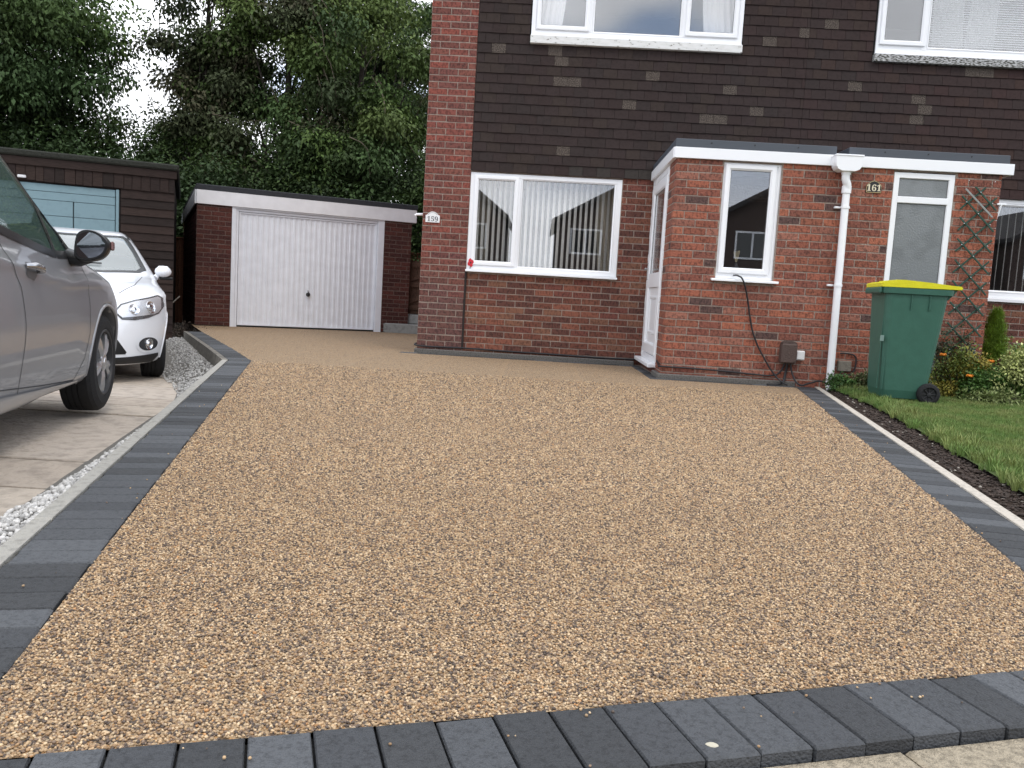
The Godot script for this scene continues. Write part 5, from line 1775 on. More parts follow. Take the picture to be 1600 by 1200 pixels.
		obj("mirror_glass", mb, plain("mirror_glass", Color(0.36, 0.39, 0.44), 0.02, 0.5, 1.0), mo)
		mb = MB.new()
		for k in outl.size():
			var l := (k + 1) % outl.size()
			var e: Array[Vector3] = []
			for w: Array in [[k, 0.80], [l, 0.80], [l, 0.935], [k, 0.935]]:
				var p := outl[w[0]]
				e.append(mc + Vector3(-0.0205 - absf(p.x) * 0.11, p.y * float(w[1]) + 0.003, p.x * float(w[1]) * s))
			mb.quad(e[0], e[1], e[2], e[3], Vector3(-1, 0, 0))
		obj("mirror_surround", mb, black, mo)
		mb = MB.new()
		mb.box(mc + Vector3(0.02, -0.02, s * 0.10 - 0.008), mc + Vector3(0.07, 0.03, s * 0.10 + 0.008), 0.007)
		obj("indicator", mb, plain("amber_lens", Color(0.16, 0.07, 0.065), 0.2), mo)
	var mb := MB.new()
	var full := PackedVector2Array(screen)
	for i in range(screen.size() - 2, 0, -1):
		full.append(Vector2(screen[i].x, -screen[i].y))
	b.patch(mb, grow(full, 0.025), func(q: Vector2) -> Array: return b.on_top(q, -0.003), 0.08)
	obj("windscreen", mb, tint, o)
	mb = MB.new()
	ring_patch(b, mb, grow(full, 0.04), grow(full, -0.01), func(q: Vector2) -> Array: return b.on_top(q, 0.003), 0.08)
	obj("screen_trim", mb, black, o)
	for part: Array in [["rear_window", PackedVector2Array([Vector2(-0.56, 1.14), Vector2(0.56, 1.14), Vector2(0.48, 1.44), Vector2(-0.48, 1.44)]), plain("rear_glass", Color(0.02, 0.025, 0.024), 0.05)], ["tail_light", PackedVector2Array([Vector2(0.52, 0.80), Vector2(0.76, 0.84), Vector2(0.75, 1.06), Vector2(0.60, 1.02)]), plain("tail_lens", Color(0.28, 0.012, 0.012), 0.15)], ["tail_light", PackedVector2Array([Vector2(-0.52, 0.80), Vector2(-0.76, 0.84), Vector2(-0.75, 1.06), Vector2(-0.60, 1.02)]), mats["tail_lens"] if mats.has("tail_lens") else plain("tail_lens", Color(0.28, 0.012, 0.012), 0.15)], ["rear_bumper", PackedVector2Array([Vector2(-0.74, 0.26), Vector2(0.74, 0.26), Vector2(0.78, 0.40), Vector2(-0.78, 0.40)]), black]]:
		mb = MB.new()
		b.patch(mb, part[1], func(q: Vector2) -> Array: return b.on_back(q, 0.004), 0.06)
		obj(part[0], mb, part[2], o)
	wheel(o, Vector3(0, 0.315, 0.868), 1.0, 0.315, 0.213, 0.2, 0.0, 5, true)
	wheel(o, Vector3(0, 0.315, -0.868), -1.0, 0.315, 0.213, 0.2, 0.0, 5, true)
	wheel(o, Vector3(b.axle, 0.315, 0.868), 1.0, 0.315, 0.213, 0.2, 0.0, 5, true)
	wheel(o, Vector3(b.axle, 0.315, -0.868), -1.0, 0.315, 0.213, 0.2, 0.0, 5, true)
	var cloth := plain("seat_cloth", Color(0.03, 0.03, 0.034), 0.9)
	seats(o, [Vector3(-1.75, 0.55, 0.36), Vector3(-1.75, 0.55, -0.36), Vector3(-2.6, 0.58, 0.3), Vector3(-2.6, 0.58, -0.3)], cloth)
	mb = MB.new()
	mb.box(Vector3(-1.05, 0.6, -0.70), Vector3(-0.62, 0.96, 0.70), 0.08)
	obj("dashboard", mb, cloth, o)
	mb = MB.new()
	var sw := PackedVector3Array()
	for k in 25:
		var an := TAU * k / 24.0
		sw.append(Vector3(-1.15 + sin(an) * 0.07, 0.92 + sin(an) * 0.17, 0.36 + cos(an) * 0.18))
	mb.tube(sw, 0.014, 8, false)
	obj("steering_wheel", mb, black, o)

func white_car() -> void:
	var b := Body.new()
	b.half = 0.905; b.rear = -3.42; b.axle = -2.65; b.hub_y = 0.315; b.wheel_r = 0.355; b.tumble = 0.50; b.under = 0.18; b.bow = 0.22; b.taper = 0.34; b.taper_from = 0.1
	b.belt = PackedVector2Array([Vector2(-0.4, 0.96), Vector2(-1.2, 0.985), Vector2(-2.6, 1.08)])
	b.setup(PackedVector2Array([Vector2(-4.0, 0.6), Vector2(-3.45, 0.8), Vector2(-3.3, 1.15), Vector2(-3.0, 1.36), Vector2(-2.5, 1.46), Vector2(-1.9, 1.485), Vector2(-1.45, 1.46), Vector2(-1.15, 1.385), Vector2(-0.8, 1.235), Vector2(-0.45, 1.06), Vector2(-0.3, 1.0), Vector2(-0.1, 0.965), Vector2(0.3, 0.90), Vector2(0.6, 0.81), Vector2(0.78, 0.72), Vector2(0.9, 0.58), Vector2(1.4, 0.1)]),
		PackedVector2Array([Vector2(0.0, 0.80), Vector2(0.2, 0.86), Vector2(0.35, 0.885), Vector2(0.5, 0.875), Vector2(0.65, 0.84), Vector2(0.8, 0.74), Vector2(1.0, 0.6), Vector2(1.8, 0.4)]))
	var o := thing("white_car", "white hatchback facing the camera before the pale blue garage door", "car", Vector3.ZERO)
	var az := deg_to_rad(29.0)
	var fw := Vector3(sin(az), 0, cos(az)); var rt := Vector3(-fw.z, 0, fw.x)
	o.transform = Transform3D(Basis(fw, Vector3.UP, rt), Vector3(-3.773, -0.27, -8.394) + rt * 0.885)
	var white := paint("white_paint", Color(0.80, 0.82, 0.86), 0.0, 0.35)
	var black := plain("black_trim", Color.BLACK)
	var screen := PackedVector2Array([Vector2(-0.24, 0.0), Vector2(-0.28, 0.35), Vector2(-0.40, 0.66), Vector2(-0.5, 0.72), Vector2(-1.2, 0.57), Vector2(-1.08, 0.3), Vector2(-1.05, 0.0)])
	var glass1 := PackedVector2Array([Vector2(-0.75, 1.0), Vector2(-1.55, 1.02), Vector2(-1.6, 1.38), Vector2(-1.25, 1.33)])
	var glass2 := PackedVector2Array([Vector2(-1.68, 1.03), Vector2(-2.5, 1.1), Vector2(-2.7, 1.2), Vector2(-2.4, 1.36), Vector2(-1.72, 1.40)])
	var holes: Array = [glass1, glass2]
	var drop := func(m: Vector3) -> bool:
		var q := Vector2(m.x, m.y)
		if absf(m.z) > 0.35:
			for h: PackedVector2Array in holes:
				if Geometry2D.is_point_in_polygon(q, h):
					return true
		return m.y > 0.97 and Geometry2D.is_point_in_polygon(Vector2(m.x, absf(m.z)), screen)
	obj("body", b.shell(0.035, Vector3(-3.6, 0.1, 0), Vector3(1.05, 1.6, 1.02), drop), white, o)
	var tint := glass("car_glass", Color.BLACK, 0.4)
	for s: float in [1.0, -1.0]:
		for h: PackedVector2Array in holes:
			var mb := MB.new()
			b.patch(mb, grow(h, 0.02), func(q: Vector2) -> Array: return b.on_side(q, s, -0.004), 0.08)
			var g := obj("side_window", mb, tint, o)
			mb = MB.new()
			ring_patch(b, mb, grow(h, 0.04), grow(h, -0.008), func(q: Vector2) -> Array: return b.on_side(q, s, 0.003), 0.08)
			obj("window_trim", mb, black, g)
		# headlamp: dark housing, bright bowls, clear cover
		var fr := func(q: Vector2) -> Array: return b.on_front(Vector2(q.x * s, q.y), 0.004)
		var lamp := PackedVector2Array([Vector2(0.40, 0.665), Vector2(0.46, 0.735), Vector2(0.58, 0.775), Vector2(0.70, 0.80), Vector2(0.79, 0.825), Vector2(0.845, 0.80), Vector2(0.855, 0.72), Vector2(0.80, 0.655), Vector2(0.70, 0.615), Vector2(0.58, 0.595), Vector2(0.47, 0.60)])
		var mb := MB.new()
		b.patch(mb, lamp, fr, 0.03)
		var hl := obj("headlight", mb, plain("lamp_housing", Color(0.03, 0.03, 0.034), 0.25), o)
		var inner := grow(lamp, -0.014)
		mb = MB.new()
		b.patch(mb, Geometry2D.intersect_polygons(inner, PackedVector2Array([Vector2(0.3, 0.60), Vector2(0.6, 0.63), Vector2(0.82, 0.66), Vector2(0.82, 0.9), Vector2(0.3, 0.9)]))[0], func(q: Vector2) -> Array: return b.on_front(Vector2(q.x * s, q.y), 0.006), 0.03)
		obj("reflector", mb, plain("lamp_reflector", Color(0.7, 0.71, 0.74), 0.35, 0.5, 0.6), hl)
		for c: Array in [[Vector2(0.57, 0.69), 0.05], [Vector2(0.715, 0.712), 0.058]]:
			var e: Array = b.on_front(Vector2(c[0].x * s, c[0].y), 0.0075)
			var zz: Vector3 = e[1]
			var xx := Vector3.UP.cross(zz).normalized()
			mb = MB.new()
			var lt := Transform3D(Basis(xx, zz, xx.cross(zz)), e[0])
			var rr: float = c[1]
			mb.lathe(lt, PackedVector2Array([Vector2(rr, 0.0), Vector2(rr * 0.96, 0.006), Vector2(rr * 0.8, 0.002), Vector2(rr * 0.45, -0.004), Vector2(rr * 0.4, 0.008), Vector2(0, 0.012)]), 20)
			obj("bulb_bowl", mb, plain("lamp_chrome", Color(0.75, 0.76, 0.78), 0.12, 0.5, 1.0), hl)
		mb = MB.new()
		b.patch(mb, grow(lamp, -0.003), func(q: Vector2) -> Array: return b.on_front(Vector2(q.x * s, q.y), 0.016), 0.04)
		obj("lens", mb, glass("lamp_lens", Color(0.9, 0.92, 0.95), 0.06), hl)
		# fog lamp in the bumper corner
		var circ := PackedVector2Array()
		for k in 24:
			circ.append(Vector2(0.70 + cos(TAU * k / 24.0) * 0.088, 0.375 + sin(TAU * k / 24.0) * 0.062))
		mb = MB.new()
		b.patch(mb, grow(circ, 0.022), func(q: Vector2) -> Array: return b.on_front(Vector2(q.x * s, q.y), 0.006), 0.03)
		var fog := obj("fog_light", mb, white, o)
		mb = MB.new()
		b.patch(mb, circ, func(q: Vector2) -> Array: return b.on_front(Vector2(q.x * s, q.y), 0.009), 0.03)
		obj("fog_bezel", mb, plain("fog_bezel", Color(0.04, 0.042, 0.048), 0.2), fog)
		var fe: Array = b.on_front(Vector2(0.70 * s, 0.375), 0.010)
		var fz: Vector3 = fe[1]; var fx := Vector3.UP.cross(fz).normalized()
		mb = MB.new()
		mb.lathe(Transform3D(Basis(fx, fz, fx.cross(fz)), fe[0]), PackedVector2Array([Vector2(0.052, 0.0), Vector2(0.05, 0.012), Vector2(0.043, 0.006), Vector2(0.03, -0.002), Vector2(0.02, 0.012), Vector2(0, 0.016)]), 20)
		obj("fog_glass", mb, plain("lamp_chrome", Color.WHITE), fog)
		# side wing of the lower grille
		mb = MB.new()
		b.patch(mb, grow(PackedVector2Array([Vector2(0.385, 0.30), Vector2(0.50, 0.30), Vector2(0.385, 0.47)]), 0.012), func(q: Vector2) -> Array: return b.on_front(Vector2(q.x * s, q.y), 0.004), 0.04)
		obj("bumper_intake", mb, black, o)
		# mirror
		mb = MB.new()
		var mc := Vector3(-0.62, 1.055, s * 0.925)
		mb.box(mc - Vector3(0.06, 0.055, 0.075), mc + Vector3(0.06, 0.06, 0.075), 0.035)
		mb.blob(mc + Vector3(0.02, 0.0, 0), Vector3(0.07, 0.062, 0.082), 5, 0.0, 14)
		mb.tube(PackedVector3Array([Vector3(-0.6, 0.985, s * 0.85), mc - Vector3(0, 0.04, s * 0.05)]), 0.03, 8)
		var mo := obj("door_mirror", mb, white, o)
		mb = MB.new()
		mb.box(mc + Vector3(-0.06, -0.085, s * 0.03 - 0.07), mc + Vector3(0.04, -0.055, s * 0.03 + 0.07), 0.01)
		obj("mirror_foot", mb, black, mo)
		mb = MB.new()
		var hp: Array = b.on_side(Vector2(-1.25, 0.90), s, 0.0); var hq: Array = b.on_side(Vector2(-1.45, 0.91), s, 0.0)
		var a: Vector3 = hp[0]; var c2: Vector3 = hq[0]; var n: Vector3 = hp[1]
		mb.tube(PackedVector3Array([a, a + n * 0.04 + (c2 - a) * 0.2, a + n * 0.04 + (c2 - a) * 0.8, c2]), 0.018, 8)
		obj("door_handle", mb, white, o)
		for ax: float in [0.0, b.axle]:
			mb = MB.new()
			var pts := PackedVector3Array()
			for k in 25:
				var an := lerpf(-0.25, PI + 0.25, k / 24.0)
				var e: Array = b.on_side(Vector2(ax + cos(an) * (b.wheel_r + 0.006), b.hub_y + sin(an) * (b.wheel_r + 0.006)), s, -0.004)
				pts.append(e[0])
			mb.tube(pts, 0.012, 6, false)
			obj("arch_lip", mb, white, o)
		mb = MB.new()
		b.patch(mb, strip(PackedVector2Array([Vector2(-0.42, 0.3), Vector2(-0.40, 0.6), Vector2(-0.45, 0.93)]), 0.007), func(q: Vector2) -> Array: return b.on_side(q, s, 0.002), 0.05)
		obj("door_gap", mb, plain("panel_gap", Color.BLACK), o)
	var mb := MB.new()
	b.patch(mb, grow(PackedVector2Array([Vector2(-0.34, 0.30), Vector2(0.34, 0.30), Vector2(0.28, 0.49), Vector2(-0.28, 0.49)]), 0.012), func(q: Vector2) -> Array: return b.on_front(q, 0.004), 0.05)
	obj("lower_grille", mb, black, o)
	mb = MB.new()
	b.patch(mb, PackedVector2Array([Vector2(-0.36, 0.655), Vector2(0.36, 0.655), Vector2(0.34, 0.705), Vector2(-0.34, 0.705)]), func(q: Vector2) -> Array: return b.on_front(q, 0.004), 0.05)
	obj("upper_grille", mb, black, o)
	mb = MB.new()
	b.patch(mb, PackedVector2Array([Vector2(-0.84, 0.12), Vector2(0.84, 0.12), Vector2(0.87, 0.285), Vector2(0.5, 0.262), Vector2(0.0, 0.255), Vector2(-0.5, 0.262), Vector2(-0.87, 0.285)]), func(q: Vector2) -> Array: return b.on_front(q, 0.006), 0.05)
	obj("bumper_skirt", mb, plain("bumper_black", Color(0.014, 0.014, 0.015), 0.6), o)
	# bonnet shut lines
	mb = MB.new()
	for s: float in [1.0, -1.0]:
		b.patch(mb, strip(PackedVector2Array([Vector2(0.62, 0.45 * s), Vector2(0.3, 0.60 * s), Vector2(-0.25, 0.70 * s)]), 0.007), func(q: Vector2) -> Array: return b.on_top(q, 0.0015), 0.05)
	obj("bonnet_gap", mb, plain("panel_gap", Color.BLACK), o)
	mb = MB.new()
	var full := PackedVector2Array(screen)
	for i in range(screen.size() - 2, 0, -1):
		full.append(Vector2(screen[i].x, -screen[i].y))
	b.patch(mb, grow(full, 0.03), func(q: Vector2) -> Array: return b.on_top(q, -0.003), 0.08)
	obj("windscreen", mb, glass("screen_glass", Color(0.5, 0.55, 0.55), 0.45), o)
	mb = MB.new()
	ring_patch(b, mb, grow(full, 0.035), grow(full, -0.015), func(q: Vector2) -> Array: return b.on_top(q, 0.003), 0.08)
	obj("screen_trim", mb, black, o)
	mb = MB.new()
	for s: float in [1.0, -1.0]:
		b.patch(mb, strip(PackedVector2Array([Vector2(-1.2, 0.62 * s), Vector2(-1.7, 0.575 * s), Vector2(-2.6, 0.54 * s)]), 0.03), func(q: Vector2) -> Array: return b.on_top(q, 0.004), 0.06)
	obj("roof_channel", mb, black, o)
	mb = MB.new()
	for k in 2:
		var pts := PackedVector3Array()
		for i in 7:
			var q := Vector2(-0.27 - 0.02 * i - 0.03 * k, 0.5 - 0.13 * i - 0.35 * k + 0.3)
			var e: Array = b.on_top(q, 0.014)
			pts.append(e[0])
		mb.tube(pts, 0.008, 6)
	obj("wiper", mb, black, o)
	for w: Array in [[0.0, -1.0], [0.0, 1.0], [b.axle, -1.0], [b.axle, 1.0]]:
		wheel(o, Vector3(w[0], 0.315, 0.885 * w[1]), w[1], 0.315, 0.21, 0.21, 0.0, 5, true)
	var cloth := plain("pale_seat_cloth", Color(0.07, 0.07, 0.075), 0.9)
	seats(o, [Vector3(-1.75, 0.5, 0.37), Vector3(-1.75, 0.5, -0.37), Vector3(-2.6, 0.5, 0.33), Vector3(-2.6, 0.5, -0.33)], cloth)
	mb = MB.new()
	mb.box(Vector3(-0.95, 0.6, -0.72), Vector3(-0.45, 0.97, 0.72), 0.08)
	obj("dashboard", mb, plain("dash_grey", Color(0.10, 0.105, 0.11), 0.8), o)
# ---------------------------------------------------------------- things on and before the fronts
func curve(pts: Array, steps := 8) -> PackedVector3Array:
	var c := Curve3D.new()
	for i in pts.size():
		var p: Vector3 = pts[i]
		var d: Vector3 = (pts[mini(i + 1, pts.size() - 1)] - pts[maxi(i - 1, 0)]) * 0.22
		c.add_point(p, -d, d)
	var out := PackedVector3Array()
	for i in pts.size() - 1:
		for k in steps:
			out.append(c.sample(i, float(k) / steps))
	out.append(pts[pts.size() - 1])
	return out

func small_things() -> void:
	var white := upvc()
	var black := plain("black_cable", Color(0.012, 0.012, 0.015), 0.5)
	# ---- downpipe with hopper
	var t := thing("downpipe", "white downpipe with hopper head running down between the two porches", "downpipe", Vector3(2.9, 0, PZ))
	var mb := MB.new()
	mb.prism(PackedVector2Array([Vector2(-0.145, 0.0), Vector2(0.115, 0.0), Vector2(0.111, -0.07), Vector2(0.104, -0.105), Vector2(0.085, -0.13), Vector2(0.05, -0.145), Vector2(-0.08, -0.145), Vector2(-0.115, -0.13), Vector2(-0.134, -0.105), Vector2(-0.141, -0.07)]), Transform3D(Basis(), Vector3(0, 2.272, 0.16)), 0.145)
	mb.box(Vector3(-0.15, 2.265, 0.008), Vector3(0.12, 2.282, 0.166), 0.004)
	obj("hopper", mb, white, t)
	mb = MB.new()
	mb.tube(curve([Vector3(-0.012, 2.13, 0.085), Vector3(-0.012, 2.06, 0.085), Vector3(0.012, 2.0, 0.075), Vector3(0.014, 1.94, 0.062)]), 0.038, 14)
	mb.lathe(Transform3D(Basis(), Vector3(-0.012, 2.10, 0.085)), PackedVector2Array([Vector2(0.045, 0.0), Vector2(0.045, 0.05), Vector2(0.038, 0.055)]), 16)
	mb.lathe(Transform3D(Basis(), Vector3(0.013, 1.925, 0.062)), PackedVector2Array([Vector2(0.038, 0.075), Vector2(0.045, 0.07), Vector2(0.045, 0.0), Vector2(0.036, -0.003)]), 16)
	obj("swan_neck", mb, white, t)
	mb = MB.new()
	mb.tube(PackedVector3Array([Vector3(0.014, 1.96, 0.062), Vector3(0.02, 1.0, 0.062), Vector3(0.028, 0.06, 0.064)]), 0.036, 16)
	mb.tube(PackedVector3Array([Vector3(0.028, 0.07, 0.064), Vector3(0.03, 0.03, 0.075), Vector3(0.032, -0.01, 0.11)]), 0.041, 14)
	obj("pipe", mb, white, t)
	for y: float in [1.79, 1.03]:
		mb = MB.new()
		mb.lathe(Transform3D(Basis(), Vector3(0.015 + (1.9 - y) * 0.006, y - 0.012, 0.062)), PackedVector2Array([Vector2(0.037, 0), Vector2(0.042, 0), Vector2(0.042, 0.024), Vector2(0.037, 0.024)]), 16)
		mb.box(Vector3(-0.075, y - 0.01, 0.0), Vector3(-0.02, y + 0.01, 0.04), 0.004)
		mb.box(Vector3(0.05, y - 0.01, 0.0), Vector3(0.07, y + 0.01, 0.05), 0.004)
		obj("bracket", mb, white, t)

	# ---- wheeled bin
	var g1 := worn("green_bin_plastic", Color(0.044, 0.125, 0.090), 0.45, 1.4, 501, 0.94, 1.06, 0.012, 0.4)
	var yl := worn("yellow_lid_plastic", Color(0.72, 0.66, 0.02), 0.4, 1.0, 505, 0.95, 1.04, 0.02, 0.5)
	t = thing("wheeled_bin", "green wheeled bin with yellow lid standing on lawn before door 161", "bin", Vector3(2.975, 0.02, -7.417), deg_to_rad(-5.0))
	# local: x = front to back of the bin (front at 0), z = across it, near side at 0
	var W := 0.48
	var prof: Array = [[0.03, 0.045, 0.40, 0.035], [0.10, 0.03, 0.425, 0.02], [0.45, 0.016, 0.462, 0.012], [0.88, -0.002, 0.51, 0.0], [0.935, -0.005, 0.515, 0.0], [0.936, -0.03, 0.545, -0.02], [0.985, -0.035, 0.55, -0.022]]
	mb = MB.new()
	var rings: Array = []
	for p: Array in prof:
		var r := PackedVector3Array()
		var x0: float = p[1]; var x1: float = p[2]; var e: float = p[3]
		var cr := 0.055
		for c: Array in [[x1 - cr, -e - cr, 0.0], [x0 + cr, -e - cr, PI * 0.5], [x0 + cr, -W + e + cr, PI], [x1 - cr, -W + e + cr, PI * 1.5]]:
			for k in 5:
				var a: float = c[2] + PI * 0.5 * k / 4.0
				r.append(Vector3(c[0] + cos(a) * cr, p[0], c[1] + sin(a) * cr))
		rings.append(r)
	for i in rings.size() - 1:
		var n: int = rings[i].size()
		for k in n:
			var l: int = (k + 1) % n
			mb.quad(rings[i][k], rings[i][l], rings[i + 1][l], rings[i + 1][k], (rings[i][k] + rings[i][l]) * 0.5 - Vector3(0.25, rings[i][k].y, -W * 0.5))
	var bottom: PackedVector3Array = rings[0]
	for k in range(1, bottom.size() - 1):
		mb.tri(bottom[0], bottom[k], bottom[k + 1], Vector3.DOWN)
	var body := obj("body", mb, g1, t)
	mb = MB.new()
	for x: float in [0.2, 0.35]:
		mb.box(Vector3(x, 0.80, -0.004), Vector3(x + 0.008, 0.937, 0.014), 0.003)
	for x: float in [0.015, 0.05]:
		mb.box(Vector3(x - 0.012, 0.1, -0.085 + x), Vector3(x - 0.004, 0.93, -0.07 + x), 0.003)
	obj("rib", mb, g1, body)
	mb = MB.new()
	mb.box(Vector3(-0.06, 0.93, -W + 0.02), Vector3(-0.03, 0.985, -0.02), 0.012)
	mb.prism(PackedVector2Array([Vector2(0.50, 0.985), Vector2(0.57, 0.98), Vector2(0.555, 0.945), Vector2(0.51, 0.90)]), Transform3D(Basis(), Vector3(0, 0, -0.03)), 0.42)
	obj("rim", mb, g1, body)
	# lid, slightly domed, hinged at the back
	mb = MB.new()
	var lid := PackedVector2Array([Vector2(-0.045, 0.988), Vector2(-0.045, 1.02), Vector2(0.0, 1.035), Vector2(0.06, 1.042), Vector2(0.065, 1.052), Vector2(0.14, 1.054), Vector2(0.36, 1.04), Vector2(0.52, 1.025), Vector2(0.60, 1.02), Vector2(0.612, 1.008), Vector2(0.605, 0.992)])
	mb.prism(lid, Transform3D(Basis(), Vector3(0, 0, -0.002)), W - 0.004)
	mb.tube(PackedVector3Array([Vector3(0.595, 1.004, -0.05), Vector3(0.595, 1.004, -W + 0.05)]), 0.016, 10)
	obj("lid", mb, yl, t)
	mb = MB.new()
	mb.tube(PackedVector3Array([Vector3(0.575, 0.985, -0.06), Vector3(0.575, 0.985, -W + 0.06)]), 0.014, 10)
	obj("handle", mb, g1, t)
	for zz: float in [0.02, -W + 0.03]:
		mb = MB.new()
		var wt := Transform3D(Basis(Vector3(1, 0, 0), Vector3(0, 0, 1), Vector3(0, -1, 0)), Vector3(0.415, 0.085, zz))
		mb.lathe(wt, PackedVector2Array([Vector2(0.06, 0.028), Vector2(0.064, 0.03), Vector2(0.085, 0.024), Vector2(0.094, 0.012), Vector2(0.094, -0.02), Vector2(0.085, -0.03), Vector2(0.05, -0.03)]), 28)
		var wh := obj("wheel", mb, worn("bin_tyre", Color(0.014, 0.014, 0.015), 0.75, 3.0, 511), t)
		mb = MB.new()
		mb.lathe(wt, PackedVector2Array([Vector2(0.06, 0.028), Vector2(0.055, 0.01), Vector2(0.02, 0.008), Vector2(0.018, 0.026), Vector2(0, 0.028)]), 24)
		for k in 8:
			mb.box(Vector3(0.018, -0.004, 0.008), Vector3(0.058, 0.004, 0.02), 0.002, Transform3D(wt.basis * Basis(Vector3.UP, TAU * k / 8.0) * Basis(Vector3(1, 0, 0), Vector3(0, 0, -1), Vector3(0, 1, 0)), wt.origin))
		obj("hub", mb, plain("bin_hub", Color(0.02, 0.02, 0.022), 0.45), wh)
	mb = MB.new()
	mb.tube(PackedVector3Array([Vector3(0.415, 0.085, 0.0), Vector3(0.415, 0.085, -W)]), 0.011)
	obj("axle", mb, plain("bin_hub", Color.BLACK), t)
	mb = MB.new()
	mb.box(Vector3(-0.004, 0.52, -0.1), Vector3(0.0, 0.57, -0.06), 0.001, Transform3D(Basis(Vector3.UP, 0.5), Vector3(0.035, 0, 0.06)))
	obj("worn_mark", mb, plain("bin_scuff", Color(0.2, 0.3, 0.26), 0.7), body)

	# ---- expanding trellis
	t = thing("trellis", "green expanding garden trellis fixed to brick beside door 161", "trellis", Vector3(0, 0, PZ + 0.012))
	var gt := worn("trellis_green", Color(0.03, 0.075, 0.055), 0.6, 2.0, 521, 0.6, 1.5)
	var cx := 4.205
	var y0 := 0.36
	# laths lean both ways and cross at pins; half width 0.165
	for k in 10:
		var y := y0 + 0.206 * k
		for s: float in [-1.0, 1.0]:
			if k == 9 and s > 0.0:
				continue
			var a := Vector3(cx - s * 0.17 + 0.004 * k * 0.3, y - 0.165, 0.006 if s > 0 else 0.018)
			var b := Vector3(cx + s * 0.17 + 0.004 * k * 0.3, y + 0.165, 0.006 if s > 0 else 0.018)
			if a.y < 0.2:
				a = a.lerp(b, (0.2 - a.y) / (b.y - a.y))
			mb = MB.new()
			if b.y > 2.06:
				b = a.lerp(b, (2.06 - a.y) / (b.y - a.y))
			if (b - a).length() < 0.05 or a.y > 2.0:
				continue
			var d := (b - a).normalized()
			var bs := Basis(d, Vector3(0, 0, 1).cross(d), Vector3(0, 0, 1))
			mb.box(Vector3(0, -0.008, -0.005), Vector3((b - a).length(), 0.008, 0.005), 0.002, Transform3D(bs, a))
			obj("lath", mb, gt, t)
	mb = MB.new()
	var la := Vector3(4.07, 2.035, 0.02); var lb := Vector3(4.355, 1.775, 0.02)
	var ld := (lb - la).normalized()
	mb.box(Vector3(0, -0.009, -0.005), Vector3((lb - la).length(), 0.009, 0.005), 0.002, Transform3D(Basis(ld, Vector3(0, 0, 1).cross(ld), Vector3(0, 0, 1)), la))
	obj("lath", mb, worn("bleached_lath", Color(0.3, 0.31, 0.3), 0.7, 2.0, 525), t).set_meta("label", "bleached grey top lath")
	mb = MB.new()
	for k in 9:
		for x: float in [cx, cx - 0.125, cx + 0.125]:
			mb.lathe(Transform3D(Basis(Vector3(1, 0, 0), Vector3(0, 0, 1), Vector3(0, -1, 0)), Vector3(x + 0.0012 * k, y0 + 0.206 * k + (0.0 if x == cx else 0.106), 0.024)), PackedVector2Array([Vector2(0.006, 0), Vector2(0.005, 0.004), Vector2(0, 0.005)]), 8)
	obj("pin", mb, plain("satin_chrome", Color.WHITE), t)

	# ---- boxes low on the porch walls
	mb = MB.new()
	mb.box(Vector3(2.42, 0.235, PZ), Vector3(2.575, 0.43, PZ + 0.10), 0.012)
	mb.prism(PackedVector2Array([Vector2(2.43, 0.44), Vector2(2.455, 0.455), Vector2(2.54, 0.455), Vector2(2.565, 0.44), Vector2(2.57, 0.428), Vector2(2.425, 0.428)]), Transform3D(Basis(), Vector3(0, 0, PZ + 0.09)), 0.085)
	tag(obj("meter_box", mb, worn("brown_meter_plastic", Color(0.085, 0.058, 0.05), 0.6, 1.4, 531, 0.85, 1.12)), "brown plastic utility box low on porch wall by white socket box", "utility box")
	mb = MB.new()
	mb.box(Vector3(2.578, 0.27, PZ), Vector3(2.665, 0.365, PZ + 0.055), 0.008)
	mb.prism(PackedVector2Array([Vector2(2.588, 0.282), Vector2(2.655, 0.282), Vector2(2.655, 0.355), Vector2(2.632, 0.355), Vector2(2.628, 0.345), Vector2(2.616, 0.345), Vector2(2.612, 0.355), Vector2(2.588, 0.355)]), Transform3D(Basis(), Vector3(0, 0, PZ + 0.062)), 0.008)
	tag(obj("socket_box", mb, plain("white_socket", Color(0.72, 0.72, 0.72), 0.35)), "small white socket box beside the brown utility box", "socket")
	t = thing("junction_box", "small grey junction box low on wall right of downpipe", "junction box", Vector3(3.07, 0.24, PZ))
	mb = MB.new()
	mb.box(Vector3(-0.065, -0.055, 0.0), Vector3(0.065, 0.05, 0.05), 0.006)
	obj("case", mb, worn("grey_box_plastic", Color(0.19, 0.17, 0.14), 0.7, 2.0, 535), t)
	mb = MB.new()
	mb.tube(curve([Vector3(-0.05, 0.12, 0.02), Vector3(0.0, 0.125, 0.02), Vector3(0.09, 0.11, 0.02), Vector3(0.115, 0.05, 0.02), Vector3(0.10, -0.05, 0.02), Vector3(0.05, -0.09, 0.02)]), 0.008, 6)
	mb.tube(curve([Vector3(-0.02, -0.05, 0.02), Vector3(-0.04, -0.12, 0.02), Vector3(-0.05, -0.2, 0.03)]), 0.008, 6)
	obj("cable", mb, black, t)

	# ---- cables
	var z := PZ + 0.02
	mb = MB.new()
	mb.tube(curve([Vector3(1.905, 1.075, PZ + 0.0), Vector3(1.935, 1.068, PZ + 0.075), Vector3(1.985, 1.02, PZ + 0.09), Vector3(2.05, 0.86, z + 0.02), Vector3(2.10, 0.66, z), Vector3(2.16, 0.47, z), Vector3(2.27, 0.27, z + 0.01), Vector3(2.40, 0.09, z + 0.04), Vector3(2.50, 0.02, z + 0.1)]), 0.0085, 7)
	tag(obj("window_cable", mb, black), "black cable hanging from porch window down to the paving", "cable")
	mb = MB.new()
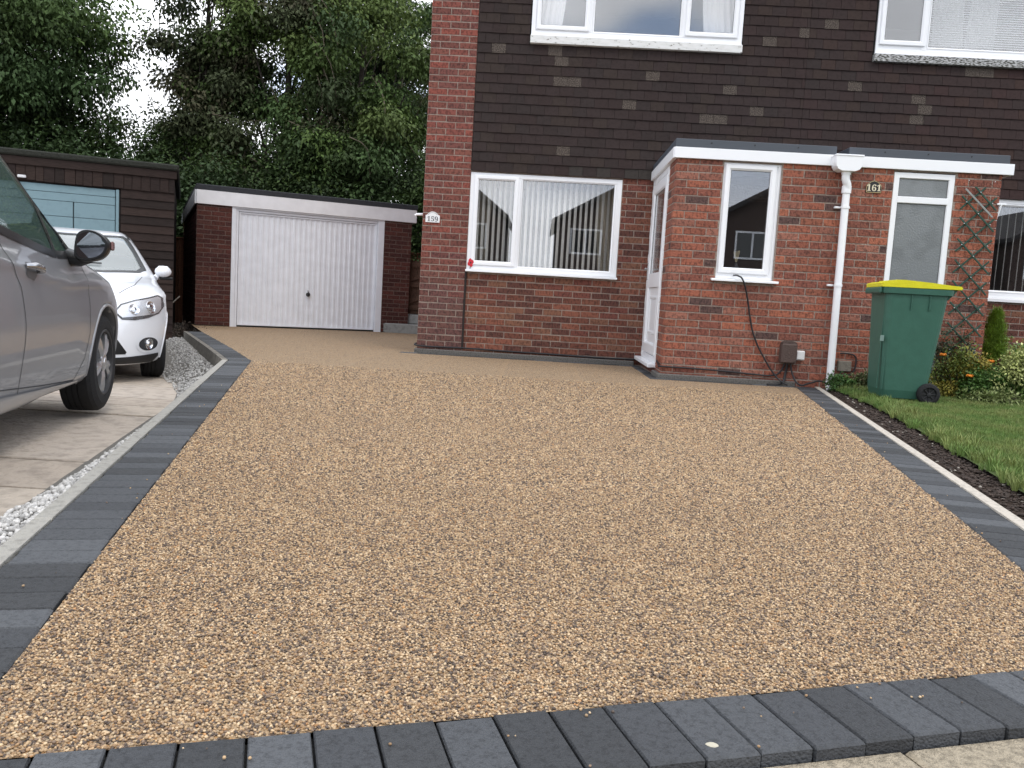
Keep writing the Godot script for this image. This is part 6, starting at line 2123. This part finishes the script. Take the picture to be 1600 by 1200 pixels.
	mb.tube(curve([Vector3(1.24, 0.165, PZ - 0.25), Vector3(1.235, 0.13, PZ + 0.0), Vector3(1.27, 0.125, z), Vector3(1.6, 0.122, z), Vector3(1.95, 0.112, z), Vector3(2.2, 0.10, z), Vector3(2.36, 0.10, z + 0.01), Vector3(2.44, 0.14, z + 0.01), Vector3(2.48, 0.235, z + 0.02)]), 0.009, 6)
	mb.tube(curve([Vector3(2.5, 0.235, z + 0.03), Vector3(2.49, 0.12, z + 0.02), Vector3(2.45, 0.03, z + 0.05), Vector3(2.3, 0.012, z + 0.1)]), 0.012, 6)
	mb.tube(curve([Vector3(2.53, 0.235, z + 0.03), Vector3(2.56, 0.12, z + 0.04), Vector3(2.62, 0.03, z + 0.09), Vector3(2.72, 0.05, z + 0.08), Vector3(2.84, 0.075, z + 0.06), Vector3(2.95, 0.02, z + 0.1)]), 0.009, 6)
	tag(obj("wall_cable", mb, black), "black cable along foot of porch wall into brown utility box", "cable")
	mb = MB.new()
	mb.tube(curve([Vector3(-1.49, 0.10, HZ - 0.1), Vector3(-1.487, 0.085, HZ + 0.03), Vector3(-1.3, 0.075, HZ + 0.03), Vector3(-0.9, 0.08, HZ + 0.025), Vector3(-0.4, 0.072, HZ + 0.015), Vector3(0.2, 0.068, HZ + 0.015), Vector3(0.7, 0.06, HZ + 0.015), Vector3(1.2, 0.066, HZ + 0.02)]), 0.01, 6)
	tag(obj("wall_cable", mb, black), "black cable along foot of wall below the wide window", "cable")
	mb = MB.new()
	mb.tube(PackedVector3Array([Vector3(-0.920, 1.0, HZ + 0.012), Vector3(-0.921, 0.5, HZ + 0.013), Vector3(-0.919, 0.07, HZ + 0.012)]), 0.013, 7)
	tag(obj("vertical_cable", mb, worn("dirty_cable", Color(0.03, 0.024, 0.022), 0.8, 2.0, 541)), "dark upright cable where the pier meets the lower wall", "cable")
	# ---- red poppy ornament in the corner of the wide window
	t = thing("poppy_ornament", "small red poppy ornament in lower left corner of wide window", "ornament", Vector3(-0.868, 1.10, HZ + 0.02))
	for k in 4:
		mb = MB.new()
		var a := TAU * k / 4.0 + 0.4
		mb.blob(Vector3(cos(a) * 0.018, 0.012 + sin(a) * 0.026, 0.0), Vector3(0.02, 0.026, 0.006), 20 + k, 0.12)
		obj("petal", mb, plain("poppy_red", Color(0.55, 0.015, 0.03), 0.5), t)
	mb = MB.new()
	mb.blob(Vector3(0, 0.012, 0.007), Vector3(0.009, 0.01, 0.004), 30, 0.1)
	obj("centre", mb, black, t)
	mb = MB.new()
	mb.tube(PackedVector3Array([Vector3(0, 0, 0), Vector3(-0.004, -0.06, 0.0)]), 0.004, 5)
	obj("stem", mb, plain("poppy_green", Color(0.02, 0.06, 0.02), 0.6), t)
	# small white hook of the next window
	t = thing("wall_bracket", "small white bracket at corner of wall beside the right window", "bracket", Vector3(4.43, 1.9, PZ - 0.04))
	mb = MB.new()
	mb.tube(curve([Vector3(-0.01, -0.14, 0.02), Vector3(0.0, -0.05, 0.04), Vector3(0.01, 0.0, 0.045)]), 0.008, 6)
	mb.box(Vector3(-0.03, 0.0, 0.01), Vector3(0.06, 0.018, 0.05), 0.004)
	obj("arm", mb, white, t)
	# dark blue plastic strip on the soil
	mb = MB.new()
	for i in 3:
		mb.tube(curve([Vector3(3.0, 0.03 + 0.014 * (i % 2), -8.22 - 0.02 * i), Vector3(3.15, 0.035, -8.2 - 0.022 * i), Vector3(3.3, 0.028, -8.1 - 0.02 * i), Vector3(3.5, 0.03, -8.0 - 0.025 * i)]), 0.013, 7)
	tag(obj("blue_hose", mb, plain("dark_blue_plastic", Color(0.012, 0.02, 0.055), 0.4)), "dark blue hose lying on ground behind the green bin", "hose")
	interiors()

func interiors() -> void:
	# ---- vertical blind of the wide window
	var cloth := plain("blind_cloth", Color(0.86, 0.86, 0.83), 0.9, 0.2)
	cloth.backlight_enabled = true; cloth.backlight = Color(0.35, 0.35, 0.33)
	var t := thing("vertical_blind", "cream vertical slat blind hanging inside the wide window", "blind", Vector3(0, 0, HZ - 0.17))
	var n := 26
	for i in n:
		var x: float = lerpf(-0.86, 0.85, (i + 0.5) / n)
		var mb := MB.new()
		mb.box(Vector3(-0.029, 1.07, -0.0007), Vector3(0.029, 2.15, 0.0007), 0.0, Transform3D(Basis(Vector3.UP, 1.0 + rng.randf_range(-0.05, 0.05)), Vector3(x, 0, 0)))
		obj("slat", mb, cloth, t)
	var mb := MB.new()
	mb.box(Vector3(-0.9, 2.15, -0.02), Vector3(0.87, 2.185, 0.02), 0.004)
	obj("head_rail", mb, upvc(), t)
	drape("curtain", "beige curtain drawn to left side inside the wide window", -0.9, -0.66, 1.06, 2.17, HZ - 0.27, Color(0.42, 0.38, 0.30), 0.35, -0.2)
	drape("curtain", "beige curtain drawn to right side inside the wide window", 0.62, 0.86, 1.06, 2.17, HZ - 0.27, Color(0.42, 0.38, 0.30), 0.35, 0.15)
	drape("net_curtain", "white net curtain at left of the upper window of 159", -0.24, 0.12, 3.83, 4.95, HZ - 0.14, Color(0.8, 0.8, 0.8), 0.5, -0.2)
	drape("net_curtain", "white net curtain at right of the upper window of 159", 1.66, 2.06, 3.83, 4.95, HZ - 0.14, Color(0.8, 0.8, 0.8), 0.5, 0.2)
	drape("net_curtain", "pale curtain gathered left of middle in right upper window", 4.42, 4.78, 3.83, 4.95, HZ - 0.30, Color(0.68, 0.68, 0.66), 0.4, 0.1)
	drape("net_curtain", "pale curtain gathered right of middle in right upper window", 4.86, 5.2, 3.83, 4.95, HZ - 0.30, Color(0.68, 0.68, 0.66), 0.4, -0.1)
	t = thing("slat_blind", "white horizontal slat blind inside the right upper window", "blind", Vector3(0, 0, HZ - 0.18))
	var y := 3.85
	var pale := plain("blind_slat", Color(0.6, 0.62, 0.63), 0.6)
	while y < 4.95:
		mb = MB.new()
		mb.box(Vector3(4.26, -0.0006, -0.011), Vector3(6.02, 0.0006, 0.011), 0.0, Transform3D(Basis(Vector3.RIGHT, 0.75), Vector3(0, y, 0)))
		obj("slat", mb, pale, t)
		y += 0.026
	t = thing("vertical_blind", "thin white vertical slats inside dark right lower window", "blind", Vector3(0, 0, HZ - 0.15))
	for i in 20:
		mb = MB.new()
		mb.box(Vector3(-0.035, 1.1, -0.0007), Vector3(0.035, 2.15, 0.0007), 0.0, Transform3D(Basis(Vector3.UP, 1.2), Vector3(5.26 + 0.083 * i, 0, 0)))
		obj("slat", mb, cloth, t)
	# dried stems in a vase behind the porch window
	t = thing("dried_stems", "bunch of dried cream stems standing inside the porch window", "ornament", Vector3(1.985, 1.12, PZ - 0.30))
	mb = MB.new()
	mb.lathe(Transform3D(), PackedVector2Array([Vector2(0, 0), Vector2(0.03, 0), Vector2(0.035, 0.04), Vector2(0.018, 0.09), Vector2(0.022, 0.1)]), 14)
	obj("vase", mb, plain("vase_glaze", Color(0.03, 0.03, 0.035), 0.3), t)
	mb = MB.new()
	for i in 14:
		var a := i * 2.4
		mb.tube(PackedVector3Array([Vector3(0, 0.08, 0), Vector3(cos(a) * 0.03, 0.2 + 0.01 * (i % 3), sin(a) * 0.02)]), 0.004, 4)
	obj("stem", mb, plain("straw", Color(0.6, 0.5, 0.3), 0.8), t)
	# porch floor and shelf behind the window
	mb = MB.new()
	mb.box(Vector3(1.3, 1.06, PZ - 0.5), Vector3(2.8, 1.118, PZ - 0.125), 0.004)
	tag(obj("window_board", mb, plain("board_paint", Color(0.2, 0.2, 0.2), 0.6)), "grey board inside the porch window below the dried stems", "shelf")

func drape(called: String, label: String, x0: float, x1: float, y0: float, y1: float, z: float, color: Color, light: float, sweep: float) -> void:
	var m := plain(called + "_cloth", color, 0.9, 0.2)
	m.backlight_enabled = true; m.backlight = Color(light, light, light)
	var mb := MB.new()
	var nx := 36; var nv := 6
	for i in nx:
		for j in nv:
			var q: Array[Vector3] = []; var nn: Array[Vector3] = []
			for s: Vector2i in [Vector2i(0, 0), Vector2i(1, 0), Vector2i(1, 1), Vector2i(0, 1)]:
				var u := float(i + s.x) / nx; var v := float(j + s.y) / nv
				var wave := sin(u * 34.0 + 0.6 * sin(v * 3.0)) * 0.022
				var dw := cos(u * 34.0) * 0.7
				q.append(Vector3(lerpf(x0, x1, u) + sweep * (1.0 - v) * (1.0 - v) * 0.4, lerpf(y0, y1, v), z + wave))
				nn.append(Vector3(-dw, 0, 1).normalized())
			mb.t3(q[0], q[1], q[2], nn[0], nn[1], nn[2]); mb.t3(q[0], q[2], q[3], nn[0], nn[2], nn[3])
	tag(obj(called, mb, m), label, "curtain")
# ---------------------------------------------------------------- trees, bushes, garden plants
func leaf_clump(seed_: int, n: int, r: float, len_: float, wide: float, droop: float) -> ArrayMesh:
	var g := RandomNumberGenerator.new(); g.seed = seed_
	var mb := MB.new()
	for i in n:
		var d := Vector3(g.randfn(), g.randfn() * 0.8, g.randfn()).normalized()
		var at := d * r * pow(g.randf(), 0.5)
		var dir := (d + Vector3(g.randf_range(-0.7, 0.7), g.randf_range(-0.6, 0.5) - droop, g.randf_range(-0.7, 0.7))).normalized()
		var side := dir.cross(Vector3(g.randf_range(-0.4, 0.4), 1, g.randf_range(-0.4, 0.4))).normalized()
		var up := side.cross(dir).normalized()
		var l := len_ * g.randf_range(0.7, 1.2); var w := wide * g.randf_range(0.8, 1.15)
		mb.col = Color.WHITE * g.randf_range(0.75, 1.2)
		var tip := at + dir * l - up * l * 0.15
		var mid := at + dir * l * 0.45
		for s: float in [-1.0, 1.0]:
			var e := mid + side * s * w * 0.5 + up * w * 0.12
			mb.tri(at, mid, e, up); mb.tri(mid, tip, e, up)
	return mb.mesh()

func leaf_mat(called: String, shine := 0.45) -> StandardMaterial3D:
	var m := plain(called, Color.WHITE, shine, 0.4)
	m.vertex_color_use_as_albedo = true
	m.backlight_enabled = true; m.backlight = Color(0.45, 0.45, 0.4)
	return m

func tree(called: String, label: String, at: Vector3, crown: Vector3, rad: Vector3, count: int, clumps: int, tones: Array, bare: float, leaf: ArrayMesh, trunk_r: float, seed_: int, group := "trees behind the garages") -> Node3D:
	var t := thing(called, label, "tree", at, 0.0, group)
	var g := RandomNumberGenerator.new(); g.seed = seed_
	var bark := worn("bark", Color(0.05, 0.042, 0.034), 0.95, 1.2, 701, 0.5, 1.4, 0.03, 6.0)
	var top := Vector3(g.randf_range(-0.3, 0.3), crown.y + rad.y * 0.75, g.randf_range(-0.3, 0.3)) + Vector3(crown.x, 0, crown.z)
	var mb := MB.new()
	var tr := curve([Vector3(0, -0.4, 0), Vector3(0.1 + crown.x * 0.2, crown.y * 0.35, 0.1), Vector3(crown.x * 0.7, crown.y, crown.z * 0.5), top], 5)
	var rr := PackedFloat32Array()
	for i in tr.size():
		rr.append(lerpf(trunk_r, trunk_r * 0.12, float(i) / (tr.size() - 1)))
	mb.tube(tr, rr, 9)
	obj("trunk", mb, bark, t)
	# clump centres fill the crown unevenly; a limb reaches to some of them
	var centres: Array[Vector3] = []
	for i in clumps:
		var d := Vector3(g.randfn(), g.randfn(), g.randfn()).normalized() * pow(g.randf(), 0.42)
		centres.append(crown + d * rad)
	for i in mini(clumps, 16):
		var c := centres[i]
		var k := clampi(int((c.y - rad.y * 0.25) / (top.y + 0.4) * tr.size()) - 2, 2, tr.size() - 2)
		var a := tr[k]
		var bmb := MB.new()
		bmb.tube(curve([a, a.lerp(c, 0.5) + Vector3(0, 0.25, 0), c], 4), PackedFloat32Array([rr[k] * 0.55, rr[k] * 0.5, rr[k] * 0.42, rr[k] * 0.35, rr[k] * 0.28, rr[k] * 0.22, rr[k] * 0.17, rr[k] * 0.12, rr[k] * 0.08]), 6)
		obj("branch", bmb, bark, t)
	if bare > 0.0:
		var tw := MB.new()
		for i in int(bare * 90.0):
			var c := centres[g.randi() % centres.size()]
			var e := c + Vector3(g.randf_range(-0.7, 0.7), g.randf_range(0.2, 1.5), g.randf_range(-0.7, 0.7))
			tw.tube(curve([c - Vector3(0, 0.4, 0), c.lerp(e, 0.5) + Vector3(g.randf_range(-0.2, 0.2), 0, 0), e], 3), g.randf_range(0.006, 0.016), 4, false)
		stuff(obj("twig", tw, worn("dry_twig", Color(0.15, 0.125, 0.09), 0.9, 1.5, 705), t))
	var xf: Array[Transform3D] = []
	var cols := PackedColorArray()
	var tone_of: Array[Color] = []
	for c in centres:
		tone_of.append((tones[g.randi() % tones.size()] as Color) * g.randf_range(0.75, 1.5))
	for i in count:
		var k := g.randi() % centres.size()
		var spread := 0.46 * clampf(rad.x / 2.5, 0.6, 1.25)
		var p := centres[k] + Vector3(g.randfn() * spread, g.randfn() * spread * 0.5, g.randfn() * spread)
		xf.append(Transform3D(Basis.from_euler(Vector3(g.randf_range(-0.5, 0.5), g.randf() * TAU, g.randf_range(-0.5, 0.5))).scaled(Vector3.ONE * g.randf_range(0.75, 1.3)), p))
		cols.append(tone_of[k] * g.randf_range(0.85, 1.15))
	scatter("crown", leaf, leaf_mat("tree_leaf", 0.7), xf, cols, t)
	return t

func bush(called: String, label: String, category: String, at: Vector3, rad: Vector3, count: int, tones: Array, leaf: ArrayMesh, seed_: int, mat: Material, stems := 8, group := "") -> Node3D:
	var t := thing(called, label, category, at, 0.0, group)
	var g := RandomNumberGenerator.new(); g.seed = seed_
	var mb := MB.new()
	for i in stems:
		var a := TAU * i / stems + g.randf()
		var e := Vector3(cos(a) * rad.x * 0.6, rad.y * g.randf_range(1.0, 1.7), sin(a) * rad.z * 0.6)
		mb.tube(curve([Vector3(cos(a) * 0.03, -0.03, sin(a) * 0.03), e * 0.5 + Vector3(0, 0.04, 0), e], 3), rad.y * 0.014 + 0.002, 5)
	obj("stem", mb, worn("bark", Color.BLACK, 0.9, 1.0, 701), t)
	var cl: Array[Vector3] = []
	for i in 14:
		var d := Vector3(g.randfn(), g.randfn(), g.randfn()).normalized() * g.randf_range(0.35, 0.9)
		cl.append(Vector3(0, rad.y, 0) + d * rad)
	var xf: Array[Transform3D] = []
	var cols := PackedColorArray()
	for i in count:
		var k := g.randi() % cl.size()
		var p := cl[k] + Vector3(g.randfn() * rad.x, g.randfn() * rad.y, g.randfn() * rad.z) * 0.24
		p.y = maxf(p.y, 0.02)
		xf.append(Transform3D(Basis.from_euler(Vector3(g.randf_range(-0.5, 0.5), g.randf() * TAU, g.randf_range(-0.5, 0.5))).scaled(Vector3.ONE * g.randf_range(0.7, 1.3)), p))
		cols.append((tones[k % tones.size()] as Color) * g.randf_range(0.8, 1.25))
	scatter("foliage", leaf, mat, xf, cols, t)
	return t

func plants() -> void:
	var broad := leaf_clump(1, 20, 0.28, 0.12, 0.062, 0.6)
	var fine := leaf_clump(2, 24, 0.28, 0.08, 0.038, 0.3)
	var ivy := leaf_clump(3, 20, 0.26, 0.09, 0.07, 0.4)
	var dark := [Color(0.042, 0.075, 0.022), Color(0.034, 0.062, 0.02), Color(0.052, 0.088, 0.024), Color(0.03, 0.052, 0.018)]
	var fresh := [Color(0.065, 0.105, 0.025), Color(0.05, 0.085, 0.022), Color(0.08, 0.115, 0.03), Color(0.045, 0.07, 0.022)]
	var brown := [Color(0.075, 0.088, 0.042), Color(0.064, 0.08, 0.036), Color(0.055, 0.08, 0.03), Color(0.085, 0.082, 0.045)]
	tree("maple_tree", "broad dense dark green tree behind the timber garage at left", Vector3(-14.3, -0.3, -20.5), Vector3(0, 5.9, 0), Vector3(3.5, 5.2, 3.0), 9500, 120, dark + [fresh[0]], 0.0, broad, 0.28, 31)
	tree("slender_tree", "slender brownish tree with sky showing through, right of sky gap", Vector3(-9.3, -0.2, -22.5), Vector3(0.2, 5.4, 0), Vector3(1.25, 5.2, 1.0), 2700, 60, brown + [fresh[0]], 1.0, broad, 0.16, 33)
	tree("twiggy_tree", "tall tree tangled with bare brown twigs, in middle of the trees", Vector3(-7.0, -0.2, -22.6), Vector3(0.1, 5.6, 0), Vector3(1.8, 5.2, 1.7), 3700, 72, brown + [dark[0], fresh[0], fresh[2]], 2.6, broad, 0.22, 35)
	tree("leafy_tree", "fresh green leafy tree behind the garage roof, near the house", Vector3(-4.9, -0.2, -22.0), Vector3(0, 5.4, 0), Vector3(1.8, 4.7, 1.6), 2500, 56, fresh + [dark[0]], 0.6, broad, 0.18, 37)
	tree("olive_tree", "yellowish green open tree right beside the house pier", Vector3(-2.7, -0.2, -23.0), Vector3(0, 4.2, 0), Vector3(1.6, 3.5, 1.5), 1150, 40, [Color(0.075, 0.095, 0.028), Color(0.06, 0.085, 0.026), Color(0.05, 0.075, 0.024)], 0.8, fine, 0.13, 39)
	tree("hazel_tree", "low round dark tree closing view between maple and twiggy tree", Vector3(-10.6, -0.2, -26.0), Vector3(0, 3.6, 0), Vector3(2.2, 2.3, 1.2), 2200, 40, dark, 0.2, broad, 0.12, 43)
	tree("tall_tree", "dark tree top rising behind the leafy tree, cut by photo edge", Vector3(-5.2, -0.2, -26.5), Vector3(0, 8.4, 0), Vector3(2.2, 4.2, 2.0), 2600, 44, dark, 0.3, broad, 0.22, 41)
	# ivy clad undergrowth closes the view below the crowns
	var low := leaf_mat("undergrowth_leaf", 0.65)
	bush("undergrowth", "dark ivy bush behind the timber garage roof", "bush", Vector3(-11.0, -0.25, -18.8), Vector3(2.6, 1.9, 1.0), 2600, dark, ivy, 51, low, 8, "undergrowth below the trees")
	bush("undergrowth", "green leafy bush in gap between the two garages", "bush", Vector3(-7.6, -0.25, -19.6), Vector3(1.5, 1.75, 0.9), 1900, dark + [fresh[1]], ivy, 52, low, 8, "undergrowth below the trees")
	bush("undergrowth", "dark bush behind left half of brick garage roof", "bush", Vector3(-5.6, -0.2, -20.8), Vector3(1.8, 2.0, 0.9), 2000, dark, ivy, 53, low, 8, "undergrowth below the trees")
	bush("undergrowth", "dark green bush behind brick garage beside the house", "bush", Vector3(-2.9, -0.2, -20.9), Vector3(1.7, 1.9, 0.9), 2000, dark + [fresh[1]], ivy, 54, low, 8, "undergrowth below the trees")
	bush("undergrowth", "tall dark bush below the slender tree", "bush", Vector3(-9.0, -0.2, -24.4), Vector3(2.0, 1.9, 1.0), 1800, dark, ivy, 55, low, 8, "undergrowth below the trees")
	bush("undergrowth", "tall narrow bush closing the foot of the sky gap", "bush", Vector3(-10.2, -0.2, -22.0), Vector3(1.2, 2.25, 0.8), 1500, dark, ivy, 58, low, 8, "undergrowth below the trees")
	bush("undergrowth", "tall dark bush below the twiggy tree", "bush", Vector3(-6.0, -0.2, -25.0), Vector3(2.4, 2.1, 1.0), 2000, dark, ivy, 56, low, 8, "undergrowth below the trees")
	bush("undergrowth", "tall dark bush at far left behind the maple trunk", "bush", Vector3(-16.5, -0.2, -23.5), Vector3(3.2, 3.0, 1.2), 3200, dark, ivy, 57, low, 8, "undergrowth below the trees")
	# ---- flower bed on the right
	var tiny := leaf_clump(5, 16, 0.05, 0.034, 0.016, 0.0)
	var needle := leaf_clump(6, 26, 0.045, 0.04, 0.006, -0.8)
	var gl := leaf_mat("garden_leaf", 0.5)
	var c := thing("dwarf_conifer", "small bright green cone shaped conifer beside the brick pier", "conifer", Vector3(4.70, 0.02, -8.9))
	var g := RandomNumberGenerator.new(); g.seed = 61
	var mb := MB.new()
	mb.tube(PackedVector3Array([Vector3(0, -0.02, 0), Vector3(0, 0.65, 0)]), PackedFloat32Array([0.015, 0.004]), 6)
	obj("trunk", mb, worn("bark", Color.BLACK, 0.9, 1.0, 701), c)
	var xf: Array[Transform3D] = []
	var cols := PackedColorArray()
	for i in 900:
		var h := g.randf()
		var r := 0.15 * sqrt(1.0 - h) * sqrt(g.randf()) * (1.0 if h > 0.12 else 0.8)
		var a := g.randf() * TAU
		xf.append(Transform3D(Basis.from_euler(Vector3(g.randf_range(-0.25, 0.25), g.randf() * TAU, g.randf_range(-0.25, 0.25))), Vector3(cos(a) * r * (1.0 + 0.25 * sin(a * 3.0 + h * 9.0)), 0.05 + h * 0.76 + g.randf() * 0.05, sin(a) * r)))
		cols.append(Color(0.19, 0.30, 0.04) * g.randf_range(0.6, 1.35))
	scatter("foliage", needle, gl, xf, cols, c)
	bush("variegated_shrub", "cream and green variegated shrub at right edge of flower bed", "shrub", Vector3(4.56, 0.0, -7.9), Vector3(0.36, 0.30, 0.26), 620, [Color(0.42, 0.46, 0.16), Color(0.16, 0.26, 0.06), Color(0.52, 0.54, 0.24), Color(0.10, 0.19, 0.045)], tiny, 63, gl)
	bush("golden_shrub", "golden green low shrub behind the wheel of the green bin", "shrub", Vector3(3.98, 0.0, -8.1), Vector3(0.26, 0.21, 0.16), 420, [Color(0.24, 0.22, 0.04), Color(0.13, 0.17, 0.035), Color(0.33, 0.27, 0.05)], tiny, 65, gl)
	bush("leafy_plant", "mid green leafy plant between golden and variegated shrubs", "plant", Vector3(4.17, 0.0, -7.95), Vector3(0.24, 0.17, 0.16), 360, [Color(0.07, 0.14, 0.03), Color(0.09, 0.18, 0.035)], tiny, 67, gl)
	bush("climbing_plant", "wispy grey green climbing plant at foot of the trellis", "climber", Vector3(4.13, 0.0, -8.48), Vector3(0.24, 0.34, 0.05), 110, [Color(0.07, 0.09, 0.05), Color(0.09, 0.11, 0.06)], tiny, 69, gl, 12)
	bush("weed_tuft", "small green weeds at foot of the white downpipe", "plant", Vector3(3.0, 0.0, -8.36), Vector3(0.13, 0.08, 0.08), 90, [Color(0.06, 0.13, 0.035), Color(0.09, 0.17, 0.04)], tiny, 71, gl)
	bush("weed_tuft", "dry grassy weeds on soil between downpipe and bin", "plant", Vector3(3.3, 0.0, -8.42), Vector3(0.2, 0.09, 0.06), 100, [Color(0.09, 0.12, 0.05), Color(0.16, 0.15, 0.07)], tiny, 73, gl)
	bush("edging_plant", "low pale leaved plant at front of the flower bed", "plant", Vector3(4.2, 0.0, -7.74), Vector3(0.3, 0.06, 0.08), 170, [Color(0.15, 0.2, 0.06), Color(0.22, 0.26, 0.1)], tiny, 75, gl)
	var orange := plain("marigold_petal", Color(0.75, 0.22, 0.01), 0.6)
	var spots: Array = [[Vector3(4.30, 0.385, -8.15), "orange marigold beside dark red bloom, upper right of the bed"], [Vector3(4.18, 0.345, -8.1), "orange marigold just left of the dark red bloom"], [Vector3(4.0, 0.25, -7.92), "single orange marigold low on the golden shrub"], [Vector3(3.87, 0.42, -8.2), "orange marigold beside the green bin body"]]
	for i in spots.size():
		var f := thing("marigold", spots[i][1], "flower", spots[i][0], 0.0, "orange marigolds in the bed")
		mb = MB.new()
		for k in 12:
			var a := TAU * k / 12.0
			mb.blob(Vector3(cos(a) * 0.02, 0.004 * (k % 3), sin(a) * 0.02 + 0.006), Vector3(0.013, 0.01, 0.012), k + i, 0.2, 4)
		obj("bloom", mb, orange, f)
		mb = MB.new()
		mb.tube(PackedVector3Array([Vector3(0, 0, 0), Vector3(0.01, -0.12, 0), Vector3(0.0, -0.25, 0)]), 0.004, 5)
		obj("stem", mb, plain("poppy_green", Color.BLACK), f)
	mb = MB.new()
	for k in 16:
		mb.blob(Vector3(g.randf_range(-0.05, 0.05), g.randf_range(-0.05, 0.05), g.randf_range(-0.03, 0.03)), Vector3(0.022, 0.02, 0.02), k, 0.25, 4)
	var dr := obj("dark_bloom", mb, plain("dark_red_bloom", Color(0.06, 0.008, 0.012), 0.7))
	dr.position = Vector3(4.35, 0.35, -8.12)
	tag(dr, "dark red flower head beside the orange marigolds", "flower")
	# dead leaves and a cane in the gap left of the brick garage
	var litter := thing("dead_leaves", "heap of dead leaves on ground left of the brick garage", "leaf litter", Vector3(-6.0, -0.2, -13.6))
	xf = []; cols = PackedColorArray()
	for i in 260:
		xf.append(Transform3D(Basis.from_euler(Vector3(g.randf() * 6, g.randf() * 6, g.randf() * 6)).scaled(Vector3.ONE * g.randf_range(0.4, 1.0)), Vector3(g.randfn() * 0.35, absf(g.randfn()) * 0.09, g.randfn() * 0.5)))
		cols.append(Color(0.07, 0.055, 0.045) * g.randf_range(0.5, 1.8))
	scatter("leaves", tiny, gl, xf, cols, litter)
	mb = MB.new()
	mb.tube(PackedVector3Array([Vector3(-6.35, -0.1, -13.5), Vector3(-5.98, 0.42, -13.9)]), 0.012, 6)
	tag(obj("cane", mb, plain("cane_grey", Color(0.2, 0.19, 0.17), 0.8)), "thin grey cane leaning in the gap between the garages", "cane")
func _ready() -> void:
	rng.seed = 20
	camera_and_light()
	grounds()
	house_front()
	garage()
	timber_garage()
	fences()
	grey_car()
	white_car()
	small_things()
	plants()
